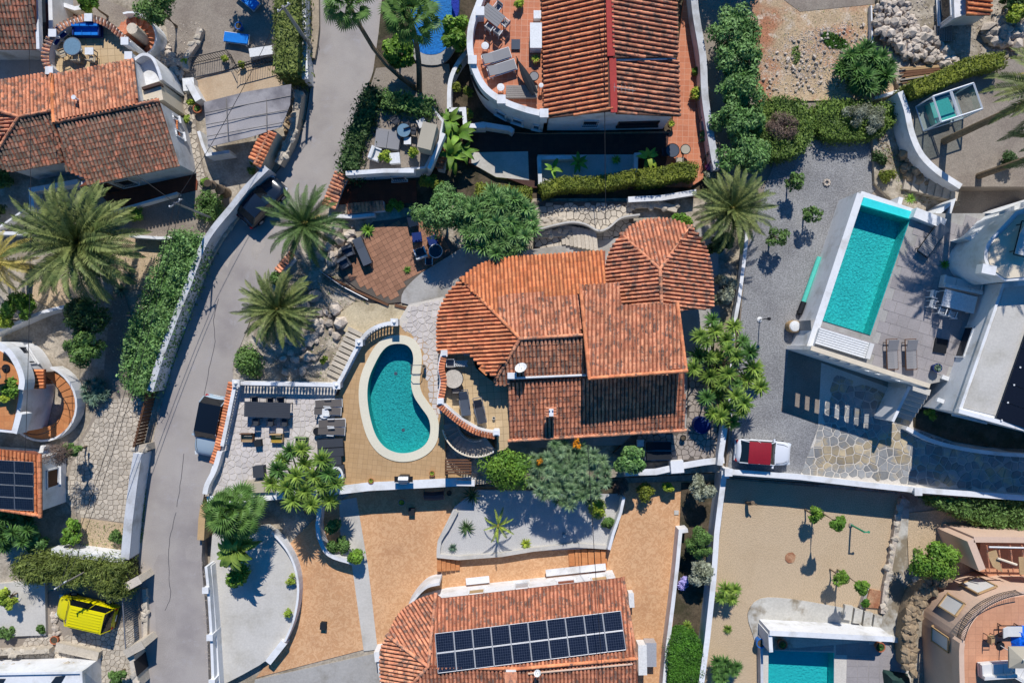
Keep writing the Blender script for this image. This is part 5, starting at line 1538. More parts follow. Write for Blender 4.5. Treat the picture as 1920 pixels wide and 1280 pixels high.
# garden stairs beside the pool and others
gs_ = thing('garden_stairs', 'rough stone garden stairs beside the pool balustrade', 'stairs', W(640, 660, .35))
for k in range(10):
    c = WX(666 - k * 4.6, 622 + k * 9.0, .9)
    part('step', MB().box(c.x, c.y, .55 - k * .02, 1.15, .3, .4 + (9 - k) * .06, -.45), 'stone_tan', gs_)
os_ = thing('garden_stairs', 'orange paved steps at the left corner of the white gravel garden', 'stairs', W(850, 1060, -1))
for k in range(5):
    c = WX(824 + k * 8.5, 1056, -.8)
    part('step', MB().box(c.x, c.y, -.95 + (5 - k) * .035, .32, 1.0, .18 + .07 * (5 - k), 0), 'orange_floor', os_)
os_ = thing('garden_stairs', 'orange paved steps on the right beside the flared white wall', 'stairs', W(1105, 1045, -1))
for k in range(6):
    c = WX(1072 + k * 12, 1045, -.8)
    part('step', MB().box(c.x, c.y, -.95 + k * .03, .44, 1.3, .18 + .06 * k, .05), 'orange_floor', os_)
ps_ = thing('garden_stairs', 'worn concrete steps beside the small red earth bed', 'stairs', W(1620, 1150, -1))
for k in range(4):
    c = WX(1590 + k * 18, 1148 + k * 6, -.7)
    part('step', MB().box(c.x, c.y, -.8 + k * .0, .62, 1.1, .3 + k * .06, -.15), 'concrete_stained', ps_)
# white privacy wall by the low pool
wc = wall('long white privacy wall behind the aqua pool at the bottom', pxl(1443,1186, 1560,1192, 1674,1198), 1.25, .3, -1.05, cap='white_plaster', capw=.08)
wall('white return wall at the corner of the aqua pool', pxl(1444,1188, 1446,1222), 1.1, .28, -1.05)
wall('low white coping wall right of the privacy wall', pxl(1660,1196, 1704,1203), -.55, .4, -1.05)
wall('grey boundary wall left of the aqua pool', pxl(1428,1196, 1430,1400), -.3, .2, -1.05, 'old_plaster')
pe = wall('small planting bed wall beside the concrete steps', pxl(1628,1100, 1616,1140), -.6, .2, -1.05, 'concrete')
bd = MB().prism([WX(x, y, -.85) for x, y in pxl(1632,1104, 1652,1108, 1650,1140, 1620,1138)], -1.05, -.85)
solo('garden_bed', bd, 'soil_red', kind='structure')
# stone bench planter in the van yard
wall('long stone block bench in the lower left paved yard', pxl(104,1212, 184,1230), .6, .55, -.06, 'stone_tan', cap='stone_tan', name='stone_bench', cat='bench')
wall('low stone wall along the left of the van yard', pxl(-30,1226, 92,1220), .7, .3, -.06, 'stone_tan', name='stone_wall')
wall('low stone wall with arched niches above the white flat roof', pxl(-30,1256, 160,1250), .9, .5, -.06, 'stone_tan', name='stone_wall')
# stepped stone garden behind the villa
for k, (pl, lab) in enumerate(((pxl(1002,420, 1030,416, 1058,410), 'uppermost stone terrace wall behind the villa'), (pxl(1004,440, 1060,436, 1100,450), 'lower stone terrace wall behind the villa'),
                          (pxl(1184,384, 1230,382, 1270,392), 'rubble terrace wall under the short white wall'))):
    wall(lab, pl, 1.0 - k * .1, .5, .5, 'stone_tan', name='stone_wall')
rl_ = smooth(pxl(1003,432, 1030,424, 1070,416, 1098,420, 1122,432, 1142,426, 1165,408, 1200,402), 4)
wl = wall('pale wavy capped wall behind the villa apse', rl_, 1.7, .12, .6, 'concrete_light')
for (x0, y0, x1, y1, n, lab) in ((1056, 425, 1122, 440, 9, 'shaded stone garden steps behind the villa'),):
    s_ = thing('garden_stairs', lab, 'stairs', W(x0, y0, .6))
    for k in range(n):
        c = WX(x0 + (x1 - x0) * k / n, y0 + (y1 - y0) * k / n + 14, .9)
        part('step', MB().box(c.x, c.y, .65 + .03 * k, .3, 1.5, .3 + .06 * k, .1), 'stone_tan', s_)
s_ = thing('garden_stairs', 'rough stone stairs below the curved wall at the upper right', 'stairs', W(1740, 350, 1.2))
for k in range(7):
    c = WX(1706 + k * 13, 340 + k * 4, 1.6)
    part('step', MB().box(c.x, c.y, 1.2 + k * .05, .5, 1.1, .4 + .1 * k, -.2), 'stone_tan', s_)
# ================================================================== VEGETATION
def leaf_quads(P, N, size, asp=.45, rng=RNG):
    n = len(P)
    N = N / (np.linalg.norm(N, axis=1, keepdims=True) + 1e-9)
    r = rng.normal(size=(n, 3))
    T = np.cross(N, r); T /= (np.linalg.norm(T, axis=1, keepdims=True) + 1e-9)
    B = np.cross(N, T)
    s = (size * rng.uniform(.5, 1.55, n))[:, None]
    V = np.stack([P - T * s, P + B * s * asp, P + T * s, P - B * s * asp], 1).reshape(-1, 3)
    F = np.arange(n * 4).reshape(-1, 4)
    return V, F
def crown_cloud(R, n, K, crad=.34, flat=0.0, rng=RNG, low=-.5):
    """points and normals of leaves in clumps filling an ellipsoid of radii R"""
    R = np.array(R)
    d = rng.normal(size=(K, 3)); d /= np.linalg.norm(d, axis=1, keepdims=True)
    d[:, 2] = np.where(d[:, 2] < low, -d[:, 2], d[:, 2])
    c = d * (rng.uniform(.25, 1, K) ** .55)[:, None] * (1 - crad * .8) * R
    rad = crad * R.mean() * rng.uniform(.65, 1.3, K)
    w = rad ** 2; k = rng.choice(K, n, p=w / w.sum())
    e = rng.normal(size=(n, 3)); e /= np.linalg.norm(e, axis=1, keepdims=True)
    e[:, 2] = np.where(rng.random(n) < .6, np.abs(e[:, 2]), e[:, 2])
    rr = rad[k] * (rng.uniform(.35, 1.05, n) ** .6)
    P = c[k] + e * rr[:, None] * np.array([1, 1, .8])
    N = e + rng.normal(size=(n, 3)) * .55 + np.array([0, 0, .35])
    return P, N
def limbs(base, top, R, n=5, r=.12):
    mb = MB()
    base = Vector(base); top = Vector(top)
    mb.tube([base, base.lerp(top, .5) + Vector((random.uniform(-.1, .1), random.uniform(-.1, .1), 0)), top], r, 7, r * .6)
    for i in range(n):
        a = 2 * PI * i / n + random.uniform(-.4, .4)
        e = top + Vector((math.cos(a) * R[0] * .6, math.sin(a) * R[1] * .6, R[2] * random.uniform(.1, .6)))
        mb.tube([base.lerp(top, .8), top.lerp(e, .5) + Vector((0, 0, .1)), e], r * .5, 5, r * .15)
    return mb
def tree(label, px, py, z0, zc, rx, ry, rz, mt, n=2600, leaf=.13, K=26, crad=.34, name='tree', cat='tree', group=None, bark='bark', base=None, asp=.45, extra=None):
    """crown centre seen at px,py at height zc"""
    c = W(px, py, zc)
    b = W(*base, z0) if base else Vector((c.x, c.y, z0))
    t = thing(name, label, cat, b, 0, group)
    part('trunk', limbs(b, (c.x, c.y, zc - rz * .35), (rx, ry, rz), 6, max(.05, .05 * (rx + ry) / 2 + .04)), bark, t)
    P, N = crown_cloud((rx, ry, rz), n, K, crad)
    V, F = leaf_quads(P, N, leaf, asp)
    V = V + np.array(c - b)
    link_mesh('crown', fast_mesh('crown', V, F, mt), t)
    if extra:
        m2, n2, s2 = extra
        P, N = crown_cloud((rx * .95, ry * .95, rz * 1.05), n2, 7, .2, low=.3)
        V, F = leaf_quads(P, N, s2, .7)
        link_mesh('blossom', fast_mesh('blossom', V + np.array(c - b), F, m2), t)
    return t
def bush(label, px, py, z0, rx, ry, rz, mt, n=900, leaf=.1, K=12, crad=.45, name='shrub', cat='shrub', group=None, asp=.45):
    zc = z0 + rz * .55
    c = W(px, py, zc)
    P, N = crown_cloud((rx, ry, rz), n, K, crad, low=-.2)
    V, F = leaf_quads(P, N, leaf, asp)
    V = V + np.array((0, 0, zc - z0))
    V[:, 2] = np.maximum(V[:, 2], .02)
    o = link_mesh(name, fast_mesh(name, V, F, mt), None, (c.x, c.y, z0))
    return tag(o, label, cat, group)
def hedge(label, px, width, z0, z1, mt, dens=150, leaf=.09, rough=.08, name='hedge', cat='hedge', group=None, taper=.0, closed=False, lump=0.0, asp=.45):
    """clipped hedge along a line seen at its top; closed: px is the outline of its top"""
    if closed: poly = ccw([WX(x, y, z1) for x, y in px])
    else:
        P = [WX(x, y, z1) for x, y in px]
        poly = ccw(offset(P, width / 2) + offset(P, -width / 2)[::-1])
    c = Vector((sum(p.x for p in poly) / len(poly), sum(p.y for p in poly) / len(poly), z0))
    t = thing(name, label, cat, c, 0, group)
    core = offset(poly, .12, True)
    part('foliage_core', MB().prism(core, z0, z1 - .12 - lump * 1.2), mt, t)
    xs = [p.x for p in poly]; ys = [p.y for p in poly]
    pts = []; nor = []
    A = abs(area(poly))
    n = int(A * dens)
    bx = (max(xs) - min(xs)) * (max(ys) - min(ys))
    for _ in range(int(n * bx / A)):
        x, y = random.uniform(min(xs), max(xs)), random.uniform(min(ys), max(ys))
        if inside((x, y), poly):
            pts.append((x, y, z1 + random.gauss(-.02, rough) + lump * (math.sin(x * 3.1 + 1.3 * math.sin(y * 1.7)) * math.cos(y * 2.6 + math.sin(x * 1.9)) - .35))); nor.append((random.gauss(0, .6), random.gauss(0, .6), 1))
    m_ = len(poly)
    for i in range(m_):
        a, b = poly[i], poly[(i + 1) % m_]
        L_ = (b - a).length
        nn = Vector((b.y - a.y, a.x - b.x)).normalized() if L_ > 1e-6 else Vector((1, 0))
        for _ in range(int(L_ * (z1 - z0) * dens * .55)):
            p = a.lerp(b, random.random()); o = random.gauss(.0, rough)
            pts.append((p.x + nn.x * o, p.y + nn.y * o, random.uniform(z0, z1))); nor.append((nn.x + random.gauss(0, .6), nn.y + random.gauss(0, .6), .5 + random.gauss(0, .5)))
    V, F = leaf_quads(np.array(pts) - np.array(c), np.array(nor), leaf, asp)
    link_mesh('foliage', fast_mesh('foliage', V, F, mt), t)
    return t
# --- sword leaved rosettes
def rosette_mesh(name, mt, n=46, L_=.55, w=.05, droop=.5, emin=-.15, emax=1.3, curl=2):
    V = []; F = []
    for i in range(n):
        az = i * 2.39996 + random.uniform(-.2, .2)
        el = emin + (emax - emin) * ((i + .5) / n) ** 1.1
        ln = L_ * random.uniform(.85, 1.12) * (1 - .25 * (i / n) ** 3)
        d = Vector((math.cos(az), math.sin(az), 0)); s = Vector((-d.y, d.x, 0))
        b = len(V); p = d * .03; e = el
        segs = 3
        for k in range(segs + 1):
            ww = w * (1 - (k / segs) ** 1.6) * (.75 if k == 0 else 1)
            up = Vector((0, 0, 1)) * math.sin(e) + d * math.cos(e)
            V += [p - s * ww, p + s * ww]
            if k < segs:
                p = p + up * (ln / segs); e -= droop / segs * (1 + .3 * k)
        F += [(b + 2 * k, b + 2 * k + 1, b + 2 * k + 3, b + 2 * k + 2) for k in range(segs)]
    return fast_mesh(name, [tuple(v) for v in V], F, mt)
ROS = {}
def rosette(kind):
    if kind not in ROS:
        k = dict(yucca=('leaf_yucca', 62, 0.66, 0.07, .75, -.3, 1.35), yucca_dark=('leaf_yucca_dark', 62, 0.66, 0.065, .75, -.3, 1.35), dragon=('leaf_silver', 70, .5, .042, .4, -.5, 1.4),
                 oleander=('leaf_oleander', 54, .5, .05, .3, -.3, 1.3), agave=('leaf_agave', 34, .7, .09, .3, -.1, 1.2), cycad=('leaf_dark', 30, .85, .05, .8, .0, 1.0),
                 lime=('leaf_lime', 40, .5, .06, .9, -.1, 1.2), bright=('leaf_bright', 30, .6, .07, .9, -.2, 1.2))[kind]
        ROS[kind] = [rosette_mesh('leaf_rosette', k[0], k[1], k[2], k[3], k[4], k[5], k[6]) for _ in range(3)]
    return random.choice(ROS[kind])
def rosette_tree(label, heads, z0, base, kind, zc=2.4, sc=1.0, name='yucca_tree', cat='tree', group=None, stem=.07, jz=.5):
    """heads: px positions (seen at ~zc) of leaf rosettes, each on its own stem"""
    b = W(*base, z0)
    t = thing(name, label, cat, b, 0, group)
    mb = MB()
    for h in heads:
        z = zc + random.uniform(-jz, jz)
        p = W(h[0], h[1], z)
        q = b.lerp(p, .5); q.z = z0 + (z - z0) * .35
        if len(heads) < 60: mb.tube([b + Vector((random.uniform(-.15, .15), random.uniform(-.15, .15), 0)), q, p], stem, 5, stem * .6)
        s = sc * (h[2] if len(h) > 2 else 1) * random.uniform(.88, 1.15)
        link_mesh('leaf_rosette', rosette('yucca_dark' if kind == 'yucca' and random.random() < .3 else kind), t, M=Matrix.Translation(p - b) @ Matrix.Rotation(random.uniform(0, 6.28), 4, 'Z') @ Matrix.Rotation(random.uniform(-.25, .25), 4, 'X') @ Matrix.Scale(s, 4))
    if mb.v: part('trunk', mb, 'bark', t)
    return t
def plant(label, px, py, z0, kind, sc=1.0, name='yucca_plant', cat='plant', group=None):
    c = W(px, py, z0)
    o = link_mesh(name, rosette(kind), None, (c.x, c.y, z0 + .05))
    o.scale = (sc,) * 3; o.rotation_euler = (0, 0, random.uniform(0, 6))
    return tag(o, label, cat, group)
def scatter_heads(px, py, rx, ry, n, gap=.75):
    out = []
    tries = 0
    while len(out) < n and tries < 4000:
        tries += 1
        a = random.uniform(0, 2 * PI); r = math.sqrt(random.random())
        x, y = px + rx * r * math.cos(a), py + ry * r * math.sin(a)
        if all((x - q[0]) ** 2 + (y - q[1]) ** 2 > (gap * math.sqrt(rx * ry / n) * 1.6) ** 2 for q in out) or tries > 2500: out.append((x, y))
    return out
# --- palms
def frond_mesh(name, mt, L_=1.0, bend=.9, e0=.6, nl=34, lw=.2, fold=.5, wl=.014):
    V = []; F = []
    n = 16; P = []; p = Vector((0, 0, 0)); e = e0
    for k in range(n + 1):
        P.append((p.copy(), e))
        p = p + Vector((math.cos(e), 0, math.sin(e))) * (L_ / n)
        e -= bend / n * (.5 + 1.0 * k / n)
    for k in range(n):
        w0, w1 = .012 * (1 - k / n) + .003, .012 * (1 - (k + 1) / n) + .003
        b = len(V)
        a, c = P[k][0], P[k + 1][0]
        V += [a + Vector((0, -w0, 0)), a + Vector((0, w0, 0)), c + Vector((0, w1, 0)), c + Vector((0, -w1, 0))]
        F.append((b, b + 1, b + 2, b + 3))
    for i in range(nl):
        t = .1 + .9 * (i + .5) / nl
        f = t * n; k = min(n - 1, int(f)); a = P[k][0].lerp(P[k + 1][0], f - k); el = P[k][1]
        ln = lw * (math.sin(PI * min(1, t * .9 + .12)) ** .7) * random.uniform(.85, 1.1)
        d = Vector((math.cos(el), 0, math.sin(el))); up = Vector((-math.sin(el), 0, math.cos(el)))
        for s in (-1, 1):
            dr = (d * .75 + Vector((0, s, 0)) * .9 + up * fold * random.uniform(.5, 1.2)).normalized()
            wv = d.cross(dr).cross(dr).normalized() * wl
            m_ = a + dr * ln * .55 - Vector((0, 0, ln * .04)); tip = a + dr * ln - Vector((0, 0, ln * .22))
            b = len(V)
            V += [a - wv * .6, a + wv * .6, m_ + wv, m_ - wv, tip + wv * .2, tip - wv * .2]
            F += [(b, b + 1, b + 2, b + 3), (b + 3, b + 2, b + 4, b + 5)]
    return fast_mesh(name, [tuple(v) for v in V], F, mt)
FRD = {}
def fronds(mt):
    if mt not in FRD:
        FRD[mt] = [[frond_mesh('frond', mt, 1, b, e, 38, .125, .75, .0085) for _ in range(2)] for b, e in ((.5, 1.2), (.9, .85), (1.25, .5), (1.35, .1))]
    return FRD[mt]
def palm(label, px, py, zc, z0, R, mt='leaf_palm', n=52, base=None, dry=0, r=.28, name='date_palm', cat='palm tree', group=None, fruit=False):
    c = W(px, py, zc)
    b = W(*base, z0) if base else Vector((c.x, c.y, z0))
    t = thing(name, label, cat, b, 0, group)
    mid = b.lerp(c, .55); mid.z = z0 + (zc - z0) * .5
    part('trunk', MB().tube([b, b.lerp(mid, .5), mid, mid.lerp(c, .5), c], r, 9, r * .75), 'bark_palm', t)
    fs = fronds(mt)
    for i in range(n):
        f = i / n
        lvl = 0 if f < .14 else 1 if f < .4 else 2 if f < .75 else 3
        az = i * 2.39996 + random.uniform(-.15, .15)
        s = R * (.72 if lvl == 0 else 1.0) * random.uniform(.86, 1.08)
        M = Matrix.Translation(c - b) @ Matrix.Rotation(az, 4, 'Z') @ Matrix.Rotation(random.uniform(-.12, .12), 4, 'Y') @ Matrix.Rotation(random.uniform(-.35, .35), 4, 'X') @ Matrix.Scale(s, 4)
        link_mesh('frond', random.choice(fs[lvl]), t, M=M)
    if mt != 'leaf_palm_dry' and n > 30:
        for i in range(7):                                       # old drooping fronds under the crown
            M = Matrix.Translation(c - b - Vector((0, 0, .25))) @ Matrix.Rotation(i * .9 + random.uniform(-.3, .3), 4, 'Z') @ Matrix.Rotation(random.uniform(.35, .8), 4, 'Y') @ Matrix.Scale(R * random.uniform(.6, .85), 4)
            link_mesh('dry_frond', random.choice(fronds('leaf_palm_dry')[3]), t, M=M)
    part('crown_heart', MB().lathe(c.x, c.y, [(r * .75, zc - .25), (r * 1.15, zc), (r * .7, zc + .22), (.05, zc + .4)], 8), 'leaf_palm_dry', t)
    if fruit:
        mb = MB()
        for k in range(6):
            a = 2 * PI * k / 6
            q = c + Vector((math.cos(a) * .5, math.sin(a) * .5, .35)); mb.tube([c + Vector((0, 0, .3)), q], .05, 4)
            for j in range(6): mb.cyl(q.x + random.uniform(-.2, .2), q.y + random.uniform(-.2, .2), q.z, q.z + .12, .08, n=5)
        part('fruit_cluster', mb, 'fruit_orange', t)
    return t
def fan_mesh(name, mt, n=20, L_=.42):
    """one fan leaf with its stalk along +x"""
    V = []; F = []
    V += [(0, -.014, 0), (0, .014, 0), (.66, .01, .14), (.66, -.01, .14)]; F.append((0, 1, 2, 3))
    c = Vector((.66, 0, .14))
    for i in range(n):
        a = -2.2 + 4.4 * i / (n - 1)
        ln = L_ * (1 - .22 * abs(a) / 2.2) * random.uniform(.9, 1.05)
        d = Vector((math.cos(a), math.sin(a), .12)); s = Vector((-d.y, d.x, 0)) * .026
        b = len(V); m_ = c + d * ln * .6; tip = c + d * ln + Vector((0, 0, -.16))
        V += [tuple(c), tuple(m_ - s), tuple(m_ + s), tuple(tip)]
        F += [(b, b + 1, b + 2, b + 2), (b + 1, b + 3, b + 2, b + 2)]
    F = [tuple(dict.fromkeys(f)) for f in F]
    me = bpy.data.meshes.new(name); me.from_pydata(V, [], F); me.materials.append(MATS[mt]); me.update()
    return me
FAN = {}
def fan_palm(label, px, py, zc, z0, R, n=30, base=None, mt='leaf_fan', r=.16, name='fan_palm', cat='palm tree', group=None, bend=None):
    if mt not in FAN: FAN[mt] = [fan_mesh('fan_leaf', mt) for _ in range(3)]
    c = W(px, py, zc)
    b = W(*base, z0) if base else Vector((c.x, c.y, z0))
    t = thing(name, label, cat, b, 0, group)
    P = [b]
    for k in range(1, 6):
        f = k / 5
        p = b.lerp(c, f); p.z = z0 + (zc - z0) * (f ** 1.0)
        if bend: p += Vector((bend[0], bend[1], 0)) * math.sin(PI * f)
        P.append(p)
    part('trunk', MB().tube(P, r * 1.3, 8, r * .8), 'bark_palm', t)
    for i in range(n):
        az = i * 2.39996 + random.uniform(-.2, .2); tilt = -1.5 + 1.95 * (i / n) ** .8
        M = Matrix.Translation(c - b) @ Matrix.Rotation(az, 4, 'Z') @ Matrix.Rotation(tilt, 4, 'Y') @ Matrix.Rotation(random.uniform(-.4, .4), 4, 'X') @ Matrix.Scale(R * random.uniform(.85, 1.1), 4)
        link_mesh('fan_leaf', random.choice(FAN[mt]), t, M=M)
    return t
BAN = []
def banana(label, px, py, z0, R, n=9, mt='leaf_bright', name='banana_plant', cat='plant', group=None, h=1.0):
    if not any(m_.materials[0].name == mt for m_ in BAN):
        for _ in range(3):
            V = []; F = []; k = 8; p = Vector((0, 0, 0)); e = 1.0
            for i in range(k + 1):
                t = i / k
                w = .15 * math.sin(PI * min(1, t ** .7 * .98 + .02)) if i > 1 else .012
                V += [p + Vector((0, -w, .03)), p.copy(), p + Vector((0, w, .03))]
                p = p + Vector((math.cos(e), 0, math.sin(e))) / k; e -= .24
            for i in range(k): F += [(3 * i, 3 * i + 1, 3 * i + 4, 3 * i + 3), (3 * i + 1, 3 * i + 2, 3 * i + 5, 3 * i + 4)]
            BAN.append(fast_mesh('large_leaf', [tuple(v) for v in V], F, mt))
    c = W(px, py, z0)
    t = thing(name, label, cat, c, 0, group)
    part('stem', MB().tube([c, c + Vector((0, 0, h * .8))], .09, 6, .05), 'leaf_mid', t)
    pool_ = [m_ for m_ in BAN if m_.materials[0].name == mt]
    for i in range(n):
        M = Matrix.Translation((0, 0, h * random.uniform(.4, .9))) @ Matrix.Rotation(i * 2.4 + random.uniform(-.3, .3), 4, 'Z') @ Matrix.Rotation(random.uniform(-.35, .45), 4, 'Y') @ Matrix.Scale(R * random.uniform(.8, 1.15), 4)
        link_mesh('large_leaf', random.choice(pool_), t, M=M)
    return t

# ---- palms of the picture
palm('biggest date palm with orange fruit stalks on the left', 148, 456, 4.2, -.05, 4.7, n=92, r=.36, fruit=True, base=(196, 476))
palm('date palm standing by the lane above the brown tiled patio', 572, 420, 3.4, .3, 3.3, 'leaf_palm_green', n=46, base=(590, 440))
palm('date palm between the lane and the garden stairs', 522, 580, 3.4, .3, 3.2, 'leaf_palm', n=74, base=(548, 584))
palm('date palm on the right behind the villa apse beside the gravel', 1372, 392, 3.6, .6, 3.3, 'leaf_palm', n=62, base=(1352, 406))
palm('tall date palm leaning out past the right edge from the upper drive', 1972, 171, 12.3, 2.3, 3.6, 'leaf_palm', n=52, base=(1770, 265), r=.26)
palm('second tall date palm beside the right edge of the upper drive', 2019, 265, 10.8, 2.3, 3.8, 'leaf_palm', n=80, base=(1835, 330), r=.24)  # out-of-view crown placed and thickened to shade the rounded wing
palm('dry yellowish date palm cut by the left edge', -6, 492, 3.4, -.05, 3.0, 'leaf_palm_dry', n=40)
fan_palm('tall leaning fan palm whose bare trunk crosses the lane at the top', 652, 4, 7.5, .9, 1.9, n=30, base=(780, 166), bend=(-.3, -.6), r=.15)
fan_palm('tall fan palm with leafy head over the blue pool', 770, 32, 6.0, .9, 2.0, n=32, base=(786, 170), bend=(.2, .1), r=.17)
fan_palm('fan palm at the lane corner of the pale patio', 440, 958, 2.8, -.6, 2.1, n=44, base=(456, 952))
banana('big paddle leaved plant with yellow green leaves above the pale patio', 470, 1010, -.5, 1.75, 46, mt='leaf_yucca', h=3.6)
bush('round green shrub at the foot of the paddle leaved plant', 449, 1082, -.45, .95, .95, 1.3, 'leaf_bright', 2200, .11, 14)
palm('young yellow leaved palm in the white gravel garden', 934, 984, .9, -.62, 1.45, 'leaf_lime', n=12, r=.09, name='young_palm', base=(932, 1004))
for lab, x, y, R, n in (('banana plant in the walled bed left of the sunken garden', 862, 262, 1.5, 10), ('banana plant beside the clay tile stair', 850, 300, 1.5, 11), ('banana plant nearest the round terrace wall', 872, 292, 1.3, 9), ('banana plant above the olive hedge', 846, 238, 1.4, 9)):
    banana(lab, x, y, .4, R, n, group='banana plants beside the terrace house', h=1.6)
banana('broad leaved plant in the shaded sunken garden on the left', 1035, 322, .6, 1.0, 6)
banana('yellow green broad leaved plant at the right of the sunken garden', 1212, 300, .9, 1.1, 9, mt='leaf_lime')
banana('dark shaded broad leaved plant in the sunken garden', 1082, 310, .6, 1.0, 8)
plant('pale variegated plant in the sunken garden', 1155, 300, .8, 'lime', .8)

# ---- yucca like trees
rosette_tree('bright tufted yucca tree over the crazy paved terrace', [(545,845),(572,868),(604,862),(522,880),(556,892),(590,893),(616,888),(540,912),(572,920),(604,912),(628,905),(550,938),(510,905),(585,945),(618,938),(530,862),(566,842)], -.3, (575, 960), 'yucca', 3.0, 1.3, stem=.08)
rosette_tree('bright tufted yucca tree right of the villa roofs', [(1335,600),(1322,640),(1360,636),(1392,640),(1310,668),(1345,670),(1380,668),(1412,690),(1300,690),(1330,705),(1365,700),(1398,712),(1425,725),(1345,735),(1380,742),(1325,745),(1360,765),(1395,755),(1372,790),(1340,620),(1376,612),(1405,660),(1312,630),(1420,708),(1350,780),(1330,670,.8),(1365,655,.8),(1352,720,.8),(1335,775,.8),(1390,770,.8),(1380,720,.8)], .5, (1340, 700), 'yucca', 2.6, 1.2, stem=.08, jz=.9)
rosette_tree('dense grey green spiky tree behind the villa', scatter_heads(932, 418, 70, 58, 62), .4, (905, 430), 'oleander', 3.4, 1.45, stem=.07)
rosette_tree('blue green spiky tree with orange flowers below the villa', scatter_heads(1066, 886, 76, 60, 70), -.6, (1050, 905), 'dragon', 2.6, 1.05, stem=.06)
fl = W(1062, 848, 3.3)
bush('cluster of orange blossoms on top of the spiky blue green tree', 1082, 832, 2.9, .5, .35, .35, 'fruit_orange', 90, .1, 5, name='blossom_cluster', cat='flowers')
bush('single orange blossom head on the left of the spiky tree', 1012, 866, 2.9, .35, .3, .3, 'fruit_orange', 60, .1, 4, name='blossom_cluster', cat='flowers')
rosette_tree('dark spiky yucca clump in the dry yard', scatter_heads(1622, 132, 46, 40, 26), .86, (1618, 140), 'yucca_dark', 2.2, 1.25, stem=.08)
rosette_tree('three headed yucca in the upper part of the sandy yard', [(1360,1104),(1372,1122),(1352,1120),(1378,1104)], -1, (1362, 1112), 'yucca', .2, .95, stem=.06, jz=.2)
rosette_tree('multi stemmed yucca at the bottom of the sandy yard', scatter_heads(1356, 1258, 32, 22, 10), -1, (1358, 1258), 'yucca_dark', .2, .9, stem=.06, jz=.2)
rosette_tree('dense yucca thicket at the left edge above the cypress hedge', scatter_heads(18, 980, 36, 46, 18), -.05, (20, 990), 'yucca_dark', 1.8, 1.1, stem=.06)
rosette_tree('low spiky aloe patch beside the paved yard on the left', scatter_heads(178, 734, 24, 22, 16), -.05, (178, 734), 'agave', .6, .6, name='aloe_patch', cat='aloe patch', stem=.05, jz=.15)
plant('dark star shaped cycad in the white gravel garden', 875, 988, -.6, 'cycad', .95, name='cycad', group='cycads in the white gravel')
plant('shaded star shaped cycad beside the white wall', 885, 928, -.6, 'cycad', 1.0, name='cycad', group='cycads in the white gravel')
plant('small grey agave on the gravel kerb', 849, 1026, -.6, 'agave', .55, name='agave')
plant('spiky yellowish aloe at the right of the gravel garden', 986, 1018, -.6, 'lime', .95, name='aloe')
plant('small yucca in the planting strip above the clipped bush', 1288, 1172, -.8, 'yucca', .7)
plant('lone little yucca in the sandy yard', 1364, 1178, -1, 'yucca', .65)
plant('potted green palm on the brown tiled patio', 764, 506, .5, 'bright', .6, name='potted_palm')
plant('bright fern like shrub at the top of the brown patio', 690, 432, .5, 'bright', 1.1, name='cycad')
plant('small aloe beside the curved upper stairs near the teal pool', 1706, 374, 1.8, 'bright', .8, name='aloe')
plant('silvery agave rosette under the date palm on the left', 228, 545, 0, 'agave', 1.0, name='agave')
plant('second silvery agave rosette near the oleander hedge', 245, 520, 0, 'agave', .9, name='agave')
plant('tall potted plant beside the modern house wall', 1770, 496, 3.5, 'bright', .7, name='potted_palm')

# ---- trees
T = tree
T('round grey green tree left of the spiky tree behind the villa', 832, 396, .3, 3.2, 2.5, 2.05, 1.6, 'leaf_oleander', 8000, .1, 40, crad=.3)
T('bright green round lime tree below the villa', 948, 880, -.2, 2.4, 2.15, 1.75, 1.4, 'leaf_bright', 5200, .1, 30, crad=.36)
T('leafy green tree left of the shaded loungers', 1180, 862, -.2, 2.2, 1.5, 1.2, 1.1, 'leaf_oleander', 3200, .12, 20)
for i, (x, y, rx, ry, lab) in enumerate(((1374,66,1.9,2.2,'topmost shaded oleander along the white boundary wall'), (1384,112,2.1,2.0,'second oleander from the top along the boundary wall'), (1392,166,2.3,2.0,'middle oleander crown along the boundary wall'),
                                    (1386,226,2.1,2.0,'oleander beside the round hedge along the boundary wall'), (1398,290,2.2,1.9,'lowest oleander above the palm by the boundary wall'))):
    T(lab, x, y, .6, 2.6, rx, ry, 1.5, 'leaf_oleander', 5200, .11, 34, crad=.28, name='oleander', group='oleanders along the boundary wall')
T('rounded orange tree beside the pink house', 1750, 1050, -1, 1.4, 2.1, 1.75, 1.2, 'leaf_bright', 5200, .1, 30)
for lab, x, y, r, zc in (('thin citrus tree left of the pair below the boundary wall', 1527, 965, .8, .6), ('thin citrus tree right of the pair below the boundary wall', 1572, 980, .7, 3.0), ('thin citrus tree left of the pair by the concrete steps', 1575, 1080, .85, .6), ('thin citrus tree right of the pair by the concrete steps', 1614, 1098, .72, 2.5)):
    c = W(x, y, 1.4); b = (x - (x - 960) * .045, y - (y - 640) * .045)
    T(lab, x, y, -1, zc, r, r, .55, 'leaf_bright', 1100, .1, 10, crad=.42, name='citrus_tree', group='young citrus trees in the sandy yard')
for lab, x, y, r in (('sparse young olive tree at the middle of the gravel drive', 1522, 402, .75), ('sparse young olive tree near the top of the gravel drive', 1490, 342, .75), ('sparse young olive tree left on the gravel drive by the palm', 1456, 444, .95)):
    T(lab, x, y, .8, 2.2, r * 1.15, r * 1.1, .7, 'leaf_mid', 900, .09, 16, crad=.3, name='olive_tree', group='young olive trees on the gravel')
T('shady tree over the gravel yard at the upper left', 292, 14, 0, 3.0, 2.0, 1.6, 1.2, 'leaf_mid', 3800, .1, 24)
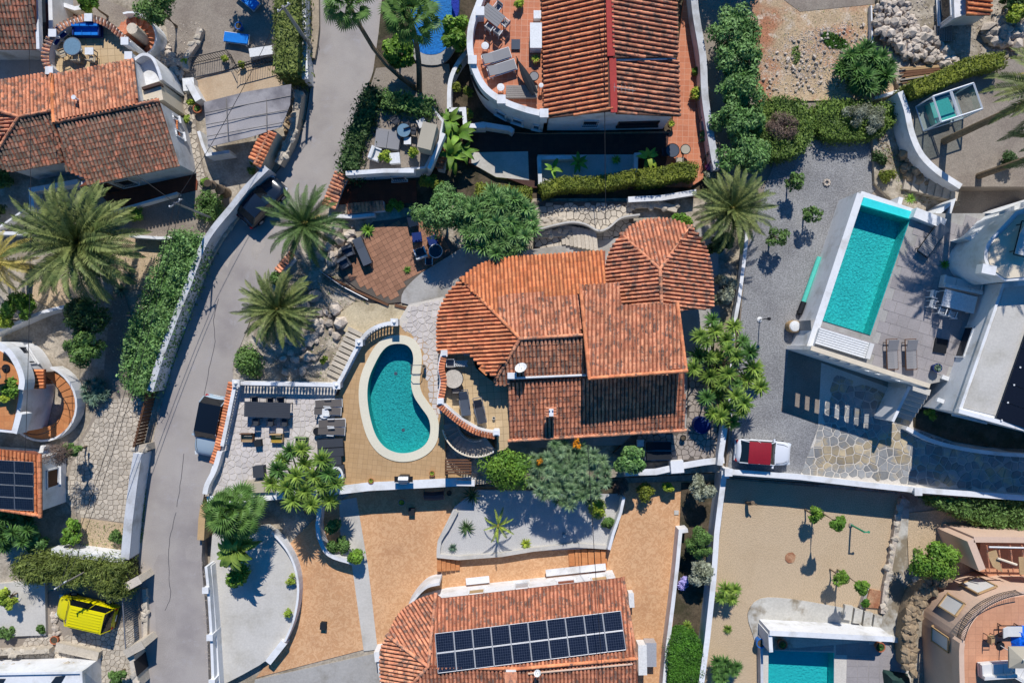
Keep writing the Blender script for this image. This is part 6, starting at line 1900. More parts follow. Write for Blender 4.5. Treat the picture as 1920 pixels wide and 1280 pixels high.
T('glossy bush tree beside the corner house at the top left', 168, 4, 0, 2.2, 1.1, 1.0, .9, 'leaf_bright', 1600, .11, 12)
T('dense dark tree shading the path under the left palm', 160, 590, 0, 2.4, 1.8, 1.9, 1.3, 'leaf_dark', 4200, .12, 22)
T('green shrub tree above the round white house', 160, 650, 0, 2.2, 1.7, 1.7, 1.2, 'leaf_mid', 4200, .11, 24)
T('lime green bushy tree on the left edge', 30, 575, 0, 1.6, 1.7, 1.2, .9, 'leaf_bright', 3000, .11, 18)
T('yellowish bush tree at the bottom left of the lime bushes', 10, 600, 0, 1.5, 1.1, .7, .8, 'leaf_lime', 1200, .11, 10)
T('twiggy brown bare shrub over the solar house at the left', 112, 850, .6, 3.4, 1.6, .9, .7, 'leaf_twig', 2600, .09, 22, crad=.3, name='bare_shrub', asp=.14)
T('green shrub beside the white solar house wall', 138, 842, 0, 1.6, .8, .7, .7, 'leaf_mid', 1000, .1, 9)
T('large leaved bright vine by the solar house', 132, 1000, 0, 1.0, 1.0, 1.2, .6, 'leaf_bright', 1300, .14, 12, name='vine', asp=.7)
T('leafy shrub under the blue green yucca at the left edge', 60, 1010, 0, .9, 1.5, 1.1, .7, 'leaf_oleander', 1800, .13, 14)
T('big leaved fig bush beside the leaning fan palms', 745, 96, .5, 2.6, 1.5, 1.5, 1.1, 'leaf_bright', 3000, .14, 18, name='fig_bush', asp=.6)
T('bright fig bush right of the blue pool', 852, 66, .6, 2.2, 1.5, 1.5, 1.0, 'leaf_bright', 2600, .15, 16, name='fig_bush', asp=.6)
T('olive green shaded tree under the roof patio wall', 805, 342, .3, 1.6, 1.1, .6, .8, 'leaf_hedge', 1800, .1, 12)
T('lush green bush right of the villa apse palm', 1275, 414, .5, 1.5, 1.0, .7, .7, 'leaf_bright', 1500, .11, 12)
T('shady bush below the date palm by the gravel', 1350, 455, .5, 1.6, 1.2, 1.0, .9, 'leaf_dark', 2000, .12, 12)
T('grey leaved spiky bush beside the villa east wall', 1358, 545, .5, 1.3, .9, 1.6, .8, 'leaf_gray', 1800, .12, 14)
T('silvery tree at the corner of the orange drive', 1318, 915, -1, 1.0, 1.2, 1.1, .8, 'leaf_gray', 2400, .11, 16)
T('dark green round tree in the planting strip', 1312, 1018, -1, .9, 1.25, 1.2, .9, 'leaf_mid', 3000, .1, 18)
T('grey leaved tree below the dark round tree in the planting strip', 1316, 1072, -1, .7, 1.25, 1.1, .8, 'leaf_gray', 2000, .13, 16)
T('shrub at the lane corner in the lower left', 218, 1268, 0, 1.2, 1.1, .7, .7, 'leaf_mid', 1500, .11, 10)
T('wild shrub at the top right corner beside the rubble', 1906, 30, 1.2, 2.4, 1.1, 1.0, .7, 'leaf_lime', 1300, .11, 10)
T('dark bush in the far upper right corner', 1900, 4, 1.2, 2.2, 1.2, 1.0, .8, 'leaf_dark', 1300, .12, 10)
T('dark shrub at the bottom of the gravel by the young olives', 1440, 470, .8, 1.0, .0, .0, .0, 'leaf_dark', 10, .1, 3) if False else None

for lab, x, y, zc, rx, ry, mt in (('dark tree beyond the top edge behind the oleanders', 1352, -150, 4.4, 2.4, 1.8, 'leaf_dark'), ('leafy tree beyond the top edge above the dry yard', 1416, -165, 4.6, 2.2, 1.6, 'leaf_mid'), ('spreading tree beyond the top edge over the gravel yard', 446, -170, 5.0, 3.4, 1.5, 'leaf_mid')):
    T(lab, x, y, .4, zc, rx, ry, 1.4, mt, 3800, .12, 24)

# ---- shrubs
S = bush
for lab, x, y, rx, ry, mt in (
    ('round golden clipped shrub on the orange drive', 1210, 922, .85, .8, 'leaf_hedge'), ('small yellow shrub in the shade of the pale wall', 1252, 912, .5, .3, 'leaf_lime'),
    ('golden shrub beside the flared white wall', 1122, 952, .95, .85, 'leaf_lime'), ('small green ball shrub below the golden one', 1140, 978, .45, .45, 'leaf_mid'), ('dry brownish shrub under the spiky tree', 1164, 910, .9, .6, 'leaf_twig')):
    S(lab, x, y, -.9, rx, ry, .8, mt, 1500, .08, 14)
for lab, x, y in (('upper green shrub in the blue planter', 624, 982), ('middle green shrub in the blue planter', 640, 1022), ('lower green shrub in the blue planter', 622, 1025)):
    S(lab, x, y, -.6, .75, .6, .7, 'leaf_mid', 800, .11, 10, group='shrubs in the blue planter')
S('bright leafy shrub at the tip of the blue planter', 668, 1042, -.6, .9, .8, .8, 'leaf_bright', 1100, .12, 10)
for lab, x, y in (('upper clump in the bed of the pale patio', 546, 1085), ('lower clump in the bed of the pale patio', 542, 1150)):
    S(lab, x, y, -.4, .35, .6, .45, 'leaf_lime', 420, .08, 8, group='bed clumps on the pale patio')
S('mophead of pale violet flowers beside the planting strip', 1280, 1090, -.9, .55, .7, .5, 'flower_violet', 800, .07, 8, name='flower_bush')
S('pink flowering plant at the corner of the terracotta yard', 1328, 316, .6, .5, .4, .4, 'flower_pink', 400, .07, 6, name='flower_bush')
for lab, x, y, r, mt in (('potted shrub uppermost along the terracotta yard wall', 1305, 134, .35, 'leaf_bright'), ('potted round bush along the terracotta yard wall', 1306, 176, .6, 'leaf_lime'), ('potted shrub above the bicycles', 1320, 256, .45, 'leaf_oleander'), ('shrub beside the pink flowers', 1330, 330, .6, 'leaf_gray')):
    S(lab, x, y, .6, r, r, r, mt, 600, .09, 8)
S('dusty grey rosemary top growing over the thick olive hedge', 1618, 222, 1.6, 2.1, 1.2, .6, 'leaf_gray', 5200, .11, 24, crad=.3, asp=.16)
hedge('thick olive green hedge between the round hedge and the curved wall', smooth(pxl(1532,196, 1580,186, 1640,192, 1684,196, 1676,232, 1640,256, 1580,262, 1540,250), 3, True), 0, .8, 1.9, 'leaf_roundhedge', 210, .085, .14, closed=True, lump=.2)
S('dry shrub by the gravel and the stone wall', 1662, 332, .9, .9, .6, .6, 'leaf_hedge', 1000, .09, 8)
S('shaded shrub beside the rocky slope', 1648, 296, .9, .7, .6, .6, 'leaf_dark', 700, .09, 8)
S('small green shrub at the top of the upper drive', 1888, 300, 2.3, .8, .7, .8, 'leaf_dark', 900, .1, 8)
S('round clipped bush near the old house pole', 256, 400, 0, .75, .7, .7, 'leaf_bright', 1500, .07, 14)
S('rambling garden shrub beside the lane wall and pole', 396, 388, 0, 1.4, 1.5, .8, 'leaf_mid', 2200, .1, 16)
S('small bright shrub at the foot of the fallen trunk', 388, 344, 0, .5, .5, .5, 'leaf_bright', 500, .1, 6)
S('dense bush on the left edge below the old house', 8, 334, 0, .9, .8, .8, 'leaf_mid', 1300, .1, 10)
S('dark bush on the left edge beside the sandy path', -4, 395, 0, .9, .9, .8, 'leaf_dark', 900, .1, 10)
S('low ivy shrub above the dark lane car', 484, 300, 0, .6, .6, .6, 'leaf_mid', 600, .1, 8)
S('dark bush at the lane foot of the middle palm', 468, 680, 0, 1.3, 1.4, 1.1, 'leaf_mid', 2600, .1, 16)
S('leafy bush at the foot of the upper middle palm', 525, 520, .3, .9, .7, .7, 'leaf_mid', 1000, .11, 8)
S('ground shrub under the brown terrace tiles', 735, 388, .3, 1.0, .4, .5, 'leaf_bright', 800, .09, 8)
S('small citrus plant on the roof patio', 724, 296, 2.8, .5, .55, .6, 'leaf_lime', 600, .1, 8)
S('narrow potted shrub on the roof patio', 776, 290, 2.8, .35, .6, .6, 'leaf_lime', 500, .1, 8)
for lab, x, y, r in (('upper shrub in the stepped planter bed', 858, 130, .5), ('middle shrub in the stepped planter bed', 856, 165, .5), ('lower shrub in the stepped planter bed', 878, 175, .45), ('shrub at the foot of the stepped planter', 878, 214, .45)):
    S(lab, x, y, .9, r * .7, r, .6, 'leaf_hedge', 450, .09, 8, group='shrubs in the stepped planter')
S('small plant in the corner bed of the roof terrace', 972, 6, 3.1, .5, .45, .5, 'leaf_lime', 500, .1, 6)
for lab, x, y in (('yellow green plant left of the beige patio', 347, 117), ('plant on the wall box of the beige patio', 360, 194), ('plant at the corner of the path beside the old house', 352, 224), ('plant by the small iron railing', 420, 110), ('plant beside the lower railing', 452, 118)):
    S(lab, x, y, .1, .35, .35, .4, 'leaf_lime', 300, .09, 6, group='small plants around the beige patio')
S('dark green bush under the lane bend tile wall', 470, 320, 0, .4, .4, .4, 'leaf_mid', 300, .1, 5)
S('bush beside the small earth bed steps', 1624, 1128, -.85, .4, .5, .4, 'leaf_lawn', 500, .09, 6)
S('shaded plant on the slate terrace bed', 1742, 776, .95, .5, .5, .6, 'leaf_bright', 500, .1, 6)
S('spare dark bush left of the yellow van', 14, 1185, 0, .7, .6, .6, 'leaf_mid', 700, .1, 8)
S('small round bush at the left of the yellow van', 78, 1178, 0, .45, .45, .45, 'leaf_mid', 400, .09, 6)
S('green bush in the stone ring by the lane wall', 222, 1004, 0, .5, .7, .6, 'leaf_mid', 800, .1, 8)
S('low shrub at the rocky foot of the garden stairs', 608, 742, .4, .45, .4, .4, 'leaf_lime', 300, .09, 6) if False else None
S('small lime shrub among rocks above the balustrade', 607, 674, .4, .4, .35, .4, 'leaf_lime', 300, .09, 6)

# ---- hedges
hedge('tall square clipped hedge at the top of the lane', pxl(536,-50, 538,60, 536,138), 1.85, -.05, 2.6, 'leaf_cypress', 130, .1, .14)
hedge('long oleander hedge along the lane wall on the left', [], 0, -.05, 2.0, 'leaf_mid', 170, .11, .3, closed=True, px=None) if False else None
hedge('long oleander hedge along the white lane wall', smooth(pxl(318,434, 374,446, 364,500, 340,558, 314,622, 288,694, 272,738, 234,732, 228,680, 242,612, 266,556, 288,498), 3), 0, -.05, 2.0, 'leaf_oleander', 230, .1, .22, closed=True, lump=.42)
hedge('trimmed hedge in front of the sunken garden on the left', smooth(pxl(1014,356, 1060,342, 1120,342, 1194,328), 3), .95, .3, 1.9, 'leaf_hedge', 220, .075, .05)
hedge('trimmed hedge in front of the sunken garden on the right', smooth(pxl(1197,332, 1240,328, 1280,318, 1308,320), 3), 1.15, .3, 2.1, 'leaf_hedge', 220, .075, .05)
hedge('trimmed hedge behind the grey green spiky tree', smooth(pxl(892,352, 940,358, 996,362), 2), .85, .3, 1.8, 'leaf_hedge', 200, .075, .05)
hedge('long clipped hedge above the glass pavilion', smooth(pxl(1712,166, 1760,150, 1810,126, 1850,114, 1888,110), 3), 1.1, 1.2, 3.6, 'leaf_hedge', 200, .075, .05)
hedge('leafy hedge along the lane side of the roof patio', smooth(pxl(706,165, 690,190, 682,220, 664,262, 656,296, 654,318), 3), 1.35, .1, 3.4, 'leaf_dark', 170, .11, .24)
hedge('leafy hedge along the top of the roof patio', pxl(716,186, 760,192, 810,202), 1.2, .3, 3.5, 'leaf_mid', 170, .11, .24)
hedge('clipped oval bright green bush at the bottom right drive', smooth(pxl(1256,1210, 1272,1188, 1300,1190, 1318,1215, 1320,1260, 1308,1310, 1262,1310, 1254,1260), 3, True), 0, -1, .7, 'leaf_lawn', 260, .07, .06, closed=True, name='clipped_bush', cat='bush')
hedge('round clipped hedge with a brown centre beside the dry yard', smooth(pxl(1412,210, 1440,186, 1490,182, 1522,205, 1526,250, 1504,285, 1450,296, 1414,268), 3, True), 0, .8, 2.3, 'leaf_roundhedge', 210, .085, .14, closed=True, name='round_hedge', lump=.12)
S('brown twiggy bare patch in the middle of the round hedge', 1466, 238, 2.1, 1.55, 1.45, .35, 'leaf_twig', 3200, .09, 12, asp=.18, name='twig_patch', cat='twigs')
hedge('long dense green hedge at the right edge below the boundary wall', smooth(pxl(1752,932, 1820,934, 1930,940, 2100,950, 2100,1010, 1930,992, 1850,985, 1790,960, 1752,944), 2), 0, -1, .8, 'leaf_mid', 210, .1, .16, closed=True, lump=.25)
hd = hedge('feathery cypress hedge overhanging the yellow van', smooth(pxl(20,1060, 80,1044, 150,1052, 226,1060, 226,1088, 232,1120, 205,1122, 178,1100, 120,1098, 88,1086, 40,1092), 3, True), 0, .6, 2.2, 'leaf_cypress', 420, .13, .22, closed=True, lump=.3, asp=.2)
tree('cypress branch hanging beside the yellow van', 206, 1096, 0, 1.9, 1.1, 1.0, .7, 'leaf_cypress', 1500, .13, 12, name='cypress', asp=.25)
tree('spreading cypress crown at the left of the yellow van', 70, 1070, 0, 2.0, 2.2, .9, .7, 'leaf_cypress', 2600, .14, 18, name='cypress', asp=.25)
tree('thin lime shrub left of the pale terrace by the van', 16, 1120, 0, 1.2, .8, 1.2, .7, 'leaf_lime', 1300, .11, 10)
# ground cover: grass patch, weeds, pebbles
def cover(name, px, z, n, mt, size=.06, asp=.3, up=1.0):
    poly = ccw([WX(x, y, z) for x, y in px])
    xs = [p.x for p in poly]; ys = [p.y for p in poly]; P = []
    while len(P) < n:
        x, y = random.uniform(min(xs), max(xs)), random.uniform(min(ys), max(ys))
        if inside((x, y), poly): P.append((x, y, z + random.uniform(.01, .08)))
    P = np.array(P); o = P.mean(0); o[2] = z
    V, F = leaf_quads(P - o, RNG.normal(size=(n, 3)) + np.array((0, 0, up)), size, asp)
    ob = link_mesh(name, fast_mesh(name, V, F, mt), None, tuple(o))
    tag(ob, None, None, None, 'stuff')
cover('grass_patch', smooth(pxl(1540,64, 1560,62, 1592,84, 1570,92, 1548,84), 3, True), .87, 1500, 'leaf_lawn', .08)
cover('weeds', smooth(pxl(1484,92, 1496,86, 1500,112, 1488,122), 2, True), .87, 260, 'leaf_grass', .08)
cover('weeds', pxl(1420,20, 1640,10, 1640,180, 1420,180), .87, 700, 'leaf_grass', .05)
cover('weeds', pxl(266,900, 276,900, 268,1010, 258,1030), .02, 700, 'leaf_grass', .06)
cover('weeds', pxl(560,470, 760,560, 640,720, 560,700), .36, 900, 'leaf_grass', .06)
cover('weeds', pxl(160,975, 236,985, 230,1030, 160,1026), .06, 300, 'leaf_grass', .06)
cover('weeds', pxl(1640,260, 1720,300, 1790,380, 1700,380), 1.11, 600, 'leaf_grass', .06)
cover('fallen_leaves', pxl(60,440, 330,440, 260,740, 120,560), .03, 900, 'leaf_twig', .05)
# ================================================================== FURNITURE
def root(name, cat): return thing(name, name, cat, (0, 0, 0), 0, None, True)
def lounger(frame, fab, w=.66, L_=1.95, back=.45, h=.34, slats=False, thick=.05, arms=False):
    def mk():
        t = root('sun_lounger', 'sun lounger')
        f = MB()
        for s in (-1, 1): f.box(0, s * w / 2, h, L_, .05, .06)
        for x in (-L_ / 2, L_ / 2): f.box(x, 0, h, .05, w, .06)
        part('frame', f, frame, t)
        for sx in (-1, 1):
            for sy in (-1, 1): part('leg', MB().box(sx * (L_ / 2 - .22), sy * (w / 2), h / 2, .05, .05, h), frame, t)
        bl = L_ * .36
        x0 = L_ / 2 - bl
        if slats:
            n = 11
            for k in range(n):
                x = -L_ / 2 + .06 + (x0 + L_ / 2 - .06) * (k + .5) / n
                part('slat', MB().box(x, 0, h + .05, (x0 + L_ / 2) / n * .8, w - .04, .03), fab, t)
        else: part('seat', MB().box((x0 - L_ / 2) / 2, 0, h + .04 + thick / 2, x0 + L_ / 2 - .02, w - .06, thick), fab, t)
        M = Matrix.Translation((x0, 0, h + .05)) @ Matrix.Rotation(-back, 4, 'Y')
        part('backrest', MB().box(bl / 2, 0, thick / 2, bl, w - .06, thick, M=M), fab, t)
        if arms:
            for s in (-1, 1): part('armrest', MB().box(x0 - .25, s * (w / 2 + .03), h + .26, .5, .06, .04).box(x0 - .45, s * (w / 2 + .03), h + .13, .04, .04, .26), frame, t)
        return t
    return mk
def table(top, leg, w, d, h=.74, n=1, name='dining_table', boards=0):
    def mk():
        t = root(name, 'table')
        if boards:
            for k in range(boards): part('board', MB().box(0, -d / 2 + d * (k + .5) / boards, h, w, d / boards - .012, .04), top, t)
            part('apron', MB().box(0, 0, h - .06, w - .12, d - .12, .06), leg, t)
        else: part('tabletop', MB().box(0, 0, h, w, d, .045), top, t)
        for sx in (-1, 1):
            for sy in (-1, 1): part('leg', MB().box(sx * (w / 2 - .09), sy * (d / 2 - .09), h / 2, .06, .06, h), leg, t)
        return t
    return mk
def round_table(top, leg, r, h=.7, name='round_table'):
    def mk():
        t = root(name, 'table')
        part('tabletop', MB().cyl(0, 0, h - .04, h, r, n=24), top, t)
        part('rim', MB().loft([[(a * math.cos(2 * PI * i / 24), a * math.sin(2 * PI * i / 24), z) for a, z in ((r, h - .045), (r + .025, h - .02), (r, h + .008), (r - .03, h + .008))] for i in range(25)], False), leg, t)
        part('pedestal', MB().lathe(0, 0, [(r * .5, 0), (r * .45, .04), (.05, .1), (.05, h - .04)], 10), leg, t)
        return t
    return mk
def chair(frame, seat, w=.46, h=.44, bh=.45, arms=True):
    def mk():
        t = root('garden_chair', 'chair')
        part('seat', MB().box(0, 0, h, w, w, .045), seat, t)
        part('backrest', MB().box(-w / 2, 0, h + bh * .55, .04, w, bh * .8), seat, t)
        for sx in (-1, 1):
            for sy in (-1, 1): part('leg', MB().box(sx * (w / 2 - .02), sy * (w / 2 - .02), (h + (bh if sx < 0 else 0)) / 2, .035, .035, h + (bh if sx < 0 else 0)), frame, t)
        if arms:
            for sy in (-1, 1): part('armrest', MB().box(0, sy * (w / 2), h + .2, w, .045, .03).box(w / 2 - .03, sy * w / 2, h + .1, .03, .03, .2), frame, t)
        return t
    return mk
def slat_chair(mt):
    def mk():
        t = root('slatted_chair', 'chair')
        for k in range(4): part('slat', MB().box(-.17 + .115 * k, 0, .44, .06, .46, .025), mt, t)
        for k in range(3): part('back_slat', MB().box(-.25, 0, .58 + .12 * k, .025, .46, .06), mt, t)
        for sx in (-1, 1):
            for sy in (-1, 1): part('leg', MB().box(sx * .22, sy * .22, (.44 if sx > 0 else .88) / 2, .045, .045, .44 if sx > 0 else .88), mt, t)
        for sy in (-1, 1): part('armrest', MB().box(0, sy * .24, .64, .5, .05, .03), mt, t)
        return t
    return mk
def sofa(frame, fab, w=1.9, d=.75, seats=3, name='garden_sofa', cat='sofa', back=True):
    def mk():
        t = root(name, cat)
        part('base', MB().box(0, 0, .2, w, d, .28), frame, t)
        for k in range(seats): part('seat_cushion', MB().box(-w / 2 + w * (k + .5) / seats, -.06, .41, w / seats - .03, d - .2, .14), fab, t)
        if back:
            part('backrest', MB().box(0, d / 2 - .06, .5, w, .12, .5), frame, t)
            for k in range(seats): part('back_cushion', MB().box(-w / 2 + w * (k + .5) / seats, d / 2 - .18, .6, w / seats - .05, .14, .34), fab, t)
            for s in (-1, 1): part('armrest', MB().box(s * (w / 2 - .05), -.03, .42, .1, d - .06, .34), frame, t)
        return t
    return mk
def stool(mt, r=.2, h=.45):
    def mk():
        t = root('stool', 'stool')
        part('seat', MB().lathe(0, 0, [(r * .96, h - .05), (r, h - .03), (r * .97, h), (r * .5, h + .01)], 18), mt, t)
        for k in range(4):
            a = PI / 4 + k * PI / 2
            part('leg', MB().tube([(math.cos(a) * r * .6, math.sin(a) * r * .6, h - .05), (math.cos(a) * r, math.sin(a) * r, 0)], .02, 5), mt, t)
        return t
    return mk
def pot(mt, r=.2, h=.36, plant_=None, sc=.5, soil=True):
    def mk():
        t = root('plant_pot', 'plant pot')
        part('pot', MB().lathe(0, 0, [(r * .7, 0), (r * .85, h * .5), (r, h * .9), (r * 1.08, h * .92), (r * 1.08, h), (r * .88, h), (r * .86, h - .05)], 14), mt, t)
        if soil: part('soil', MB().cyl(0, 0, h - .08, h - .04, r * .86, n=12), 'soil_dark', t)
        if plant_: link_mesh('foliage', rosette(plant_), t, M=Matrix.Translation((0, 0, h - .05)) @ Matrix.Scale(sc, 4))
        return t
    return mk
def boxy(name, cat, mt, w, d, h, lid=None, lip=.02, feet=True):
    def mk():
        t = root(name, cat)
        part('body', MB().box(0, 0, h / 2, w, d, h * .94), mt, t)
        part('cover', MB().box(0, 0, h, w + lip * 2, d + lip * 2, h * .1), lid or mt, t)
        if feet:
            for sx in (-1, 1):
                for sy in (-1, 1): part('foot', MB().box(sx * w * .42, sy * d * .42, .03, .08, .08, .06), 'plastic_black', t)
        return t
    return mk
# yards on the left
pl = place
pl('bluebed', lounger('plastic_white', 'fabric_blue', .75, 1.85, .1), 'blue sunbed on the gravel yard at the upper left', 447, 76, .03, -8)
pl('bluebed', None, 'blue sunbed cut by the top edge above the gravel yard', 468, 4, .03, -40)
pl('barrel', pot('plastic_blue', .26, .6, None), 'blue barrel stool beside the blue sunbed', 453, 55, .03)
pl('navysofa', sofa('fabric_navy', 'fabric_blue', 1.9, .8, 3), 'blue sofa on the round balcony of the old house', 170, 62, 2.62, 0)
pl('navychair', chair('plastic_white', 'fabric_navy', .55), 'upper blue armchair on the round balcony', 124, 68, 2.62, -50, 'blue armchairs on the round balcony')
pl('navychair', None, 'lower blue armchair on the round balcony', 111, 81, 2.62, -35, 'blue armchairs on the round balcony')
pl('glasstable', round_table('glass_blue', 'steel', .62), 'round glass table on the balcony of the old house', 147, 95, 2.62)
pl('sidebox', table('plastic_white', 'wood_gray', .6, .5, .6, name='side_table'), 'white side table on the balcony of the old house', 177, 103, 2.62)
for lab, x, y, a in (('tan chair left of the glass balcony table', 126, 106, 20), ('tan chair below the glass balcony table', 152, 116, 90), ('tan chair below the white side table', 180, 116, 80)):
    pl('tanchair', chair('wood_tan', 'fabric_beige', .45), lab, x, y, 2.62, a, 'tan chairs on the balcony')
b_ = boxy('storage_box', 'storage box', 'plastic_white', 1.7, .6, .5)
pl('wbox', b_, 'long white box beside the tall square hedge', 494, 102, .03, 8)
pl('clay_trough', pot('pot_clay', .3, .4, 'bright', .5), 'clay pot with plant at the left end of the grey canopy', 374, 207, .0)
pl('whitechest', boxy('storage_chest', 'storage box', 'plastic_white', .8, .9, .7), 'white chest beside the beige patio', 362, 165, 0, 5)
# round house, solar house
pl('greyparasol', lambda: parasol('fabric_gray', 'wood_brown', 1.1, 2.2, 4), 'closed grey parasol canopy on the round house terrace', 10, 690, 3.35, 20) if False else None
def parasol(fab, pole, r, h, n=8, square=False):
    t = root('parasol', 'parasol')
    part('pole', MB().cyl(0, 0, 0, h + .15, .03, n=8), pole, t)
    part('base', MB().cyl(0, 0, 0, .08, .28, n=14), 'plastic_black', t)
    k = 4 if square else n
    for i in range(k):
        a0, a1 = 2 * PI * i / k + PI / 4, 2 * PI * (i + 1) / k + PI / 4
        rr = r * (1.414 if square else 1)
        p0, p1 = Vector((math.cos(a0) * rr, math.sin(a0) * rr, h - .25)), Vector((math.cos(a1) * rr, math.sin(a1) * rr, h - .25))
        tp__ = Vector((0, 0, h + .1)); m_ = (p0 + p1) / 2 - Vector((0, 0, -.03))
        part('canopy_panel', MB().add([tp__, p0, m_, p1, p0 - Vector((0, 0, .1)), p1 - Vector((0, 0, .1))], [(0, 1, 2), (0, 2, 3), (1, 4, 5, 3, 2)]), fab, t)
        part('rib', MB().tube([tp__ - Vector((0, 0, .05)), p0 - Vector((0, 0, .05))], .015, 4), pole, t)
    part('finial', MB().cyl(0, 0, h + .1, h + .2, .06, n=8), 'plastic_white', t)
    return t
pl('greyparasol', lambda: parasol('fabric_gray', 'wood_brown', .75, 2.0, 4, True), 'grey parasol on the terrace of the round house', 12, 690, 3.35, 10)
bush('bright potted shrub on the terrace edge of the round house', 24, 726, 3.5, .75, .85, .7, 'leaf_bright', 1300, .1, 10)
bush('lime shrub below the bright one on the round terrace', 16, 745, 3.5, .6, .35, .5, 'leaf_lime', 500, .1, 6)
pl('tanpot', pot('pot_clay', .3, .35, None), 'empty clay bowl beside the stone bench in the lower left', 107, 1196, .05)
# roof patio
pl('daybed', sofa('fabric_gray', 'fabric_gray', 1.75, 1.4, 2, 'double_daybed', 'daybed', False), 'grey double daybed on the roof patio', 729, 264, 2.8, -8)
pl('whitetable', table('plastic_white', 'plastic_white', .5, .5, .5, name='side_table'), 'small white table on the roof patio', 766, 268, 2.8, 0)
pl('awning', boxy('reed_awning', 'awning', 'fabric_beige', .95, 1.75, 1.6), 'beige covered wardrobe frame on the roof patio', 806, 268, 2.8, -14)
for lab, x, y, a in (('dark chair by the hedge on the roof patio', 744, 230, 30), ('dark chair under the leaves on the roof patio', 764, 240, 110), ('dark chair at the right of the shaded roof patio', 776, 250, 170)):
    pl('darkchair', chair('plastic_black', 'fabric_dark', .5), lab, x, y, 2.8, a, 'dark chairs in the shade of the roof patio')
pl('shadetable', round_table('glass_blue', 'plastic_black', .5), 'dark glass table in the shade of the roof patio', 760, 250, 2.8)
pl('whitecube', boxy('seat_cube', 'seat cube', 'fabric_white', .55, .55, .4), 'white seat cube in the shade of the roof patio', 792, 234, 2.8, 25)
pl('whitesofa', sofa('plastic_white', 'fabric_white', .9, .7, 1), 'white armchair at the lower left of the roof patio', 706, 292, 2.8, 70)
pl('whitebox', boxy('storage_box', 'storage box', 'plastic_white', .7, .7, .5), 'white low cube table at the bottom of the roof patio', 742, 300, 2.8, 5)
# terrace house roof terrace
pl('patiotable', table('fabric_gray', 'plastic_white', 1.55, .95, .74, boards=5), 'grey boarded dining table on the round roof terrace', 924, 38, 3.12, -38)
for lab, x, y, a in (('chair at the upper side of the terrace dining table', 934, 20, -128), ('chair at the lower side of the terrace dining table', 918, 58, 52), ('second chair at the lower side of the terrace dining table', 934, 66, 52), ('chair at the right end of the terrace dining table', 948, 50, 140)):
    pl('whitechair', chair('plastic_white', 'fabric_gray', .48), lab, x, y, 3.12, a, 'chairs around the terrace dining table')
pl('graylounger', lounger('plastic_white', 'fabric_gray', .75, 2.0, .3, .4), 'upper grey lounger on the round roof terrace', 931, 111, 3.12, 198, 'grey loungers on the roof terrace')
pl('graylounger', None, 'lower grey lounger on the round roof terrace', 941, 133, 3.12, 198, 'grey loungers on the roof terrace')
pl('wstool', stool('plastic_white', .27), 'white round stool above the terrace loungers', 910, 91, 3.12, 0, 'white stools on the roof terrace')
pl('wstool', None, 'white round stool below the terrace loungers', 939, 168, 3.12, 0, 'white stools on the roof terrace')
pl('slatebase', boxy('umbrella_stand', 'umbrella stand', 'fabric_slate', .58, .66, .14), 'dark square parasol base on the roof terrace', 967, 85, 3.12)
pl('cabinet', boxy('cabinet', 'cabinet', 'plastic_white', .78, 1.7, .85), 'tall white cabinet by the tiles of the roof terrace', 1004, 77, 3.12)
pl('acbox', boxy('air_conditioner', 'air conditioner', 'plastic_white', .48, .52, .5), 'small white air conditioner by the tiles of the roof terrace', 1007, 34, 3.12)
pl('palm_pot', pot('pot_clay', .26, .35, 'lime', .75), 'potted lime plant below the white cabinet', 1004, 114, 3.12)
def deck_low():
    t = root('wooden_platform', 'platform')
    for k in range(6): part('plank', MB().box(0, -.36 + .145 * k, .3, 2.2, .13, .04), 'wood_gray', t)
    part('frame', MB().box(0, 0, .14, 2.1, .8, .26), 'wood_gray', t)
    return t
pl('lowdeck', deck_low, 'grey planked low table under the folded black parasol', 978, 175, 3.12, 0)
def folded():
    t = root('folded_parasol', 'parasol')
    for s, dx in ((1, 0), (.8, .28)):
        secs = []
        for k in range(7):
            f = k / 6
            r = (.05 + .2 * math.sin(PI * f * .9)) * s
            secs.append([(dx * f + r * math.cos(2 * PI * i / 8) * (1 + .25 * (i % 2)), -1.3 + 2.5 * (1 - f) - .1, .72 + r * math.sin(2 * PI * i / 8) * .9) for i in range(8)])
        part('folded_canopy', MB().loft(secs), 'fabric_black', t)
    part('pole', MB().tube([(0, 1.5, .66), (.05, -1.2, .7)], .03, 6), 'plastic_black', t)
    part('stand', MB().box(0, 1.3, .35, .1, .1, .7), 'plastic_black', t)
    return t
pl('folded', folded, 'black folded parasol lying across the roof terrace', 984, 150, 3.12, 24)
pl('fan', round_table('fabric_gray', 'plastic_black', .32, .5), 'small grey round table beside the folded black parasol', 1001, 148, 3.12)
pl('ballamp', stool('plastic_white', .17, .6), 'small white stool near the corner pillar of the roof terrace', 1014, 166, 3.12)
pl('ytable', round_table('fabric_slate', 'plastic_black', .5), 'slate grey round table on the terracotta yard', 1257, 287, .62)
pl('ytable2', round_table('fabric_beige', 'iron', .36), 'beige round table on the terracotta yard', 1281, 285, .62)
pl('ychair', chair('plastic_black', 'fabric_dark', .5), 'black chair in the shade beside the slate round table', 1244, 290, .62, 0)
pl('ychair2', chair('wood_gray', 'fabric_beige', .5), 'beige chair below the beige round table', 1271, 305, .62, 90)
pl('ybench', sofa('wood_gray', 'fabric_beige', 1.5, .65, 2), 'grey wooden bench along the terracotta yard wall', 1316, 207, .62, -82)
pl('ybox', boxy('storage_box', 'storage box', 'wood_gray', .6, .6, .5), 'grey wooden box below the bench in the terracotta yard', 1319, 239, .62, 5)
pl('ystand', pot('wood_brown', .25, .5, 'lime', .6), 'wooden stand with drooping plant at the house corner', 1256, 236, .62)
